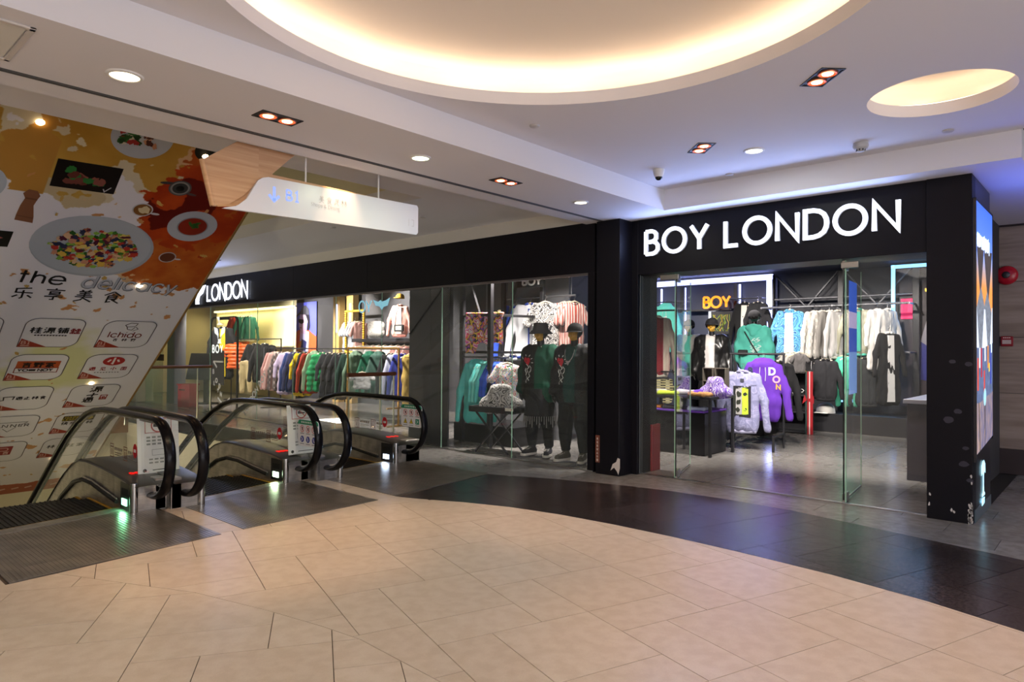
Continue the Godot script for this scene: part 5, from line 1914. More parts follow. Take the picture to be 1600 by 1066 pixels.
	part("box", gbox(Vector3(0, 0, 0.025), Vector3(0.125, 0.125, 0.05), 0.006), mat("alarm_dark_red", Color("8e1626"), 0.35), t)
	part("glass_plate", gbox(Vector3(0, -0.008, 0.052), Vector3(0.09, 0.05, 0.006), 0.001), mat("call_plate", Color("c9b6b4"), 0.3), t)
	g = G.new()
	for i in 4:
		g.box(Vector3(-0.03 + 0.02 * i, 0.044, 0.051), Vector3(0.014, 0.012, 0.003))
	part("lettering", g, mat("call_white", Color("dcc9c9"), 0.5), t).set_meta("kind", "stuff")
	# brass plate with characters on the pillar
	t = thing("door_plate", "narrow copper plate with white characters low on the black pillar", "plate", Vector3(-4.79, 0.3, -6.868))
	part("plate", gbox(Vector3.ZERO, Vector3(0.06, 0.33, 0.006), 0.001), mat("copper", Color("8a5140"), 0.4, 0.4), t)
	for i in 7:
		g = G.new()
		hanzi(g, [["shi", "jian", "ji", "jin", "zhi", "le", "mian"][i]], Vector2(-0.014, 0.11 - i * 0.043), 0.028, 0.005, 0.1, Transform3D(), 0.003, 0.004)
		part("character", g, mat("plate_letters", Color("e8dcd2"), 0.5), t)

func direction_sign() -> void:
	var t := thing("direction_sign", "hanging white direction sign with a wooden ribbon, arrow and B1", "sign", Vector3(-5.14, 0, 0))
	var white := mat("sign_face", Color("e3e2ea"), 0.32)
	# face polygon in (z, y): local x = -z
	var xf := Transform3D(Basis(Vector3(0, 0, -1), Vector3.UP, Vector3(1, 0, 0)), Vector3.ZERO)
	var face := pv([2.37, 2.575, 4.285, 2.618, 4.305, 2.64, 4.305, 2.885, 4.29, 2.905])
	var curve := [Vector2(2.74, 2.885), Vector2(2.69, 2.87), Vector2(2.65, 2.84), Vector2(2.61, 2.77), Vector2(2.56, 2.68), Vector2(2.48, 2.61), Vector2(2.38, 2.58)]
	face.append_array(PackedVector2Array(curve))
	var g := G.new()
	g.prism(face, -0.03, 0.0, xf)
	part("face", g, white, t)
	var oak := mat("oak", Color.WHITE, 0.5)
	oak.albedo_texture = tex("oak")
	oak.uv1_triplanar = true
	oak.uv1_scale = Vector3(1.5, 1.5, 1.5)
	# wooden back edge along the top, turning down and forward into the ribbon that rises to the ceiling
	part("wooden_back", gbox(Vector3(-0.045, 2.898, -3.5), Vector3(0.03, 0.03, 1.58), 0.004, Basis(Vector3.RIGHT, -0.012)), oak, t)
	g = G.new()
	g.prism(pv([2.312, 2.585, 2.401, 2.599, 2.544, 2.704, 2.66, 2.832, 2.758, 2.892, 2.813, 2.95, 2.985, 3.12, 2.487, 3.12, 2.225, 2.925]), -0.055, -0.025, xf)
	var fold := []
	for k in 7:   # the fold at its left edge, round which the ribbon turns into the face
		var an := PI * k / 6.0
		fold.append([Vector3(-0.04 + cos(an) * 0.03, 2.585, -2.312 + sin(an) * 0.022), Vector3(-0.04 + cos(an) * 0.03, 2.755, -2.268 + sin(an) * 0.022), Vector3(-0.04 + cos(an) * 0.03, 2.925, -2.225 + sin(an) * 0.022)])
	g.grid(fold)
	part("wooden_ribbon", g, oak, t)
	part("wooden_twist", wooden_twist(), oak, t, "darker underside where the ribbon twists")
	for z in [-3.10, -3.86]:
		g = G.new()
		g.tube([Vector3(-0.045, 2.90, z), Vector3(-0.045, 3.28, z)], 0.008, 8)
		part("rod", g, mat("white_metal", Color("e8e6e2"), 0.5), t)
	var pr := G.new()
	var zz := 0.001
	pr.ribbon([Vector2(2.79, 2.70), Vector2(2.79, 2.815)], 0.022, xf, 0.0, zz + 0.001)
	pr.ribbon([Vector2(2.745, 2.745), Vector2(2.79, 2.70), Vector2(2.835, 2.745)], 0.022, xf, 0.0, zz + 0.001)
	part("lit_arrow", pr, glow("sign_blue", Color(0.55, 0.65, 1.0), 0.7), t, "pale blue arrow")
	for q in [["B", 2.90], ["1", 2.98]]:
		pr = G.new()
		words(pr, q[0], Vector2(q[1], 2.725), 0.085, 0.012, xf, 0.0, zz + 0.001)
		part("lit_character", pr, glow("sign_blue", Color(0.55, 0.65, 1.0), 0.7), t)
	pr = G.new()
	hanzi(pr, ["mei", "shi", "ji_and", "lin"], Vector2(3.20, 2.755), 0.06, 0.006, 0.075, xf, 0.0, zz)
	merge(pr, typed("Shops & Dining", 0.042, 0.001), xf * Transform3D(Basis(), Vector3(3.27, 2.73, zz)), Vector3.ONE)
	part("small_lettering", pr, mat("sign_grey_print", Color("cfccd2"), 0.5), t).set_meta("kind", "stuff")
	pr = G.new()
	pr.ribbon([Vector2(4.19, 2.69), Vector2(4.19, 2.76)], 0.006, xf, 0.0, zz)
	pr.ribbon([Vector2(4.22, 2.755), Vector2(4.25, 2.755), Vector2(4.25, 2.695), Vector2(4.225, 2.695)], 0.006, xf, 0.0, zz)
	part("emblem", pr, mat("sign_grey_print", Color("cfccd2"), 0.5), t)

func railing(label: String, at: Vector3, length: float, h: float, wood: Color) -> void:
	var t := thing("railing", label, "railing", at)
	var g := G.new()
	g.tube([Vector3(0, h - 0.03, 0.0), Vector3(0, h - 0.03, -0.02), Vector3(0, h - 0.03, -length + 0.02), Vector3(0, h - 0.03, -length)], 0.032, 14)
	part("handrail", g, mat("rail_wood_%s" % wood.to_html(), wood, 0.35), t)
	part("glass_panel", span(-0.0006, 0.0006, 0.0, h - 0.05, -length + 0.02, -0.02), glass("rail_glass", Color(0.85, 0.96, 0.9), 0.08), t)
	for z in [-0.03, -length + 0.3, -length + 0.03]:
		part("post", gbox(Vector3(0, (h - 0.05) / 2, z), Vector3(0.03, h - 0.05, 0.014), 0.002), mat("rail_post", Color("c9c7a8"), 0.35, 0.5), t)

func wooden_twist() -> G:
	var g := G.new()
	var rows := []
	for p in [[2.33, 2.58, 2.62], [2.45, 2.60, 2.655], [2.56, 2.655, 2.74], [2.64, 2.74, 2.83], [2.70, 2.82, 2.885], [2.75, 2.88, 2.91]]:
		rows.append([Vector3(-0.002, p[1], -p[0]), Vector3(-0.03, lerpf(p[1], p[2], 0.5), -p[0]), Vector3(-0.05, p[2], -p[0])])
	g.grid(rows)
	return g

# ------------------------------------------------------------------ clothes
func shape(kind: String) -> ArrayMesh:
	if shapes.has(kind):
		return shapes[kind]
	var V := func(x: float, y: float, z := 0.0) -> Vector3: return Vector3(x, y, z)
	var torso := [[V.call(-0.13, -0.045), V.call(0.13, -0.045), 0.048, 0.048], [V.call(-0.12, -0.2), V.call(0.12, -0.2), 0.08, 0.08], [V.call(0.125, -0.1), V.call(0.135, -0.58), 0.065, 0.065], [V.call(-0.125, -0.1), V.call(-0.135, -0.58), 0.065, 0.065], [V.call(-0.12, -0.57), V.call(0.12, -0.57), 0.07, 0.07], [V.call(0, -0.1), V.call(0, -0.55), 0.085, 0.085], [V.call(0.06, -0.1), V.call(0.07, -0.56), 0.08, 0.08], [V.call(-0.06, -0.1), V.call(-0.07, -0.56), 0.08, 0.08]]
	var long_sleeve := mirrored([[V.call(0.165, -0.07), V.call(0.265, -0.3, 0.01), 0.06, 0.052], [V.call(0.265, -0.3, 0.01), V.call(0.30, -0.6, 0.03), 0.052, 0.038]])
	var short_sleeve := mirrored([[V.call(0.165, -0.07), V.call(0.275, -0.24, 0.01), 0.06, 0.066]])
	var m: ArrayMesh
	match kind:
		"jacket": m = nets(torso + long_sleeve, 0.032, 0.0175, 1.45, 0.018)
		"puffer": m = nets(torso + mirrored([[V.call(0.18, -0.08), V.call(0.28, -0.32, 0.01), 0.075, 0.07], [V.call(0.28, -0.32, 0.01), V.call(0.30, -0.58, 0.03), 0.07, 0.05]]), 0.04, 0.02, 1.0, 0.012, 0.022)
		"hoodie": m = nets(torso + long_sleeve + [[V.call(-0.07, 0.0, -0.02), V.call(0.07, 0.0, -0.02), 0.06, 0.06], [V.call(-0.08, -0.03, 0.05), V.call(0.08, -0.03, 0.05), 0.035, 0.035], [V.call(-0.13, -0.42, 0.03), V.call(0.13, -0.42, 0.03), 0.07, 0.07]], 0.035, 0.018, 1.35, 0.016)
		"tee": m = nets(torso + short_sleeve, 0.032, 0.018, 1.6, 0.015)
		"coat":
			var lower := [[V.call(0.13, -0.5), V.call(0.17, -0.98), 0.07, 0.07], [V.call(-0.13, -0.5), V.call(-0.17, -0.98), 0.07, 0.07], [V.call(0, -0.4), V.call(0, -0.97), 0.09, 0.09], [V.call(0.08, -0.4), V.call(0.09, -0.97), 0.085, 0.085], [V.call(-0.08, -0.4), V.call(-0.09, -0.97), 0.085, 0.085]]
			m = nets(torso + long_sleeve + lower, 0.035, 0.02, 1.45, 0.02)
		"trousers": m = nets(mirrored([[V.call(0.07, -0.08), V.call(0.085, -0.35, 0.0), 0.085, 0.09], [V.call(0.085, -0.35), V.call(0.1, -0.92), 0.09, 0.06]]) + [[V.call(-0.1, -0.07), V.call(0.1, -0.07), 0.07, 0.07]], 0.04, 0.02, 1.6, 0.014)
		"lump": m = nets([[V.call(-0.1, 0.07), V.call(0.1, 0.07), 0.1, 0.09], [V.call(-0.04, 0.2, 0.02), V.call(0.05, 0.22), 0.085, 0.07], [V.call(-0.16, 0.045, 0.05), V.call(0.16, 0.05, -0.03), 0.06, 0.06]], 0.09, 0.02, 1.0, 0.02)
		"folded": m = nets([[V.call(-0.11, 0.03, -0.1), V.call(0.11, 0.03, -0.1), 0.035, 0.03], [V.call(-0.11, 0.03, 0.1), V.call(0.11, 0.035, 0.1), 0.035, 0.035], [V.call(-0.12, 0.03, 0), V.call(0.12, 0.03, 0), 0.045, 0.04], [V.call(-0.11, 0.03, -0.1), V.call(-0.11, 0.03, 0.1), 0.03, 0.03], [V.call(0.11, 0.03, -0.1), V.call(0.11, 0.03, 0.1), 0.03, 0.03]], 0.05, 0.016, 1.0, 0.012)
		"pack": m = nets([[V.call(-0.09, 0.12), V.call(0.09, 0.12), 0.11, 0.11], [V.call(-0.09, 0.28), V.call(0.09, 0.28), 0.11, 0.11], [V.call(-0.08, 0.13, 0.08), V.call(0.08, 0.13, 0.08), 0.07, 0.07]], 0.06, 0.02, 1.2, 0.006)
	shapes[kind] = m
	return m

func hanger(t: Node3D, drop: float, hex: String) -> void:
	var key := "hanger"
	if not shapes.has(key):
		var g := G.new()
		g.tube([Vector3(-0.2, -0.075, 0), Vector3(-0.15, -0.045, 0), Vector3(-0.06, 0.0, 0), Vector3(0, 0.018, 0), Vector3(0.06, 0.0, 0), Vector3(0.15, -0.045, 0), Vector3(0.2, -0.075, 0)], 0.013, 8)
		shapes[key] = g.mesh()
		g = G.new()
		var p := [Vector3(0, 0.01, 0), Vector3(0, 0.07, 0)]
		for i in 9:
			var a := deg_to_rad(-90.0 + 30.0 * i)
			p.append(Vector3(cos(a) * 0.024, 0.094 + sin(a) * 0.024, 0))
		g.tube(p, 0.0035, 6)
		shapes["hook"] = g.mesh()
	var h := part("hanger", shapes[key], mat("hanger_" + hex, Color(hex), 0.5), t)
	h.position = Vector3(0, -drop + 0.012, 0)
	part("hook", shapes["hook"], mat("hook_steel", Color("c8c8c8"), 0.25, 1.0), h)

func garment(kind: String, label: String, cat: String, at: Vector3, turn: float, hex, o := {}) -> Node3D:
	var t := thing(o.get("name", kind if kind != "tee" else "t_shirt"), label, cat, at, turn, o.get("group", ""))
	var drop: float = 0.118 if o.get("hung", true) else 0.0
	var sc: Vector3 = o.get("scale", Vector3.ONE)
	var body := part("body", shape(kind), hex if hex is Material else cloth(hex, o.get("rough", 0.92)), t)
	body.scale = sc
	body.position = Vector3(0, -drop, 0)
	var trim: Material = cloth(o.get("trim", hex if hex is String else "303030"))
	var xf := Transform3D(Basis.from_scale(sc), Vector3(0, -drop, 0))
	if kind in ["jacket", "coat", "puffer"]:
		var g := G.new()
		var ring := []
		for i in 14:
			var a := deg_to_rad(-250.0 + 320.0 * i / 13.0)
			ring.append(xf * Vector3(cos(a) * 0.062, 0.0 - sin(a) * -0.012, -sin(a) * -0.04 + 0.0))
		g.tube(ring, 0.022, 8)
		part("collar", g, trim, t)
		var low := -0.62 if kind != "coat" else -1.03
		if o.has("open"):
			g = G.new()
			g.prism(pv([-0.055, -0.03, -0.075, low + 0.03, 0.075, low + 0.03, 0.055, -0.03]), 0.02, 0.068 if kind != "puffer" else 0.095, xf)
			part("lining", g, cloth(o.open), t)
		else:
			g = G.new()
			g.prism(pv([-0.009, -0.05, -0.009, low, 0.009, low, 0.009, -0.05]), 0.02, 0.069 if kind != "puffer" else 0.098, xf)
			part("zip", g, trim, t)
		if kind == "jacket":
			g = G.new()
			g.tube([xf * Vector3(-0.165, low - 0.005, 0.008), xf * Vector3(0, low - 0.015, 0.016), xf * Vector3(0.165, low - 0.005, 0.008)], 0.036, 10)
			part("hem_band", g, trim, t)
	elif kind == "trousers":
		var g := G.new()
		g.tube([xf * Vector3(-0.13, -0.03, 0.01), xf * Vector3(0.13, -0.03, 0.01)], 0.04, 10)
		part("waistband", g, trim, t)
	elif kind == "hoodie":
		var g := G.new()
		for s in [-1.0, 1.0]:
			g.tube([xf * Vector3(0.03 * s, -0.05, 0.075), xf * Vector3(0.035 * s, -0.12, 0.08), xf * Vector3(0.03 * s, -0.2, 0.078)], 0.004, 6)
		part("drawstrings", g, cloth(o.get("trim", "d8d8d4")), t)
	else:
		var g := G.new()
		var ring := []
		for i in 16:
			var a := TAU * i / 16
			ring.append(xf * Vector3(cos(a) * 0.06, -0.005 - 0.02 * maxf(0.0, sin(a)), sin(a) * 0.035))
		g.tube(ring, 0.009, 6, -1.0, true)
		part("neckband", g, trim, t)
	if o.get("hung", true):
		hanger(t, drop, o.get("hanger", "d9cdb4"))
	return t

func chest_print(t: Node3D, how: String, kind: String, sc := Vector3.ONE) -> void:
	var g := G.new()
	var xf := Transform3D(Basis.from_scale(Vector3(sc.x, sc.y, 1)), Vector3(0, -0.118, 0))
	match how:
		"squiggle":
			g.col = lin("e4f2ee")
			for i in 9:
				var p := []
				var c := Vector2(rng.randf_range(-0.09, 0.09), rng.randf_range(-0.4, -0.16))
				for k in 6:
					p.append(c + Vector2(sin(k * 1.3 + i) * 0.04, k * 0.012 - 0.03))
				g.ribbon(p, 0.01, xf, 0.0, 0.002)
		"panel":
			g.col = lin("1a1c20")
			g.ribbon([Vector2(-0.09, -0.46), Vector2(-0.09, -0.16), Vector2(0.09, -0.16), Vector2(0.09, -0.46)], 0.03, xf, 0.0, 0.006, true)
			for r in 6:
				var y0 := -0.45 + r * 0.0475
				g.col = lin("b9d63a")
				g.prism(pv([0.0, y0, 0.078, y0, 0.078, y0 + 0.048, 0.0, y0 + 0.048]), 0.0, 0.004, xf)
				g.col = lin("a9a8a6")
				g.prism(pv([-0.078, y0, -0.002, y0, -0.002, y0 + 0.048, -0.078, y0 + 0.048]), 0.0, 0.004, xf)
			g.col = lin("24281e")
			for i in 3:
				g.prism(blob(Vector2(0.04, -0.40 + 0.085 * i), 0.022, 0.016, 0.4, 9), 0.0, 0.008, xf)
				g.prism(blob(Vector2(-0.045 + 0.012 * (i - 1), -0.40 + 0.085 * i), 0.026, 0.03, 0.4, 9), 0.0, 0.008, xf)
			g.col = lin("8284a8")   # seams, yoke and hem of the jacket
			g.ribbon([Vector2(-0.17, -0.13), Vector2(0.17, -0.13)], 0.006, xf, 0.0, 0.003)
			g.ribbon([Vector2(-0.11, -0.13), Vector2(-0.125, -0.55)], 0.006, xf, 0.0, 0.003)
			g.ribbon([Vector2(0.11, -0.13), Vector2(0.125, -0.55)], 0.006, xf, 0.0, 0.003)
			g.ribbon([Vector2(-0.17, -0.57), Vector2(0.17, -0.57)], 0.008, xf, 0.0, 0.003)
			g.col = lin("3a3c48")
			g.prism(rrect(Vector2(0, -0.085), 0.045, 0.035, 0.003, 1), 0.0, 0.005, xf)
		"dots":
			for i in 14:
				g.col = lin(["d9b43a", "c8402f", "2f8a46", "1f1f24", "e6e2d6"][i % 5])
				g.prism(blob(Vector2(cos(i * 1.7) * 0.08 - 0.01, -0.24 + sin(i * 1.7) * 0.07), 0.024, 0.018, 0.35, 8), 0.0, 0.003, xf)
	drape(g, shape(kind), Vector3(0, -0.118, 0), sc)
	part("print", g, painted("print_paint"), t)

func pattern(key: String, cols: Array, freq: float, mult := 30.0) -> StandardMaterial3D:
	if M.has(key):
		return M[key]
	var m := cloth("ffffff", 0.9).duplicate()
	m.resource_name = key
	var f := FastNoiseLite.new()
	f.seed = key.length() * 7
	f.frequency = freq
	f.fractal_octaves = 2
	var im := Image.create(192, 192, false, Image.FORMAT_RGBA8)
	for y in 192:
		for x in 192:
			var k := f.get_noise_2d(x, y) * 0.5 + 0.5
			var i: int
			if cols[0] == "bands":
				i = 1 + int(k * mult) % (cols.size() - 1)
			elif cols[0] == "check":
				var a: bool = fmod(x, 48.0) < 22.0
				var b: bool = fmod(y, 48.0) < 22.0
				i = 1 + (int(a) + int(b)) % (cols.size() - 1)
			elif cols[0] == "stripe":
				i = 1 + int(fmod(x / 13.0, 2.0)) % (cols.size() - 1)
			else:
				i = 1
			im.set_pixel(x, y, Color(cols[i]))
	m.albedo_texture = ImageTexture.create_from_image(im)
	m.uv1_triplanar = true
	m.uv1_scale = Vector3.ONE * 2.6
	M[key] = m
	return m

# ------------------------------------------------------------------ mannequins
func body_bones(grow: float, arms := true) -> Array:
	var V := func(x: float, y: float, z := 0.0) -> Vector3: return Vector3(x, y, z)
	var out := [[V.call(-0.08, 0.97), V.call(0.08, 0.97), 0.115 + grow, 0.115 + grow], [V.call(0, 1.0), V.call(0, 1.2), 0.125 + grow, 0.13 + grow], [V.call(-0.1, 1.34), V.call(0.1, 1.34), 0.12 + grow, 0.12 + grow], [V.call(-0.16, 1.465), V.call(0.16, 1.465), 0.06 + grow, 0.06 + grow]]
	if arms:
		out += mirrored([[V.call(0.2, 1.45), V.call(0.265, 1.18, -0.02), 0.05 + grow, 0.043 + grow], [V.call(0.265, 1.18, -0.02), V.call(0.285, 0.94, 0.05), 0.042 + grow, 0.03 + grow]])
	return out

func mannequin(label: String, at: Vector3, turn: float, o: Dictionary) -> Node3D:
	var V := func(x: float, y: float, z := 0.0) -> Vector3: return Vector3(x, y, z)
	var t := thing("mannequin", label, "mannequin", at, turn, o.get("group", "dressed mannequins"))
	if not shapes.has("m_body"):
		var legs := mirrored([[V.call(0.095, 0.93), V.call(0.115, 0.5, 0.025), 0.092, 0.06], [V.call(0.115, 0.5, 0.025), V.call(0.135, 0.1, -0.015), 0.06, 0.038]])
		shapes["m_body"] = nets(body_bones(0.0) + legs + [[V.call(0, 1.47), V.call(0, 1.62, 0.012), 0.056, 0.05]], 0.05, 0.0165)
		shapes["m_head"] = tinted(nets([[V.call(0, 1.735, -0.022), V.call(0, 1.755, 0.0), 0.092, 0.09], [V.call(0, 1.66, 0.035), V.call(0, 1.645, 0.055), 0.055, 0.035], [V.call(-0.03, 1.69, 0.06), V.call(0.03, 1.69, 0.06), 0.036, 0.036], [V.call(0, 1.715, 0.092), V.call(0, 1.688, 0.108), 0.01, 0.015], [V.call(-0.02, 1.655, 0.088), V.call(0.02, 1.655, 0.088), 0.011, 0.011], [V.call(-0.032, 1.735, 0.075), V.call(0.032, 1.735, 0.075), 0.015, 0.015], [V.call(0.09, 1.70, -0.01), V.call(0.092, 1.725, -0.012), 0.014, 0.018], [V.call(-0.09, 1.70, -0.01), V.call(-0.092, 1.725, -0.012), 0.014, 0.018], [V.call(0, 1.6, 0.0), V.call(0, 1.66, 0.01), 0.052, 0.05]], 0.02, 0.0085), func(p: Vector3) -> Color: return lin("c79a3c") if p.z > 0.028 + absf(sin(p.x * 70.0)) * 0.03 - 0.01 and p.y < 1.745 and p.y > 1.615 else Color(0.012, 0.012, 0.014))
		var hand := [[V.call(0, 0, 0), V.call(0, -0.07, 0.01), 0.026, 0.03], [V.call(0.0, -0.07, 0.026), V.call(0.0, -0.07, -0.012), 0.018, 0.018]]
		for i in 4:
			var l: float = [0.075, 0.09, 0.084, 0.065][i]
			var b: Vector3 = V.call(0.004, -0.09, 0.03 - 0.02 * i)
			hand.append([b, b + V.call(-0.008, -l * 0.5, 0.002), 0.0095, 0.009])
			hand.append([b + V.call(-0.008, -l * 0.5, 0.002), b + V.call(-0.03, -l * 0.9, 0.004), 0.009, 0.0075])
		hand.append([V.call(-0.005, -0.03, 0.035), V.call(-0.015, -0.075, 0.056), 0.012, 0.0095])
		hand.append([V.call(-0.015, -0.075, 0.056), V.call(-0.022, -0.105, 0.05), 0.0095, 0.008])
		shapes["m_hand"] = nets(hand, 0.008, 0.0045)
		shapes["m_jacket"] = nets(body_bones(0.042) + [[V.call(-0.1, 0.86), V.call(0.1, 0.86), 0.15, 0.15], [V.call(0.14, 1.2), V.call(0.15, 0.85), 0.1, 0.1], [V.call(-0.14, 1.2), V.call(-0.15, 0.85), 0.1, 0.1]], 0.06, 0.0185, 1.0, 0.018)
		shapes["m_trousers"] = nets([[V.call(-0.08, 0.95), V.call(0.08, 0.95), 0.135, 0.135]] + mirrored([[V.call(0.1, 0.9), V.call(0.125, 0.5, 0.02), 0.125, 0.095], [V.call(0.125, 0.5, 0.02), V.call(0.138, 0.17, -0.01), 0.095, 0.068]]), 0.05, 0.0185, 1.0, 0.016)
		shapes["m_shoe"] = nets([[V.call(0, 0.05, -0.07), V.call(0, 0.055, 0.0), 0.045, 0.05], [V.call(0, 0.05, 0.0), V.call(0.01, 0.042, 0.14), 0.05, 0.04], [V.call(0, 0.07, -0.045), V.call(0, 0.14, -0.035), 0.045, 0.046]], 0.03, 0.011)
		var g := G.new()
		g.prism(PackedVector2Array(arc2(Vector2(0, -0.055), 0.05, 0.055, 180, 360, 8) + arc2(Vector2(0.008, 0.14), 0.05, 0.06, 0, 180, 8)), 0.0, 0.03, Transform3D(Vector3(1, 0, 0), Vector3(0, 0, 1), Vector3(0, 1, 0), Vector3.ZERO))
		shapes["m_sole"] = g.mesh()
	var black := mat("mannequin_black", Color("161618"), 0.35)
	part("body", shapes["m_body"], black, t)
	part("head", shapes["m_head"], painted("mannequin_head", 0.25), t, "black head with a golden face")
	for s in [-1.0, 1.0]:
		var h := part("hand", shapes["m_hand"], black, t)
		h.transform = Transform3D(Basis.from_scale(Vector3(s, 1, 1)).rotated(Vector3.UP, 0.0), Vector3(0.287 * s, 0.945, 0.052))
	var jm: ArrayMesh = shapes["m_jacket"]
	if o.has("tint"):
		part("jacket", tinted(jm, o.tint), painted("tinted_cloth_%s" % o.get("rough", 0.8), o.get("rough", 0.8)), t)
	else:
		part("jacket", jm, cloth(o.jacket, o.get("rough", 0.8)), t)
	if o.has("hood"):
		part("hood", nets([[V.call(-0.09, 1.52, -0.05), V.call(0.09, 1.52, -0.05), 0.07, 0.07], [V.call(-0.1, 1.5, 0.05), V.call(0.1, 1.5, 0.05), 0.05, 0.05], [V.call(0, 1.5, -0.09), V.call(0, 1.42, -0.12), 0.09, 0.07]], 0.06, 0.02, 1.0, 0.01), cloth(o.hood), t)
	else:
		var g := G.new()
		var ring := []
		for i in 15:
			var a := deg_to_rad(-240.0 + 300.0 * i / 14.0)
			ring.append(Vector3(cos(a) * 0.085, 1.535 - 0.02 * sin(a), sin(a) * 0.075))
		g.tube(ring, 0.026, 8)
		part("collar", g, cloth(o.get("collar", "2a2a2c")), t)
	part("trousers", shapes["m_trousers"], cloth(o.get("trousers", "141416")), t)
	for s in [-1.0, 1.0]:
		var sh := part("shoe", shapes["m_shoe"], cloth(o.get("shoe", "26252a"), 0.6), t)
		sh.transform = Transform3D(Basis(Vector3.UP, 0.25 * s), Vector3(0.137 * s, 0.012, 0.03))
		part("sole", shapes["m_sole"], mat("sole_white", Color("cfccc4"), 0.6), sh)
		var g := G.new()
		for i in 4:
			g.bar(Vector3(-0.03, 0.098 - i * 0.006, 0.02 + i * 0.028), Vector3(0.03, 0.098 - i * 0.006, 0.026 + i * 0.028), 0.009, 0.007)
		part("laces", g, cloth("d6d4ce"), sh)
	if o.get("hat", "cap") == "bucket":
		var g := G.new()
		g.lathe([Vector2(0.165, 1.715), Vector2(0.168, 1.722), Vector2(0.112, 1.785), Vector2(0.103, 1.86), Vector2(0.085, 1.872), Vector2(0.001, 1.875)], 28)
		g.lathe([Vector2(0.109, 1.78), Vector2(0.162, 1.718)], 28)
		part("bucket_hat", g, cloth("3a3a40"), t)
	elif o.get("hat", "cap") == "cap":
		var flip: float = o.get("brim", 1.0)
		var g := G.new()
		var prof := []
		for i in 8:
			var a := PI * 0.5 * i / 7
			prof.append(Vector2(maxf(0.001, cos(a) * 0.108), 1.76 + sin(a) * 0.1))
		prof.push_front(Vector2(0.108, 1.735))
		g.lathe(prof, 26, Transform3D(Basis(), Vector3(0, 0, -0.012)))
		part("cap", g, cloth(o.get("cap", "1c1c20")), t)
		g = G.new()
		var rows := []
		for i in 6:
			var row := []
			for k in 9:
				var a := deg_to_rad(20.0 + 140.0 * k / 8)
				var r := 0.1 + 0.075 * (i / 5.0) * sin(a)
				row.append(Vector3(cos(a) * r * (1.0 if i else 1.0), 1.745 - 0.012 * (i / 5.0), flip * sin(a) * r - 0.012))
			rows.append(row)
		g.grid(rows)
		var under := []
		for r in rows:
			var rr := []
			for q in r:
				rr.append(q - Vector3(0, 0.006, 0))
			rr.reverse()
			under.append(rr)
		g.grid(under)
		part("cap_peak", g, cloth(o.get("cap", "1c1c20")), t)
	return t

# ------------------------------------------------------------------ shop fittings
func spot_head(label: String, at: Vector3, aim: Vector3, e: float, angle := 34.0, tone := Color(1.0, 0.96, 0.92)) -> void:
	var t := thing("track_spotlight", label, "spotlight", at, 0.0, "spotlights on the shop's ceiling tracks")
	var d := aim.normalized()
	var up := d.cross(Vector3.RIGHT).normalized()
	var b := Basis(d.cross(up), d, up) if absf(d.x) < 0.95 else Basis()
	b = Basis(d.cross(up).normalized(), d, up).orthonormalized()
	var g := G.new()
	g.lathe([Vector2(0.001, -0.09), Vector2(0.04, -0.088), Vector2(0.045, -0.06), Vector2(0.045, 0.06), Vector2(0.04, 0.06)], 20, Transform3D(b, Vector3(0, -0.12, 0)))
	part("body", g, mat("spot_body", Color("25252a"), 0.45), t)
	part("bracket", gbox(Vector3(0, -0.045, 0), Vector3(0.02, 0.1, 0.02), 0.002), mat("spot_body", Color("25252a"), 0.45), t)
	g = G.new()
	g.lathe([Vector2(0.041, 0.05), Vector2(0.02, 0.057), Vector2(0.001, 0.058)], 18, Transform3D(b, Vector3(0, -0.12, 0)))
	part("lens", g, glow("track_lens", Color(1.0, 0.97, 0.92), 10.0), t)
	spot(at + Vector3(0, -0.12, 0) + d * 0.075, aim, angle, e * SHOP, tone, 0.6, 0.05)

const SHOP := 8.0

func track(label: String, a: Vector3, b: Vector3) -> void:
	var g := G.new()
	g.bar(a, b, 0.035, 0.03, 0.003)
	solo("light_track", g, mat("track_grey", Color("77757a"), 0.4, 0.8), label, "light track")

func rack(label: String, x0: float, x1: float, z: float, h: float, m: Material, group := "") -> Node3D:
	var t := thing("clothes_rack", label, "clothes rack", Vector3((x0 + x1) / 2, 0, z), 0.0, group)
	var w := (x1 - x0) / 2
	for s in [-1.0, 1.0]:
		var g := G.new()
		g.bar(Vector3(w * s, 0.0, 0), Vector3(w * s, h, 0), 0.028, 0.028, 0.003)
		part("upright", g, m, t)
		g = G.new()
		g.bar(Vector3(w * s, 0.02, -0.22), Vector3(w * s, 0.02, 0.22), 0.03, 0.03, 0.003)
		part("foot", g, m, t)
	var g2 := G.new()
	g2.bar(Vector3(-w, h, 0), Vector3(w, h, 0), 0.028, 0.028, 0.003)
	part("rail", g2, m, t)
	return t

func build_shop() -> void:
	shop_right()
	shop_left()
	shop_window()
	shop_lights()

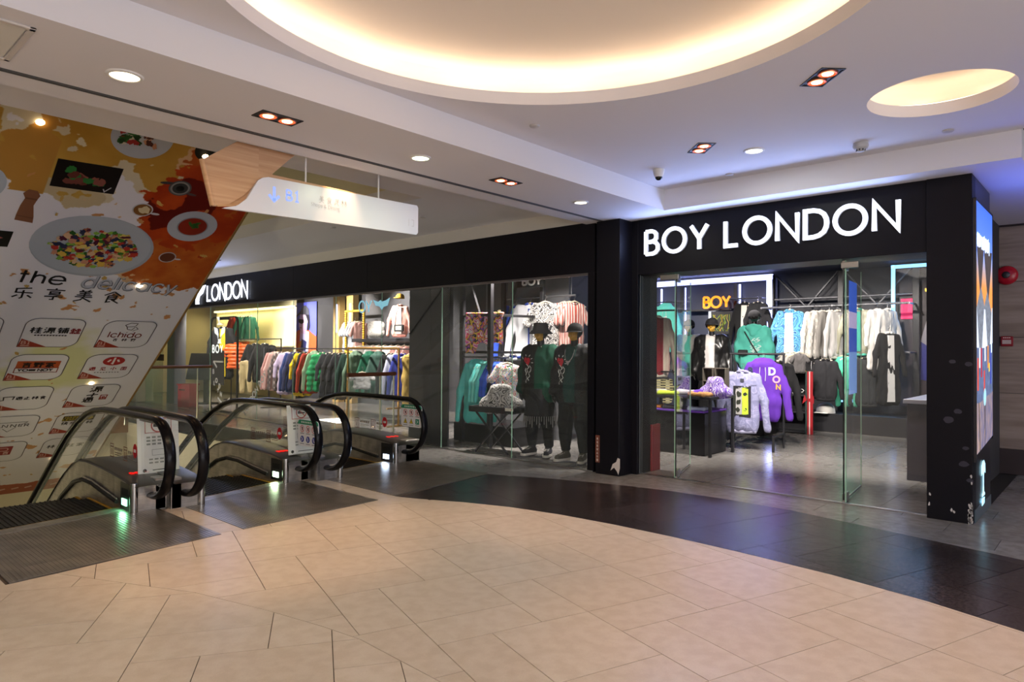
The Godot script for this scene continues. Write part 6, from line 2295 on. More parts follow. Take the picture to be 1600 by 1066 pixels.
func shop_right() -> void:
	var black := mat("fixture_black", Color("222226"), 0.45)
	var Z := -13.6
	# the LED-lit niche on the left
	var t := thing("lit_niche", "tall display niche outlined by violet white LED tubes at the back of the shop", "display niche", Vector3(-7.02, 0, -14.2))
	part("back_panel", span(-1.5, 1.5, 0.0, 3.1, -0.38, -0.36), mat("niche_back", Color("3a3f52"), 0.6), t)
	var led := glow("niche_led", Color(0.72, 0.75, 1.0), 2.6)
	part("led_border", span(-1.55, 1.55, 3.0, 3.12, 0.0, 0.06, 0.01), led, t)
	part("led_border", span(1.42, 1.54, 0.3, 3.0, 0.0, 0.06, 0.01), led, t)
	part("led_border", span(-1.55, -1.50, 0.3, 3.0, 0.0, 0.06, 0.01), led, t)
	for x in [-1.24, -0.62, 0.70, 1.34]:
		part("led_tube", span(x - 0.02, x + 0.02, 0.6, 2.98, -0.3, -0.26, 0.005), led, t)
	for x in [-0.66, 0.64]:
		part("post", span(x - 0.04, x + 0.04, 0, 3.0, -0.26, -0.18, 0.004), black, t)
	for x in [[-1.45, -0.7], [0.7, 1.4]]:
		var g := G.new()
		g.tube([Vector3(x[0], 2.62, 0.25), Vector3(x[1], 2.62, 0.25)], 0.016, 8)
		for xx in x:
			g.tube([Vector3(xx, 2.62, -0.36), Vector3(xx, 2.62, 0.25)], 0.012, 6)
		part("hang_bar", g, black, t)
	part("shelf", span(-0.55, 0.62, 2.40, 2.44, -0.36, 0.0, 0.004), black, t)
	area(Vector3(-7.02, 3.04, -14.1), Vector3(0, -0.5, 1), Vector2(3.0, 0.08), 2.0, Color(0.6, 0.65, 1.0))
	area(Vector3(-5.52, 1.7, -14.1), Vector3(-0.4, 0, 1), Vector2(0.08, 2.4), 1.4, Color(0.6, 0.65, 1.0))
	t = thing("glowing_letters", "small glowing golden shop name standing on the niche shelf", "sign", Vector3(-6.95, 2.44, -14.05))
	var g := G.new()
	letters(t, glow("gold_neon", Color(1.0, 0.62, 0.12), 0.9), "BOY", Vector2(0.0, 0.02), 0.23, 0.045, Transform3D(), 0.0, 0.03, 0.16)
	solo("reflection_streak", gbox(Vector3(0, 0, 0), Vector3(0.16, 1.15, 0.03), 0.004), glow("streak_glow", Color(0.95, 0.97, 1.0), 2.2), "white reflection streak built as an upright glowing panel between two niche bays", "light", Vector3(-6.98, 1.82, -14.5))  # a reflection streak, built as a glowing panel
	t = thing("picture_board", "black board with green and gold squiggles under the golden shop name", "board", Vector3(-6.56, 2.12, -14.1))
	part("board", gbox(Vector3.ZERO, Vector3(0.5, 0.5, 0.03), 0.004), mat("fixture_black", Color("222226"), 0.45), t)
	g = G.new()
	for i in 12:
		g.col = lin("8fae3a" if i % 2 else "c9b04a")
		var p := []
		for k in 5:
			p.append(Vector2(rng.randf_range(-0.2, 0.2), 0.0) * 0.3 + Vector2(-0.15 + 0.027 * i, -0.18 + k * 0.09) + Vector2(sin(k + i) * 0.03, 0))
		g.ribbon(p, 0.014, Transform3D(), 0.016, 0.018)
	part("print", g, painted("print_paint"), t)
	# the black steel wall fixture
	t = thing("steel_frame_fixture", "black steel wall frame with rails and braces along the back of the shop", "clothes fixture", Vector3(-4.2, 0, -14.2))
	for x in [-1.3, 0.06, 1.35]:
		part("post", span(x - 0.055, x + 0.055, 0, 3.1, -0.05, 0.05, 0.004), black, t)
	for y in [2.58, 2.38, 1.50]:
		g = G.new()
		g.tube([Vector3(-1.3, y, 0.0 if y > 2.5 else 0.55), Vector3(1.35, y, 0.0 if y > 2.5 else 0.55)], 0.022, 10)
		if y < 2.5:
			for x in [-1.3, 0.06, 1.35]:
				g.tube([Vector3(x, y, 0.0), Vector3(x, y, 0.57)], 0.018, 8)
		part("rail", g, mat("rail_grey", Color("6d6e72"), 0.4, 0.6), t)
	for b in [[-1.25, 3.1, -0.6, 2.4], [0.0, 3.1, -0.6, 2.4], [0.1, 3.1, 0.7, 2.4], [1.3, 3.1, 0.7, 2.4]]:
		g = G.new()
		g.bar(Vector3(b[0], b[1], -0.02), Vector3(b[2], b[3], -0.02), 0.05, 0.03, 0.003)
		part("brace", g, mat("brace_grey", Color("56575b"), 0.5, 0.4), t)
	part("plinth", span(-1.35, 1.4, 0.0, 0.34, -0.1, 0.75, 0.006), black, t)
	# hanging clothes along the back, left to right
	var front := {"group": "clothes on the back wall of the shop"}
	var k := garment("hoodie", "teal hoodie with a white collar hanging in the leftmost LED niche bay", "hoodie", Vector3(-7.85, 2.63, -13.95), 0.1, "5fcfbe", front.merged({"scale": Vector3(1.25, 1.6, 1.0)}))
	chest_print(k, "squiggle", "hoodie", Vector3(1.25, 1.6, 1.0))
	var stand := rack("two-bar black clothes stand holding the varsity jacket by the left glass", -6.5, -5.72, -10.52, 2.2, black)
	var bar2 := G.new()
	bar2.bar(Vector3(-0.39, 1.14, 0.03), Vector3(0.39, 1.14, 0.03), 0.022, 0.022, 0.002)
	part("lower_bar", bar2, black, stand)
	for q in [["low black plinth under the silver-jacket mannequin", Vector3(-6.25, 0, -12.0), 0.24], ["low black plinth under the glossy black-jacket mannequin", Vector3(-5.30, 0, -11.0), 0.21], ["taller black plinth under the teal-hoodie mannequin", Vector3(-5.05, 0, -12.2), 0.39]]:
		solo("plinth", gbox(Vector3(0, q[2] / 2, 0), Vector3(0.6, q[2], 0.6), 0.008), mat("table_dark", Color("1b1b1e"), 0.3), q[0], "plinth", q[1], 0.0, "plinths under the mannequins")
	garment("jacket", "varsity jacket with a dark red body and cream sleeves by the left glass", "jacket", Vector3(-6.09, 2.2, -10.5), 0.45, varsity(), {"scale": Vector3(1.15, 1.6, 1.1), "trim": "d8d2c2", "open": "8e2230"})
	garment("trousers", "pleated tartan skirt trousers hanging below the varsity jacket", "trousers", Vector3(-6.05, 1.14, -10.45), 0.45, pattern("tartan", ["check", "24241f", "c9c08a", "8a8a80"], 0.05), {"scale": Vector3(1.6, 0.45, 1.2)})
	k = mannequin("mannequin in a crinkled silver jacket over a teal shirt, wearing a black cap", Vector3(-6.25, 0.25, -12.0), 0.15, {"tint": func(p: Vector3) -> Color: return lin("58c4b0") if absf(p.x) < 0.075 and p.z > 0.0 else lin("a8a69e"), "rough": 0.35, "trousers": "1b1b1e"})
	k = mannequin("mannequin in a glossy black jacket over a grey white shirt, black cap, golden face", Vector3(-5.30, 0.22, -11.0), 0.3, {"tint": func(p: Vector3) -> Color: return lin("b9b6b4") if absf(p.x + 0.01) < 0.08 and p.z > 0.0 and p.y > 0.8 else lin("18181b"), "rough": 0.3, "trousers": "141416"})
	k = mannequin("mannequin seen from behind in a teal hoodie printed with white squiggles", Vector3(-5.05, 0.4, -12.2), PI + 0.2, {"jacket": "5cc9b6", "hood": "5cc9b6", "cap": "1d1d21"})
	g = G.new()
	g.col = lin("e4f4ee")
	for i in 16:
		var p := []
		var c := Vector2(rng.randf_range(-0.13, 0.13), rng.randf_range(1.02, 1.32))
		for q in 5:
			p.append(c + Vector2(sin(q * 1.6 + i * 2.0) * 0.03, q * 0.014))
		g.ribbon(p, 0.009, Transform3D(), 0.0, 0.004)
	part_draped("back_print", g, k, true)
	g = G.new()
	g.tube([Vector3(0.14, 1.46, -0.16), Vector3(0.0, 1.22, -0.205), Vector3(-0.12, 1.02, -0.2)], 0.012, 8)
	g.box(Vector3(0.16, 1.08, -0.19), Vector3(0.17, 0.1, 0.06), 0.015)
	part("crossbody_bag", g, cloth("1c1c1f", 0.5), k)
	garment("jacket", "black zip jacket hanging at the right end of the LED niche", "jacket", Vector3(-5.98, 2.63, -13.95), 0.15, "121214", front.merged({"open": "d9d6cc", "scale": Vector3(1.0, 1.4, 1.0)}))
	garment("jacket", "dark grey jacket hanging just right of the black zip jacket", "jacket", Vector3(-5.70, 2.63, -13.95), 0.35, "232326", front.merged({"scale": Vector3(0.9, 1.2, 1.0)}))
	garment("jacket", "shiny blue iridescent jacket open over a white shirt", "jacket", Vector3(-4.92, 2.42, -13.6), 0.15, pattern("iridescent", ["bands", "3f7fa8", "5fa8c8", "2f5f98", "7fc4d0", "2a4f88"], 0.008, 22.0), front.merged({"open": "e8ecee", "trim": "5fa0c0", "scale": Vector3(1.22, 1.4, 1.1)}))
	var coats := [["cream knitted jacket with a fine diamond pattern", pattern("diamond", ["check", "d8d4cc", "bdb8b0", "e6e2da"], 0.05)], ["pale grey knitted jacket with a fine diamond pattern", pattern("diamond_grey", ["check", "c4c0ba", "a8a49e", "d4d0ca"], 0.05)], ["dark grey and cream jacket", "6f6c68"], ["silver grey coat with a sheen", "a9a7a6"]]
	for i in 4:
		garment("jacket", coats[i][0] + ", %s of four" % ["first", "second", "third", "fourth"][i], "jacket", Vector3(-4.46 + i * 0.14, 2.38, -13.6), 1.15, coats[i][1], {"group": "four pale jackets side by side", "scale": Vector3(1.1, 1.38, 1.0), "trim": "b9b4ac"})
	garment("jacket", "olive gold bomber jacket open over a teal hooded layer", "jacket", Vector3(-3.69, 2.4, -13.6), 0.1, "8b8a78", front.merged({"open": "3fa592", "trim": "4fb09c", "rough": 0.4, "scale": Vector3(1.15, 1.3, 1.1)}))
	for i in 2:
		garment("coat", ["long white coat hanging side-on, left of a second white coat", "long white coat hanging side-on, nearest the blue lit frame"][i], "coat", Vector3(-3.36 + i * 0.17, 2.38, -13.6), 1.2, "d8d6d2", {"scale": Vector3(1.1, 1.05, 1.0)})
	garment("coat", "black coat with a white stripe hanging below the long white coats", "coat", Vector3(-3.10, 1.95, -13.3), 0.9, "101012", {"trim": "d8d8d8", "open": "d8d8d6", "scale": Vector3(1.0, 1.2, 1.0)})
	garment("jacket", "dark grey blazer hanging under the white coats", "jacket", Vector3(-3.5, 1.5, -13.5), 0.5, "242628", {"scale": Vector3(0.95, 1.35, 1.0)})
	for i in 2:
		garment("trousers", ["left one of two pairs of bright green trousers", "right one of two pairs of bright green trousers"][i] + " behind the glass door", "trousers", Vector3(-3.94 + i * 0.14, 1.52, -13.6), 0.3, "58caa6", {"group": "green trousers", "scale": Vector3(0.8, 0.95, 1.0)})
	garment("hoodie", "black hooded jacket with a white hood hanging low on the fixture", "jacket", Vector3(-4.42, 1.5, -13.5), 0.1, "151517", {"trim": "d8d8d8", "scale": Vector3(1.1, 1.2, 1.0)})
	garment("jacket", "black padded jacket with grey sleeves beside the black hooded jacket", "jacket", Vector3(-4.15, 1.46, -13.3), 0.2, "1c1c20", {"scale": Vector3(0.95, 1.15, 1.0)})
	var cap := thing("hat", "white baseball cap on the low plinth under the black jackets", "cap", Vector3(-4.25, 0.34, -13.62))
	g = G.new()
	var prof := [Vector2(0.17, 0.0)]
	for i in 7:
		var a := PI * 0.5 * i / 6
		prof.append(Vector2(maxf(0.001, cos(a) * 0.165), 0.05 + sin(a) * 0.15))
	g.lathe(prof, 24)
	part("crown", g, cloth("dcdad6"), cap)
	part("peak", gbox(Vector3(0, 0.014, 0.2), Vector3(0.24, 0.014, 0.18), 0.006), cloth("dcdad6"), cap)
	# table with a purple cloth, folded clothes and crates
	t = thing("display_table", "black display table with a purple lower shelf just inside the left glass", "table", Vector3(-4.95, 0, -9.35))
	part("table_top", gbox(Vector3(0, 0.83, 0), Vector3(1.25, 0.04, 0.8), 0.004), black, t)
	part("cabinet", gbox(Vector3(-0.05, 0.31, -0.02), Vector3(1.1, 0.6, 0.7), 0.004), mat("table_dark", Color("1b1b1e"), 0.3), t)
	for sx in [-0.6, 0.6]:
		for sz in [-0.37, 0.37]:
			part("leg", gbox(Vector3(sx, 0.405, sz), Vector3(0.04, 0.81, 0.04), 0.003), black, t)
	part("shelf_cloth", gbox(Vector3(-0.05, 0.63, 0.0), Vector3(1.12, 0.03, 0.74), 0.008), cloth("6a3fb0"), t, "purple cloth on the lower shelf")
	for f in [["pile of folded grey and white shirts on the table's left end", Vector3(-5.35, 0.85, -9.2), "b9b7bb", 1.0], ["folded lime yellow shirt between the grey piles on the table", Vector3(-5.08, 0.85, -9.12), "b4cc3a", 0.8], ["folded pale grey hoodie on the table beside the lime shirt", Vector3(-4.86, 0.85, -9.3), "c6c4c8", 1.0], ["folded tan and orange shirt at the table's right end", Vector3(-4.55, 0.85, -9.1), "b98a56", 0.9]]:
		k = solo("folded_shirt", shape("folded"), cloth(f[2]), f[0], "shirt", f[1], rng.randf_range(-0.3, 0.3), "folded clothes on the black table")
		k.scale = Vector3(1, f[3], 1)
	for f in [["small folded orange shirt on the table's purple shelf", Vector3(-5.3, 0.645, -9.1), "c9803c"], ["folded dark shirt on the middle of the table's purple shelf", Vector3(-5.0, 0.645, -9.1), "33333a"], ["folded white and blue shirt at the right end of the purple shelf", Vector3(-4.6, 0.645, -9.1), "a9b4d0"]]:
		k = solo("folded_shirt", shape("folded"), cloth(f[2]), f[0], "shirt", f[1], 0.2, "clothes on the purple shelf")
		k.scale = Vector3(0.9, 0.7, 0.7)
	t = thing("draped_shirt", "purple and white patterned shirt draped over a stand at the table's right end", "shirt", Vector3(-4.4, 0.85, -9.25), 0.2)
	part("body", shape("lump"), pattern("purple_print", ["bands", "5a2fa8", "d8d4e6", "6a3fb4"], 0.010, 22.0), t)
	g = G.new()
	g.tube([Vector3(-0.1, 0.06, 0.06), Vector3(-0.25, 0.05, 0.1), Vector3(-0.34, 0.02, 0.12)], 0.05, 10, 0.035)
	part("sleeve", g, cloth("6a3fb8"), t)
	for c in [["left one of two small weathered wooden crates on end behind the table", -4.66], ["right one of two small weathered wooden crates on end behind the table", -4.46]]:
		t = thing("crate", c[0], "crate", Vector3(c[1], 0.85, -9.6), 0.0, "wooden crates")
		var cw := mat("crate_wood", Color("5c554c"), 0.8)
		part("back", gbox(Vector3(0, 0.2, -0.06), Vector3(0.15, 0.4, 0.012), 0.002), cw, t)
		for s in [[Vector3(-0.075, 0.2, 0), Vector3(0.012, 0.4, 0.14)], [Vector3(0.075, 0.2, 0), Vector3(0.012, 0.4, 0.14)], [Vector3(0, 0.006, 0), Vector3(0.15, 0.012, 0.14)], [Vector3(0, 0.394, 0), Vector3(0.15, 0.012, 0.14)], [Vector3(0, 0.2, 0), Vector3(0.15, 0.012, 0.12)]]:
			part("board", gbox(s[0], s[1], 0.002), cw, t)
	# the rack with the denim jacket
	t = thing("clothes_rack", "black pipe rack standing in the middle of the entrance holding purple and denim jackets", "clothes rack", Vector3(-4.33, 0, -10.4), 0.1)
	for s in [[-0.42, -0.25], [0.4, -0.25]]:
		g = G.new()
		g.tube([Vector3(s[0], 0.0, s[1]), Vector3(s[0], 1.46, s[1])], 0.018, 10)
		part("upright", g, black, t)
	g = G.new()
	g.tube([Vector3(-0.44, 1.46, -0.25), Vector3(0.42, 1.46, -0.25)], 0.018, 10)
	part("rail", g, black, t)
	for s in [-0.42, 0.4]:
		g = G.new()
		g.tube([Vector3(s, 0.22, -0.3), Vector3(s, 0.22, 0.35)], 0.016, 8)
		part("side_rail", g, black, t)
	for s in [[-0.42, 0.32], [0.4, 0.32]]:
		g = G.new()
		g.tube([Vector3(s[0], 0.0, s[1]), Vector3(s[0], 0.24, s[1])], 0.02, 10)
		part("leg", g, black, t)
	garment("jacket", "black jacket half hidden at the right end of the pipe rack", "jacket", Vector3(-4.16, 1.44, -10.98), 0.35, "161619", {"scale": Vector3(1.1, 1.45, 1.0)})
	k = garment("hoodie", "purple sweatshirt with patch letters hanging behind the denim jacket", "sweatshirt", Vector3(-4.25, 1.44, -10.62), 0.25, "5c2ca4", {"hanger": "e6e2d8", "scale": Vector3(1.3, 1.42, 1.1)})
	for q in [["D", 0.10, -0.30, 0.1, "d8d8e6"], ["O", 0.155, -0.42, 0.09, "e09ab0"], ["N", 0.2, -0.53, 0.075, "d8a040"], ["B", -0.21, -0.29, 0.09, "26304a"]]:
		g = G.new()
		g.col = lin(q[4])
		words(g, q[0], Vector2(q[1], q[2]), q[3], q[3] * 0.27, Transform3D(), 0.0, 0.006)
		drape(g, shape("hoodie"), Vector3(0, -0.118, 0), Vector3(1.3, 1.42, 1.1))
		part("patch_letter", g, painted("print_paint"), k)
	k = garment("jacket", "washed lilac denim jacket with a black and lime back panel, front of the pipe rack", "denim jacket", Vector3(-4.34, 1.30, -10.05), 0.3, pattern("denim", ["bands", "8587ac", "9294b8", "7e80a6", "a09fc2", "8a8cb0"], 0.010, 14.0), {"trim": "a8a8c6", "hanger": "f0f0ec", "scale": Vector3(1.2, 1.42, 1.25)})
	chest_print(k, "panel", "jacket", Vector3(1.2, 1.42, 1.25))
	k.get_node("zip").queue_free()
	# shelf unit on the right
	t = thing("shelf_unit", "low black shelf unit with a red and white ribbon down its right edge", "shelf unit", Vector3(-4.63, 0, -12.95), 0.1)
	part("side", span(-0.32, -0.29, 0, 1.14, -0.2, 0.2, 0.003), black, t)
	part("side", span(0.27, 0.30, 0, 1.14, -0.2, 0.2, 0.003), mat("side_teal", Color("27403c"), 0.4), t)
	for y in [0.03, 0.39, 0.7, 1.12]:
		part("shelf", span(-0.29, 0.27, y - 0.015, y + 0.015, -0.2, 0.2, 0.003), black, t)
	part("back", span(-0.29, 0.27, 0, 1.12, -0.2, -0.19), mat("table_dark", Color("1b1b1e"), 0.3), t)
	part("yellow_strip", span(-0.3, 0.28, 1.135, 1.15, 0.17, 0.205, 0.002), mat("strip_yellow", Color("c9b81e"), 0.5), t)
	part("red_ribbon", span(0.302, 0.40, 0.0, 1.14, 0.18, 0.2, 0.002), mat("ribbon_red", Color("a01a24"), 0.4), t)
	part("white_ribbon", span(0.335, 0.352, 0.0, 1.14, 0.2, 0.206, 0.001), mat("ribbon_white", Color("dcd6d2"), 0.5), t)
	g = G.new()
	g.prism(pv([0.30, 0.62, 0.42, 0.70, 0.42, 0.56]), 0.2, 0.22)
	g.prism(pv([0.30, 0.62, 0.26, 0.72, 0.22, 0.55]), 0.2, 0.22)
	part("bow", g, mat("ribbon_red", Color("a01a24"), 0.4), t)
	k = solo("folded_shirt", shape("folded"), cloth("c9c9c6"), "white cap and folded cloth on the shelf unit's middle shelf", "clothes", Vector3(-4.6, 0.715, -12.88), 0.1)
	t = thing("sunglasses", "pair of white framed sunglasses on the shelf unit", "sunglasses", Vector3(-4.45, 0.79, -12.78), 0.2)
	g = G.new()
	for s in [-0.04, 0.04]:
		var ring := []
		for i in 14:
			ring.append(Vector3(s + cos(TAU * i / 14) * 0.034, sin(TAU * i / 14) * 0.028, 0))
		g.tube(ring, 0.006, 6, -1.0, true)
		g.tube([Vector3(s * 1.85, 0.0, 0), Vector3(s * 1.85, -0.005, -0.1)], 0.004, 6)
	part("frame", g, mat("white_plastic", Color("dcdad8"), 0.5), t)
	g = G.new()
	for s in [-0.04, 0.04]:
		g.prism(PackedVector2Array(arc2(Vector2(s, 0), 0.033, 0.027, 0, 345, 15)), -0.002, 0.001)
	part("lens", g, mat("dome_black", Color("0d0d10"), 0.1), t)
	t = thing("handbag", "boxy grey handbag standing on the shelf unit", "bag", Vector3(-4.78, 1.14, -12.95), 0.2)
	part("bag_body", gbox(Vector3(0, 0.14, 0), Vector3(0.28, 0.26, 0.14), 0.03), cloth("77767a", 0.5), t)
	g = G.new()
	g.tube([Vector3(-0.08, 0.26, 0), Vector3(-0.06, 0.34, 0), Vector3(0.06, 0.34, 0), Vector3(0.08, 0.26, 0)], 0.008, 8)
	part("handle", g, cloth("4a4a4e", 0.5), t)
	for i in 3:
		garment("tee", "%s of three small white tops on hangers beside the grey handbag" % ["left one", "middle one", "right one"][i], "top", Vector3(-4.62 + i * 0.1, 1.58, -12.7), 0.9, "cfccc6" if i < 2 else "6d6a6a", {"scale": Vector3(0.6, 0.55, 0.8), "group": "small tops on hangers"})
	# lit frame on the right with its coloured panels
	t = thing("portal_light", "tall pale blue glowing rectangular frame at the right rear of the shop", "light", Vector3(-2.6, 0, -14.0))
	var blue := glow("frame_led", Color(0.55, 0.8, 1.0), 2.0)
	part("led_side", span(-0.61, -0.55, 0.56, 3.1, 0, 0.05, 0.005), blue, t)
	part("led_top", span(-0.61, 0.62, 3.04, 3.1, 0, 0.05, 0.005), blue, t)
	part("led_bottom", span(-1.5, -0.55, 0.54, 0.6, 0.0, 0.05, 0.005), blue, t)
	part("led_side", span(0.56, 0.62, 0.56, 3.04, 0, 0.05, 0.005), blue, t)
	area(Vector3(-2.9, 2.4, -13.9), Vector3(0, -0.2, 1), Vector2(0.8, 1.0), 0.5, Color(0.5, 0.75, 1.0))
	t = thing("colour_backdrop", "dark wall inside the lit frame with magenta, marble and deep blue panels", "display wall", Vector3(-2.6, 0, -14.3))
	part("panel", span(-0.55, 0.6, 0.5, 3.05, -0.05, 0.0), mat("deep_maroon", Color("241520"), 0.5), t)
	part("magenta_panel", span(-0.52, -0.3, 2.12, 2.5, 0.0, 0.03, 0.004), glow("magenta_glow", Color(0.9, 0.02, 0.35), 0.6), t)
	g = G.new()
	g.prism(pv([-0.2, 1.0, 0.5, 0.9, 0.5, 2.0, -0.2, 1.7]), 0.0, 0.02)
	part("blue_panel", g, mat("deep_blue", Color("121c78"), 0.4), t)
	g = G.new()
	g.prism(pv([-0.2, 1.7, 0.5, 1.2, 0.5, 1.9, -0.05, 2.3]), 0.02, 0.03)
	part("marble_panel", g, mat("marble_grey", Color("8d8a94"), 0.3), t)
	part("gold_shelf", span(-0.1, 0.5, 2.6, 2.66, 0.0, 0.2, 0.004), mat("gold_dull", Color("a8902e"), 0.35, 0.6), t)
	part("purple_tube", span(0.1, 0.45, 1.32, 1.35, 0.03, 0.06, 0.004), glow("purple_neon", Color(0.5, 0.2, 1.0), 2.5), t)
	t = thing("counter", "dark cash counter with a lighter top behind the right glass", "counter", Vector3(-1.6, 0, -9.8))
	part("cabinet", span(-0.32, 0.28, 0.0, 0.9, -0.8, 0.75, 0.006), mat("counter_purple", Color("2f2b38"), 0.35), t)
	part("worktop", span(-0.35, 0.29, 0.9, 0.95, -0.84, 0.79, 0.004), mat("counter_top", Color("77767e"), 0.3), t)
	# blue poster on the folded door leaf, red box in the corner
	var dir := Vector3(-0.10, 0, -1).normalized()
	t = thing("door_poster", "tall blue and white poster on the right glass door leaf, glow added", "poster", Vector3(-2.085, 0, -7.22) + dir * 0.52 + Vector3(-0.004, 0, 0))
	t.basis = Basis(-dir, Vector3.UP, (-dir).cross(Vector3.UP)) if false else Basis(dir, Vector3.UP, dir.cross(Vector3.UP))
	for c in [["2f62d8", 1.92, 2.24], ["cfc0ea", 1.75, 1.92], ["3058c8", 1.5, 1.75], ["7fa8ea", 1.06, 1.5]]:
		part("brightened_sheet", gbox(Vector3(0, (c[1] + c[2]) / 2, 0), Vector3(0.42, c[2] - c[1], 0.004)), glow("door_poster_" + c[0], Color(c[0]), 0.7), t)  # poster sheets given a glow of their own to look brightly lit
	t = thing("fire_box", "slim dark red fire extinguisher box on the floor behind the left glass", "fire box", Vector3(-4.42, 0, -7.55))
	part("box", gbox(Vector3(0, 0.29, 0), Vector3(0.09, 0.58, 0.2), 0.006), mat("box_red", Color("7c1420"), 0.4), t)
	part("label_plate", gbox(Vector3(0.0, 0.42, 0.101), Vector3(0.03, 0.05, 0.004), 0.001), mat("call_plate", Color("c9b6b4"), 0.3), t)

func varsity() -> Material:
	var m := cloth("d3cdbb").duplicate()
	m.resource_name = "varsity_cloth"
	var im := Image.create(64, 64, false, Image.FORMAT_RGBA8)
	for y in 64:
		for x in 64:
			im.set_pixel(x, y, Color("d3cdbb") if x < 24 or x > 40 else Color("8a2030"))
	m.albedo_color = Color.WHITE
	m.albedo_texture = ImageTexture.create_from_image(im)
	m.uv1_scale = Vector3(1.35, 1.0, 1.35)
	m.uv1_offset = Vector3(0.5, 0, 0.5)
	return m

func shop_left() -> void:
	var black := mat("fixture_black", Color("222226"), 0.45)
	# pale lit wall panels
	var t := thing("lit_panel", "pale yellow lit display wall at the left rear of the shop", "display wall", Vector3(-21.0, 0, -10.7))
	for i in 4:
		part("panel", span(-2.6 + i * 1.3, -1.31 + i * 1.3, 0.0, 2.75, -0.05, 0.0, 0.004), mat("pale_yellow", Color("e6dfb0"), 0.6), t)
	part("header", span(-2.6, 2.6, 2.78, 3.1, -0.05, 0.06, 0.004), mat("header_olive", Color("8a8668"), 0.6), t)
	part("light_trough", span(-2.6, 2.6, 2.72, 2.78, 0.0, 0.1, 0.004), glow("trough_glow", Color(1.0, 0.95, 0.7), 2.2), t)
	area(Vector3(-21.0, 2.7, -10.5), Vector3(0, -1, 0.15), Vector2(5.0, 0.1), 5.0, Color(1.0, 0.93, 0.68))
	part("shelf", span(-2.6, 2.6, 1.55, 1.6, 0.0, 0.35, 0.004), mat("pale_yellow", Color("e6dfb0"), 0.6), t)
	for p in [[-23.3, "ab1f1c", "dark red jacket on the pale wall, first of the small row"], [-23.1, "c8362c", "bright red jacket on the pale wall, second of the small row"], [-22.8, "2a7a74", "dark teal and white jacket on the pale wall, third of the small row"], [-22.3, "2f7a78", "teal and white jacket on the pale wall, last of the small row"]]:
		garment("jacket", p[2], "jacket", Vector3(p[0] + 1.7, 2.62, -10.4), 1.1, p[1], {"trim": "d8d8d2", "group": "small row of jackets on the pale wall", "scale": Vector3(0.85, 1.2, 0.9)})
	# smartphone-shaped frame with window lettering
	t = thing("photo_frame", "big smartphone shaped photo frame standing behind the window", "frame", Vector3(-15.7, 0, -7.3), 0.0)
	var g := G.new()
	var ring := Array(rrect(Vector2(0, 1.12), 1.36, 2.2, 0.16, 8))
	g.ribbon(ring, 0.03, Transform3D(), -0.02, 0.02, true)
	part("frame", g, black, t)
	g = G.new()
	g.prism(pv([-0.26, 2.22, -0.22, 2.16, 0.22, 2.16, 0.26, 2.22]), -0.02, 0.022)
	part("notch", g, black, t)
	part("lower_panel", span(-0.66, 0.0, 0.62, 1.44, -0.015, -0.005), mat("frame_panel", Color("3f3f42"), 0.5), t)
	part("shelf_strip", span(-0.45, 0.0, 1.16, 1.20, 0.0, 0.03, 0.004), mat("board_white", Color("e6e8df"), 0.6), t)
	var white := mat("decal_white", Color("eef0ee"), 0.6)
	white.backlight_enabled = true
	white.backlight = Color(0.9, 0.9, 0.9)
	t = thing("glowing_letters", "white bird emblem sticker with the letters BOY at the window glass, glow added", "sign", Vector3(-15.15, 0, -6.94))
	g = G.new()
	g.prism(pv([-0.28, 1.98, -0.10, 1.94, -0.05, 1.80, -0.07, 1.70, 0.07, 1.70, 0.05, 1.80, 0.10, 1.94, 0.28, 1.98, 0.24, 1.84, 0.10, 1.78, 0.06, 1.66, 0.1, 1.6, -0.1, 1.6, -0.06, 1.66, -0.10, 1.78, -0.24, 1.84]), 0.0, 0.002)
	g.prism(pv([-0.16, 2.2, -0.02, 2.2, -0.01, 2.08, 0.16, 2.02, -0.14, 2.02, -0.03, 2.08]), 0.0, 0.002)
	var sticker_glow := glow("white_sticker_glow", Color(0.95, 0.97, 0.95), 0.75)  # window stickers given a glow so they show white
	part("emblem", g, sticker_glow, t)
	letters(t, sticker_glow, "BOY", Vector2(-0.34, 1.40), 0.16, 0.034, Transform3D(), 0.0, 0.002, 0.42)
	t = thing("window_decal", "scattered small white letters and arrow marks low on the same window glass", "decal", Vector3(-15.1, 0, -6.94))
	g = G.new()
	for p in [["B", -0.36, 0.92], ["O", -0.22, 0.72], ["Y", -0.12, 0.50], ["L", -0.3, 0.66], ["N", 0.02, 0.42], ["D", -0.05, 0.60]]:
		words(g, p[0], Vector2(p[1], p[2]), 0.09, 0.028, Transform3D(), 0.0, 0.002)
		part("decal_letter", g, white, t)
		g = G.new()
	g.ribbon([Vector2(-0.1, 0.38), Vector2(0.2, 0.22), Vector2(0.48, 0.40)], 0.045, Transform3D(), 0.0, 0.002)
	part("arrow_mark", g, white, t)
	g = G.new()
	g.ribbon([Vector2(-0.34, 1.2), Vector2(-0.16, 1.06)], 0.05, Transform3D(), 0.0, 0.002)
	part("arrow_mark", g, white, t)
	t = thing("window_decal", "white words LONDON BOY running diagonally up the next window glass", "decal", Vector3(-13.9, 0.08, -6.94))
	g = G.new()
	letters(t, white, "LONDON BOY", Vector2(0, 0), 0.12, 0.03, Transform3D(Basis(Vector3(0, 0, 1), 0.78), Vector3.ZERO), 0.0, 0.002, 0.35)
	t = thing("glowing_letters", "pale blue glowing letters OY and a spread bird emblem at the window glass", "sign", Vector3(-9.7, 2.13, -6.94))
	g = G.new()
	letter(g, LETTERS["O"], Vector2(-0.14, 0), 0.17, 0.19, 0.03, Transform3D(), 0.0, 0.002)
	part("decal_letter", g, glow("decal_blue", Color("8fd0e8"), 0.55), t)
	g = G.new()
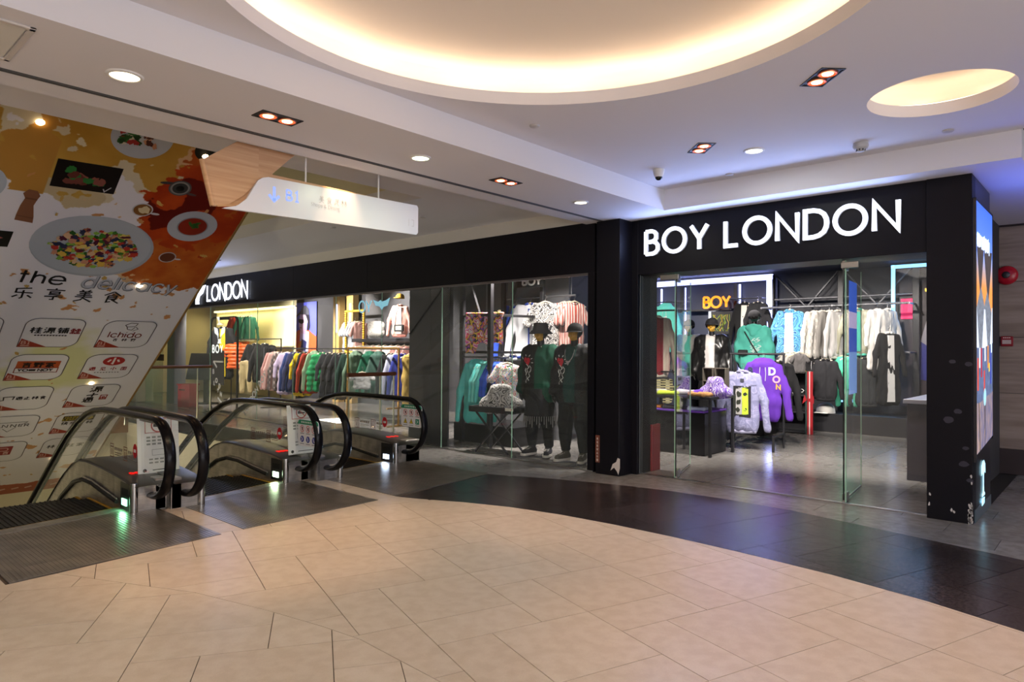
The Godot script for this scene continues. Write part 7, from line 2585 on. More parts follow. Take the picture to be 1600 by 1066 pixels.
	letter(g, LETTERS["Y"], Vector2(0.06, 0), 0.22, 0.19, 0.03, Transform3D(), 0.0, 0.002)
	part("decal_letter", g, glow("decal_blue", Color("8fd0e8"), 0.55), t)
	g = G.new()
	g.prism(pv([0.26, 0.20, 0.40, 0.16, 0.47, 0.19, 0.5, 0.16, 0.62, 0.18, 0.72, 0.22, 0.66, 0.09, 0.55, 0.07, 0.5, 0.02, 0.44, 0.08, 0.33, 0.10]), 0.0, 0.002)
	part("bird_emblem", g, glow("decal_blue", Color("8fd0e8"), 0.55), t)
	# orange puffer and dark jackets near the pale wall
	rack("black clothes rack in front of the pale yellow wall holding the orange puffer", -19.3, -16.5, -9.2, 1.75, black)
	garment("puffer", "bright orange hooded puffer jacket hanging by the pale wall", "puffer jacket", Vector3(-18.9, 1.75, -9.2), 0.75, "e8621c", {"trim": "e8621c", "rough": 0.45, "scale": Vector3(1.5, 1.15, 1.4)})
	t = thing("puffer_jacket", "second orange puffer jacket lying on top of the wall shelf", "puffer jacket", Vector3(-21.5, 1.61, -10.5), 0.1)
	k_scale(part("body", shape("lump"), cloth("e8621c", 0.45), t), Vector3(2.2, 1.5, 0.9))
	for p in [[-17.85, "141618", "black denim jacket with silver details, left of two dark jackets"], [-17.35, "0f1012", "black jacket with silver zips, right of two dark jackets"]]:
		var k := garment("jacket", p[2], "jacket", Vector3(p[0], 1.72, -9.2), 0.75, p[1], {"trim": "4a4d50", "scale": Vector3(1.35, 1.6, 1.2), "group": "dark jackets by the orange puffer"})
	garment("trousers", "pale tan trousers hanging under the orange puffer jacket", "trousers", Vector3(-18.0, 1.25, -9.0), 0.8, "b9a878", {"scale": Vector3(1.1, 0.9, 1.0)})
	# portrait posters
	portrait("large violet poster of a person in cap and sunglasses with an orange jacket", Vector3(-18.69, 2.16, -11.155), 1.45, 1.5)
	t = thing("poster", "narrow violet and orange poster strip between dark panels", "poster", Vector3(-16.95, 2.16, -11.185), 0.0)
	g = G.new()
	g.col = lin("5566d8")
	g.box(Vector3(0, 0.2, 0), Vector3(0.24, 1.0, 0.02))
	g.col = lin("d8542c")
	g.box(Vector3(0, -0.5, 0), Vector3(0.24, 0.4, 0.02))
	part("sheet", g, painted("poster_strip_paint", 0.4), t)
	for x in [-16.55, -15.9]:
		t = thing("lit_pillar", "gold panelled pillar with a white LED tube, %s of the pair" % ("left" if x < -16.2 else "right"), "pillar", Vector3(x, 0, -11.0))
		part("shaft", gbox(Vector3(0, 1.5, 0), Vector3(0.3, 3.0, 0.2), 0.006), mat("gold_panel", Color("b89a5c"), 0.5), t)
		part("led_tube", gbox(Vector3(0.05, 2.35, 0.115), Vector3(0.04, 0.8, 0.03), 0.006), glow("niche_led", Color(0.72, 0.75, 1.0), 2.6), t)
	# marquee mirror frame with bulbs and grey shirts inside
	t = thing("bulb_frame", "rectangular frame edged with rows of small golden bulbs", "light", Vector3(-15.09, 1.96, -10.5))
	g = G.new()
	g.ribbon([Vector2(-0.4, -0.54), Vector2(0.4, -0.54), Vector2(0.4, 0.54), Vector2(-0.4, 0.54)], 0.06, Transform3D(), -0.03, 0.0, true)
	part("frame", g, mat("gold_dull", Color("a8902e"), 0.35, 0.6), t)
	var bulb := G.new()
	bulb.lathe([Vector2(0.001, -0.018), Vector2(0.013, -0.013), Vector2(0.018, 0.0), Vector2(0.013, 0.013), Vector2(0.001, 0.018)], 8)
	var bm := bulb.mesh()
	for i in 64:
		var s := i / 64.0 * 3.76
		var p := Vector2(-0.4 + s, 0.54)
		if s > 0.8:
			p = Vector2(0.4, 0.54 - (s - 0.8))
		if s > 1.88:
			p = Vector2(0.4 - (s - 1.88), -0.54)
		if s > 2.68:
			p = Vector2(-0.4, -0.54 + (s - 2.68))
		var b := part("bulb", bm, glow("bulb_gold", Color(1.0, 0.72, 0.25), 2.5), t)
		b.position = Vector3(p.x, p.y, 0.012)
	for i in 5:
		garment("tee", "%s shirt inside the bulb frame, %s from the left" % [["pale grey", "blue grey", "grey", "light blue grey", "pink"][i], ["first", "second", "third", "fourth", "fifth"][i]], "shirt", Vector3(-15.6 + i * 0.12, 2.32, -10.7), 1.1, ["a9acb4", "8f9aa8", "9a9ca2", "a4b0bc", "c49a94"][i], {"group": "shirts inside the bulb frame", "scale": Vector3(0.9, 1.25, 0.8)})
	# wall shelf with backpack and pink jacket
	t = thing("wall_shelf", "long black wall shelf holding a backpack above a rail of shirts", "shelf", Vector3(-13.7, 1.72, -10.6))
	part("board", gbox(Vector3(0, 0, 0), Vector3(2.6, 0.09, 0.5), 0.006), black, t)
	g = G.new()
	g.tube([Vector3(-1.25, -0.05, 0.05), Vector3(1.25, -0.05, 0.05)], 0.014, 8)
	part("rail", g, mat("rail_grey", Color("6d6e72"), 0.4, 0.6), t)
	part("back_panel", span(-1.4, 1.4, 0.05, 1.4, -0.3, -0.26), mat("slat_grey", Color("4a4b4f"), 0.6), t)
	t = thing("backpack", "black and white patterned backpack on the wall shelf", "backpack", Vector3(-14.14, 1.765, -10.5), 0.4)
	k_scale(part("body", shape("pack"), pattern("bw_doodle", ["bands", "e6e4de", "d8d6d0", "141416"], 0.013, 26.0), t), Vector3(1.25, 1.15, 1.0))
	g = G.new()
	g.tube([Vector3(-0.04, 0.42, 0), Vector3(-0.03, 0.48, 0), Vector3(0.03, 0.48, 0), Vector3(0.04, 0.42, 0)], 0.012, 8)
	part("loop", g, cloth("2a2a2c"), t)
	garment("jacket", "pink and white jacket hanging beside the dark panel on the wall", "jacket", Vector3(-12.94, 2.66, -10.3), 0.5, "d8a296", {"open": "e6e0da", "trim": "c9847a", "scale": Vector3(1.0, 1.15, 1.0)})
	t = thing("shoulder_bag", "small black and white shoulder bag hung over the pink jacket", "bag", Vector3(-12.82, 2.0, -10.18), 0.5)
	part("bag_body", gbox(Vector3(0, 0, 0), Vector3(0.24, 0.17, 0.07), 0.015), cloth("1d1d1f", 0.5), t)
	part("flap", gbox(Vector3(0, 0.0, 0.037), Vector3(0.15, 0.09, 0.006), 0.002), mat("board_white", Color("e6e8df"), 0.6), t)
	g = G.new()
	g.tube([Vector3(-0.1, 0.08, 0), Vector3(-0.06, 0.35, 0.02), Vector3(0.0, 0.5, 0.02)], 0.008, 6)
	part("strap", g, cloth("1d1d1f", 0.5), t)
	t = thing("hat", "golden cap on the wall above the pink jacket", "cap", Vector3(-13.0, 2.72, -10.35), 0.4)
	g = G.new()
	g.lathe([Vector2(0.11, 0.0), Vector2(0.105, 0.06), Vector2(0.07, 0.11), Vector2(0.001, 0.125)], 20)
	part("crown", g, cloth("c49a2c"), t)
	part("peak", gbox(Vector3(0, 0.008, 0.13), Vector3(0.17, 0.012, 0.12), 0.005), cloth("c49a2c"), t)
	for i in 9:
		var cw: String = ["e0ddd6", "d4d0ca", "e6e4e0", "c9a49a", "d8b0a4", "e0ddd6", "d09a92", "d8a8a0", "cc8f88"][i]
		garment("tee", "%s shirt on the rail under the wall shelf, %s from the left" % [["white", "ivory", "bright white", "dusty pink", "pale salmon", "cream white", "rose", "light pink", "deep pink"][i], ["first", "second", "third", "fourth", "fifth", "sixth", "seventh", "eighth", "ninth"][i]], "shirt", Vector3(-14.7 + i * 0.25, 1.68, -10.45), 1.15, cw, {"group": "pale shirts under the wall shelf", "scale": Vector3(0.9, 1.15, 0.9)})
	# the long rail of coats along the window
	rack("long black clothes rail parallel to the window, hung with dark and green coats", -16.0, -10.3, -8.6, 1.5, black)
	var row := [["jacket", -15.75, "c99a94", "dusty pink shirt jacket at the far left of the long rail"], ["jacket", -15.62, "d0a8a0", "second, paler pink shirt jacket on the long rail"], ["jacket", -15.4, "plaid", "brown and grey plaid shirt on the long rail"], ["coat", -15.12, "b9aac4", "lilac grey robe on the long rail beside the plaid shirt"], ["jacket", -14.85, "1f3468", "navy blue jacket on the long rail left of the yellow one"], ["jacket", -14.7, "2a2f55", "dark indigo jacket tucked beside the navy one"], ["coat", -14.40, "e6c417", "bright yellow raincoat with a dark collar on the long rail"], ["jacket", -14.22, "141416", "black jacket hung right behind the yellow raincoat"], ["jacket", -14.1, "b03a26", "rust red jacket mostly hidden on the long rail"], ["hoodie", -13.86, "8fa98a", "sage green hoodie on the long rail"], ["puffer", -13.60, "1f8a52", "emerald green furry coat on the long rail"], ["coat", -13.3, "222428", "charcoal parka with grey fur collar, left of its twin"], ["coat", -13.05, "16171a", "near black parka with a white tag on the long rail"], ["coat", -12.8, "1e1f23", "dark slate parka at the middle of the long rail"], ["jacket", -12.5, "16382f", "dark green jacket on the long rail"], ["hoodie", -12.25, "6d8a72", "grey green hoodie on the long rail"], ["hoodie", -11.75, "1f6a50", "deep green hoodie with green drawstrings on the long rail"], ["hoodie", -11.45, "3a5a50", "muted green hoodie at the right of the deep green one"], ["jacket", -11.1, "17181b", "black jacket toward the right end of the long rail"], ["jacket", -10.9, "aeb4c8", "navy and white striped jacket at the right end of the long rail"], ["jacket", -10.7, "28338a", "royal blue jacket at the right end of the long rail"], ["trousers", -10.46, "c9ac5c", "golden tan trousers last on the long rail"]]
	for r in row:
		var m = r[2] if r[2] != "plaid" else pattern("plaid_brown", ["check", "6a5a55", "3f3a3a", "a89a92"], 0.05)
		var len := 1.42 if r[0] == "jacket" else (0.95 if r[0] == "coat" else 1.35)
		garment(r[0], r[3], "coat" if r[0] in ["coat", "puffer"] else ("trousers" if r[0] == "trousers" else "jacket"), Vector3(r[1], 1.5, -8.6), 1.25 + rng.randf_range(-0.15, 0.1), m, {"group": "clothes on the long rail", "trim": "141416" if r[2] == "e6c417" else (r[2] if r[2] != "plaid" else "4a4040"), "scale": Vector3(1.0, len, 1.0)})
	t = thing("clothes_rack", "gold square tube clothes rack in front of the long rail", "clothes rack", Vector3(-11.2, 0, -8.3))
	var gold := mat("gold_tube", Color("b88a3a"), 0.35, 0.7)
	for s in [-0.95, 0.75]:
		g = G.new()
		g.bar(Vector3(s, 0, 0), Vector3(s, 1.52, 0), 0.03, 0.03, 0.003)
		part("upright", g, gold, t)
	g = G.new()
	g.bar(Vector3(-0.95, 1.52, 0), Vector3(0.75, 1.52, 0), 0.03, 0.03, 0.003)
	part("rail", g, gold, t)
	for y in [0.36, 0.02]:
		g = G.new()
		g.bar(Vector3(0.75, y, -0.28), Vector3(0.75, y, 0.28), 0.03, 0.03, 0.003)
		part("foot", g, gold, t)
	garment("tee", "grey white hooded top on a hanger in front of the deep green hoodie", "top", Vector3(-11.5, 1.12, -8.2), 0.7, "b4b6b6", {"scale": Vector3(0.9, 0.5, 0.9)})
	# dark panel behind the window, with a leaning brace
	t = thing("window_screen", "dark grey screen panel behind the window with a diagonal seam", "screen", Vector3(-8.18, 0, -7.12))
	var scr := mat("screen_grey", Color("313236"), 0.55)
	part("panel", span(-0.52, 0.0, 0.0, 2.6, -0.03, 0.0, 0.003), scr, t)
	part("panel", span(0.003, 0.42, 0.0, 2.6, -0.03, 0.0, 0.003), scr, t)
	g = G.new()
	g.bar(Vector3(-0.5, 1.75, 0.008), Vector3(0.4, 2.55, 0.008), 0.03, 0.012)
	part("brace", g, mat("brace_black", Color("1a1a1d"), 0.5), t)
	# doorway end: monitor kiosk, red post, grey columns, neighbouring glass
	t = thing("display_stand", "black slanted display board on a stand inside the far doorway", "display stand", Vector3(-18.3, 0, -8.0), 0.35)
	part("board", gbox(Vector3(0, 1.0, 0), Vector3(1.15, 0.72, 0.05), 0.006, Basis(Vector3.RIGHT, -0.25)), mat("board_black", Color("121214"), 0.4), t)
	part("stem", gbox(Vector3(0, 0.35, -0.05), Vector3(0.12, 0.7, 0.08), 0.004), black, t)
	part("foot", gbox(Vector3(0, 0.02, -0.05), Vector3(0.5, 0.04, 0.4), 0.004), black, t)
	t = thing("red_post", "red upright box with a black slot beside the far doorway", "box", Vector3(-17.65, 0, -7.3), 0.4)
	part("body", gbox(Vector3(0, 0.28, 0), Vector3(0.38, 0.56, 0.3), 0.008), mat("post_red", Color("c0303c"), 0.45), t)
	part("slot", gbox(Vector3(-0.05, 0.44, 0.151), Vector3(0.18, 0.03, 0.01), 0.001), mat("entry_black", Color("101012"), 0.55), t)
	part("lid", gbox(Vector3(0, 0.575, 0), Vector3(0.42, 0.03, 0.34), 0.004), mat("post_red", Color("c0303c"), 0.45), t)
	garment("coat", "long black coat with a yellow edge hanging inside the far doorway", "coat", Vector3(-19.2, 2.2, -8.9), 0.9, "17181b", {"open": "c9b41e", "scale": Vector3(1.3, 1.4, 1.2)})
	struct("pillar_grey", span(-19.4, -18.9, 0, 3.1, -7.75, -7.45, 0.01), mat("grey_column", Color("8a8c8e"), 0.6)).set_meta("label", "grey pillar beside the far doorway of the shop")
	struct("pillar_cream", span(-21.6, -20.2, 0, 3.1, -7.4, -6.95, 0.01), mat("cream_paint", Color("d8cfae"), 0.85)).set_meta("label", "cream pillar at the far left, next to the green glass")
	var w := struct_root("window_11", "green tinted glass pane between the cream and grey pillars")
	part("pane", span(-20.2, -19.0, 0.0, 2.5, -7.2, -7.19), glass("green_glass", Color(0.6, 0.9, 0.8), 0.25), w)
	part("transom", span(-20.2, -19.0, 1.15, 1.32, -7.22, -7.17, 0.004), mat("transom_brown", Color("3c332c"), 0.5), w)

func k_scale(n: Node3D, s: Vector3) -> void:
	n.scale = s

func portrait(label: String, at: Vector3, w: float, h: float) -> void:
	var t := thing("poster", label, "poster", at)
	part("backing", gbox(Vector3(0, 0, -0.02), Vector3(w, h, 0.03), 0.004), mat("fixture_black", Color("222226"), 0.45), t)
	var m := painted("portrait_paint", 0.4)
	var g := G.new()
	var d := func(hex: String, pts: Array, z: float):
		g.col = lin(hex)
		g.prism(pv(pts), z, z + 0.001, Transform3D(Basis.from_scale(Vector3(w, h, 1)), Vector3.ZERO), false)
	d.call("5b63d8", [-0.5, -0.5, 0.5, -0.5, 0.5, 0.5, -0.5, 0.5], 0.0)
	d.call("d85a34", [-0.5, -0.5, 0.5, -0.5, 0.5, -0.2, 0.34, -0.13, 0.2, -0.06, -0.2, -0.06, -0.42, -0.16, -0.5, -0.3], 0.002)
	d.call("c9cdf0", [-0.16, -0.5, 0.2, -0.5, 0.22, -0.1, -0.12, -0.06], 0.004)
	d.call("3a3f78", [-0.1, -0.46, 0.1, -0.5, 0.14, -0.3, -0.06, -0.24], 0.005)
	d.call("c9b4d8", [-0.1, -0.12, 0.12, -0.16, 0.14, 0.06, -0.06, 0.06], 0.006)
	d.call("d8c2dc", [-0.17, 0.02, -0.13, -0.05, -0.04, -0.08, 0.1, -0.02, 0.17, 0.1, 0.16, 0.28, -0.12, 0.28, -0.16, 0.16], 0.008)
	d.call("26262e", [0.06, 0.3, 0.24, 0.26, 0.27, 0.0, 0.22, -0.08, 0.15, -0.06, 0.18, 0.1], 0.010)
	d.call("4a4c58", [-0.13, 0.26, 0.24, 0.24, 0.22, 0.36, 0.1, 0.44, -0.02, 0.42, -0.1, 0.34], 0.012)
	d.call("30323c", [-0.13, 0.26, -0.1, 0.33, -0.26, 0.24, -0.28, 0.2], 0.013)
	d.call("1c1c24", [-0.19, 0.17, 0.02, 0.15, 0.03, 0.09, -0.06, 0.06, -0.18, 0.1], 0.014)
	d.call("b8485a", [-0.12, 0.0, -0.05, -0.01, -0.06, -0.03, -0.11, -0.025], 0.015)
	d.call("e8a03c", [-0.22, -0.5, -0.1, -0.5, -0.05, -0.28, -0.14, -0.3], 0.016)
	part("print", g, m, t)

func shop_window() -> void:
	var black := mat("fixture_black", Color("222226"), 0.45)
	var t := thing("window_fixture", "black steel shelving frame with braces in the display window", "clothes fixture", Vector3(-7.7, 0, -7.75))
	for p in [[-0.36, 0.04], [0.40, 0.17], [-0.27, -0.85], [0.6, -0.85]]:
		part("post", span(p[0] - 0.035, p[0] + 0.035, 0, 3.1, p[1] - 0.035, p[1] + 0.035, 0.003), black, t)
	for y in [2.04, 1.46]:
		var g := G.new()
		g.bar(Vector3(-0.36, y, 0.04), Vector3(0.40, y, 0.17), 0.04, 0.04, 0.003)
		g.bar(Vector3(0.40, y, 0.17), Vector3(0.6, y, -0.85), 0.04, 0.04, 0.003)
		part("cross_bar", g, black, t)
	for b in [[-0.3, 2.9, 0.3, 1.5, 0.06], [0.2, 3.0, -0.1, 2.1, -0.8]]:
		var g := G.new()
		g.bar(Vector3(b[0], b[1], b[4]), Vector3(b[2], b[3], b[4]), 0.045, 0.03, 0.003)
		part("brace", g, black, t)
	part("back_panel", span(-1.0, 0.9, 0.0, 3.1, -1.2, -1.16), mat("slat_grey2", Color("606165"), 0.6), t)
	part("plinth", span(-0.6, 0.75, 0.0, 0.3, -0.9, 0.0, 0.006), mat("table_dark", Color("1b1b1e"), 0.3), t)
	var g := G.new()
	g.tube([Vector3(-0.3, 1.38, 0.08), Vector3(0.62, 1.38, 0.0)], 0.014, 8)
	g.tube([Vector3(-0.3, 1.38, 0.08), Vector3(-0.3, 1.46, 0.05)], 0.012, 8)
	part("rail", g, mat("rail_grey", Color("6d6e72"), 0.4, 0.6), t)
	# clothes
	t = thing("folded_shirt", "bright multicoloured graffiti print shirt draped over the window frame's bar", "shirt", Vector3(-7.5, 2.06, -7.66), 0.3)
	var mp := pattern("graffiti", ["bands", "d858a8", "f0e8e0", "3fb0c8", "f08a2c", "8a3fc0", "141416", "f0d040", "e84a5a", "f4f0f0"], 0.012, 13.0)
	g = G.new()
	var rows := []
	for i in 9:
		var r := []
		for k in 13:
			var x := -0.32 + 0.64 * k / 12.0
			var y := -i * 0.058 + 0.02 * sin(k * 1.4) * (i / 8.0)
			if k < 4 and i > 5:
				y -= 0.05 * (i - 5)
			r.append(Vector3(x, y, 0.04 + 0.015 * sin(k * 1.7 + i * 0.4)))
		rows.append(r)
	g.grid(rows)
	var back := []
	for r in rows:
		var rr := []
		for q in r:
			rr.append(q + Vector3(0, 0.005, -0.06 if r == rows[0] else -0.025))
		rr.reverse()
		back.append(rr)
	g.grid(back)
	g.box(Vector3(0, 0.012, 0.0), Vector3(0.64, 0.03, 0.1), 0.01)
	part("cloth", g, mp, t)
	garment("jacket", "white varsity jacket with blue shoulders hanging behind the window mannequin", "jacket", Vector3(-7.45, 2.38, -8.7), 0.35, "dcdee4", {"trim": "2c48a8", "scale": Vector3(1.35, 1.4, 1.1)})
	garment("jacket", "blue and white jacket hanging left of the white varsity jacket", "jacket", Vector3(-7.86, 2.38, -8.8), 0.8, "2e50c0", {"trim": "e6e8ee", "open": "e8e8e8", "scale": Vector3(1.2, 1.45, 1.0)})
	garment("tee", "black and white doodle print shirt hanging at the top of the window display", "shirt", Vector3(-7.0, 2.38, -8.55), 0.5, pattern("bw_print", ["bands", "e6e4e0", "1c1c1f"], 0.013, 13.0), {"scale": Vector3(1.1, 1.3, 1.0)})
	for i in 3:
		garment("tee", "red and white striped shirt, %s of three behind the doodle shirt" % ["first", "second", "third"][i], "shirt", Vector3(-6.80 + i * 0.1, 2.38, -8.8), 1.1, pattern("red_stripe", ["stripe", "b04a3c", "d8ccc4"], 0.05), {"group": "striped shirts in the window", "scale": Vector3(0.85, 1.2, 0.8)})
	g = G.new()
	g.tube([Vector3(-8.1, 2.38, -8.75), Vector3(-6.5, 2.38, -8.7)], 0.014, 8)
	for x in [-8.0, -6.6]:
		g.tube([Vector3(x, 2.38, -8.72), Vector3(x, 3.15, -8.72)], 0.01, 6)
	solo("hanging_rail", g, mat("rail_grey", Color("6d6e72"), 0.4, 0.6), "thin metal hanging rail near the ceiling of the window display", "rail")
	t = garment("hoodie", "teal sweatshirt with colourful figure print hanging low in the window", "sweatshirt", Vector3(-7.68, 1.39, -7.66), 0.55, "5fd0ca", {"scale": Vector3(1.0, 1.45, 1.0), "trim": "5fd0ca"})
	chest_print(t, "dots", "hoodie", Vector3(1.0, 1.45, 1.0))
	for i in 3:
		garment("hoodie", "plain teal sweatshirt on the low window rail, %s behind the printed one" % ["first", "second", "third"][i], "sweatshirt", Vector3(-7.5 + i * 0.07, 1.39, -7.7), 0.95, ["66d4ce", "7cdcd2", "58c4c0"][i], {"group": "plain teal sweatshirts", "scale": Vector3(0.9, 0.95, 1.0)})
	for i in 2:
		garment("hoodie", "royal blue sweatshirt on the low window rail, %s of the two" % ["left", "right"][i], "sweatshirt", Vector3(-7.3 + i * 0.06, 1.39, -7.72), 0.95, "2a56c8", {"group": "royal blue sweatshirts", "scale": Vector3(0.85, 0.8, 1.0)})
	for i in 2:
		garment("tee", "confetti print shirt on the low window rail, %s of the two" % ["left", "right"][i], "shirt", Vector3(-7.18 + i * 0.08, 1.39, -7.75), 0.85, pattern("confetti", ["bands", "e8e6e0", "c83a3a", "e8e6e0", "2f58a8", "e8e6e0", "3a8a4a"], 0.016, 16.0), {"group": "confetti print shirts", "scale": Vector3(0.9, 0.95, 1.0)})
	# tray table with a doodle cushion and shoes
	t = thing("tray_table", "black folding tray table with crossed legs in the display window", "table", Vector3(-6.86, 0, -7.32), 0.12)
	part("tray", gbox(Vector3(0, 0.60, 0), Vector3(0.82, 0.03, 0.42), 0.004), black, t)
	for s in [[Vector3(0, 0.64, 0.2), Vector3(0.82, 0.06, 0.02)], [Vector3(0, 0.64, -0.2), Vector3(0.82, 0.06, 0.02)], [Vector3(0.4, 0.64, 0), Vector3(0.02, 0.06, 0.42)], [Vector3(-0.4, 0.64, 0), Vector3(0.02, 0.06, 0.42)]]:
		part("tray_edge", gbox(s[0], s[1], 0.003), black, t)
	for z in [-0.19, 0.19]:
		for s in [-1.0, 1.0]:
			g = G.new()
			g.bar(Vector3(-0.3 * s, 0.0, z), Vector3(0.3 * s, 0.59, z + 0.02 * s), 0.03, 0.022, 0.003)
			part("leg", g, mat("leg_metal", Color("3a3a3d"), 0.3, 0.5), t)
	t = thing("cushion", "grey cushion covered with black doodle lines on the tray table", "cushion", Vector3(-6.85, 0.615, -7.34), 0.2)
	k_scale(part("cover", shape("lump"), pattern("doodle_grey", ["bands", "b9b9b6", "c6c6c2", "1a1a1d"], 0.010, 26.0), t), Vector3(1.5, 1.35, 1.2))
	t = thing("folded_shirt", "black folded shirt with a small heart print on the tray table's right end", "shirt", Vector3(-6.52, 0.617, -7.3), 0.1)
	part("cloth", shape("folded"), cloth("1d1d20"), t)
	g = G.new()
	g.col = lin("d8d4c8")
	g.box(Vector3(0, 0.03, 0.155), Vector3(0.14, 0.04, 0.01))
	g.col = lin("c02434")
	g.box(Vector3(0.05, 0.032, 0.161), Vector3(0.03, 0.025, 0.004))
	part("print", g, painted("print_paint"), t)
	# the two window mannequins
	var m1 := mannequin("window mannequin in a bucket hat and half black, half green jacket, fringed skirt", Vector3(-6.14, 0.012, -7.40), 0.2, {"hat": "bucket", "collar": "c9cfcc", "trousers": "18181b", "tint": func(p: Vector3) -> Color: return lin("17191b") if p.x < 0.0 and p.x > -0.24 else (lin("14523e") if p.x > 0 else lin("123f32")), "group": "window mannequins"})
	chest_print_m(m1)
	g = G.new()
	g.lathe([Vector2(0.235, 0.56), Vector2(0.2, 0.8), Vector2(0.19, 0.95)], 30)
	part("skirt", g, cloth("202024"), m1)
	g = G.new()
	for i in 44:
		var a := TAU * i / 44
		g.tube([Vector3(cos(a) * 0.236, 0.57, sin(a) * 0.236), Vector3(cos(a) * 0.242, 0.46 + 0.05 * sin(i * 2.1), sin(a) * 0.242)], 0.005, 5)
	part("fringe", g, cloth("8a8a88"), m1).set_meta("kind", "stuff")
	g = G.new()
	for s in [-1.0, 1.0]:
		g.tube([Vector3(0.285 * s, 0.985, 0.042), Vector3(0.286 * s, 0.955, 0.05)], 0.05, 12)
	part("orange_cuff", g, cloth("d8602c"), m1)
	var m2 := mannequin("window mannequin in a black cap and black jacket over a dark teal shirt", Vector3(-5.49, 0.012, -7.33), 0.15, {"hat": "cap", "collar": "6d7274", "trousers": "161619", "shoe": "4a4640", "tint": func(p: Vector3) -> Color: return lin("123c38") if absf(p.x) < 0.085 and p.z > 0.0 and p.y > 0.8 else lin("1a1b1e"), "group": "window mannequins"})
	chest_print_m(m2)
	g = G.new()
	var ch := []
	for i in 13:
		var a := PI * i / 12.0
		ch.append(Vector3(cos(a) * 0.07, 1.5 - sin(a) * 0.16, 0.13 + sin(a) * 0.055))
	g.tube(ch, 0.005, 6)
	g.prism(pv([-0.045, 1.345, 0.045, 1.345, 0.02, 1.325, 0.01, 1.29, -0.01, 1.29, -0.02, 1.325]), 0.175, 0.192)
	part("necklace", g, mat("silver", Color("d2d4d6"), 0.25, 0.9), m2)
	t = thing("window_sign", "small dark hanging sign with pale letters BOY at the top of the window", "sign", Vector3(-7.2, 2.62, -8.4), 0.3)
	part("board", gbox(Vector3.ZERO, Vector3(0.46, 0.2, 0.02), 0.003), mat("board_black", Color("121214"), 0.4), t)
	g = G.new()
	letters(t, mat("decal_white", Color("eef0ee"), 0.6), "BOY", Vector2(-0.13, -0.06), 0.12, 0.03, Transform3D(), 0.01, 0.014, 0.2)

func chest_print_m(t: Node3D) -> void:
	var g := G.new()
	var xf := Transform3D()
	g.col = lin("c21f32")
	g.prism(pv([-0.118, 1.27, -0.085, 1.33, -0.082, 1.36, -0.10, 1.38, -0.122, 1.378, -0.135, 1.36, -0.148, 1.385, -0.172, 1.385, -0.185, 1.36, -0.18, 1.335, -0.15, 1.305]), 0.0, 0.006, xf)
	part_draped("heart_print", g, t)
	g = G.new()
	g.col = lin("d6dcda")
	for k in [[-0.15, 1.29, -0.105, 1.245, -0.15, 1.215, -0.13, 1.17], [-0.10, 1.27, -0.065, 1.24, -0.075, 1.20, -0.105, 1.17], [-0.16, 1.235, -0.185, 1.2, -0.165, 1.165, -0.18, 1.13], [-0.12, 1.16, -0.09, 1.12, -0.13, 1.09, -0.10, 1.06], [-0.16, 1.12, -0.15, 1.08, -0.17, 1.05, -0.15, 1.03], [-0.205, 1.36, -0.215, 1.375, -0.225, 1.385, -0.23, 1.39], [-0.16, 1.40, -0.165, 1.41, -0.17, 1.42, -0.172, 1.425], [-0.10, 1.395, -0.095, 1.405, -0.09, 1.415, -0.088, 1.42], [-0.065, 1.36, -0.055, 1.365, -0.045, 1.37, -0.04, 1.372], [-0.06, 1.31, -0.045, 1.31, -0.035, 1.31, -0.03, 1.31]]:
		g.ribbon([Vector2(k[0], k[1]), Vector2(k[2], k[3]), Vector2(k[4], k[5]), Vector2(k[6], k[7])], 0.009, xf, 0.0, 0.004)
	part_draped("squiggle_print", g, t)

func part_draped(called: String, g: G, t: Node3D, back := false) -> void:
	drape(g, shapes["m_jacket"], Vector3.ZERO, Vector3.ONE, 0.004, back)
	part(called, g, painted("print_paint"), t)

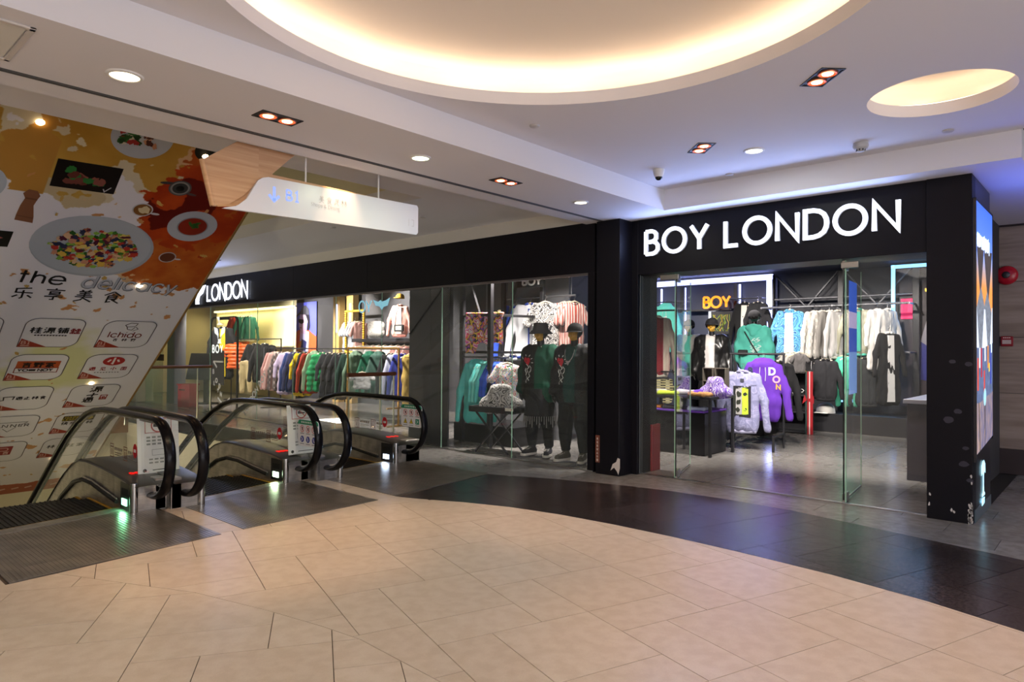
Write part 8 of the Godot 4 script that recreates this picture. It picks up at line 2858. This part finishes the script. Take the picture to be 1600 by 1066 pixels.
func shop_lights() -> void:
	track("ceiling light track just inside the entrance", Vector3(-4.4, 3.12, -8.6), Vector3(-1.4, 3.12, -8.6))
	track("ceiling light track across the middle of the shop", Vector3(-8.0, 3.12, -11.6), Vector3(-1.5, 3.12, -11.6))
	track("ceiling light track above the window display", Vector3(-8.4, 3.12, -7.75), Vector3(-5.0, 3.12, -7.75))
	track("ceiling light track along the left windows", Vector3(-19.5, 3.12, -7.6), Vector3(-9.0, 3.12, -7.6))
	spot_head("spotlight at the left end of the entrance track", Vector3(-4.2, 3.1, -8.6), Vector3(-0.2, -1.2, -0.6), 0.9, 44)
	spot_head("spotlight in the middle of the entrance track aimed at the denim jacket", Vector3(-3.5, 3.1, -8.6), Vector3(-0.5, -1.2, -0.9), 0.8, 34)
	spot_head("spotlight left of the middle on the entrance track aimed at the mannequins", Vector3(-3.9, 3.1, -8.6), Vector3(-1.15, -1.6, -3.3), 1.6, 20)
	spot_head("spotlight right of the middle on the entrance track", Vector3(-2.7, 3.1, -8.6), Vector3(-0.1, -1.2, -1.0), 1.2, 46)
	spot_head("spotlight at the right end of the entrance track by the glass door", Vector3(-1.9, 3.1, -8.6), Vector3(-0.1, -1.2, -0.9), 1.0, 46)
	spot_head("first spotlight on the middle track aimed at the teal hoodie", Vector3(-7.6, 3.1, -11.6), Vector3(-0.1, -0.6, -1.0), 0.8, 36)
	spot_head("second spotlight on the middle track aimed at the niche", Vector3(-6.5, 3.1, -11.6), Vector3(0.1, -0.6, -1.0), 0.7, 36)
	spot_head("third spotlight on the middle track aimed at the blue jacket", Vector3(-5.2, 3.1, -11.6), Vector3(0.1, -0.6, -1.0), 0.9, 36)
	spot_head("fourth spotlight on the middle track aimed at the pale jackets", Vector3(-4.2, 3.1, -11.6), Vector3(0.0, -0.6, -1.0), 0.85, 36)
	spot_head("fifth spotlight on the middle track aimed at the white coats", Vector3(-3.1, 3.1, -11.6), Vector3(0.0, -0.7, -1.0), 0.9, 36)
	spot_head("spotlight above the window mannequins aimed inwards", Vector3(-6.3, 3.1, -7.75), Vector3(-0.45, -1.0, -0.55), 0.7, 40)
	spot_head("spotlight above the tray table aimed at the teal sweatshirts", Vector3(-7.1, 3.1, -7.75), Vector3(-0.35, -1.2, 0.05), 1.7, 42)
	spot_head("spotlight at the right end of the window track lighting the mannequins' feet", Vector3(-5.2, 3.1, -7.75), Vector3(-0.15, -1.2, -0.1), 1.2, 34)
	for i in 5:
		spot_head("spotlight on the left window track, %s from the doorway" % ["first", "second", "third", "fourth", "fifth"][i], Vector3(-18.6 + i * 2.0, 3.1, -7.6), Vector3(0.15, -1.0, -0.75), 1.5, 48)
	spot_head("extra spotlight added deep in the left half of the shop to brighten the violet poster", Vector3(-17.2, 3.1, -9.0), Vector3(-1.5, -0.9, -2.1), 2.0, 24)  # extra head put in to brighten the poster
	for i in 3:
		spot_head("spotlight deep in the left half of the shop, %s of three" % ["first", "second", "third"][i], Vector3(-18.0 + i * 2.3, 3.1, -9.4), Vector3(0.1, -0.6, -1.0), 1.4, 44)
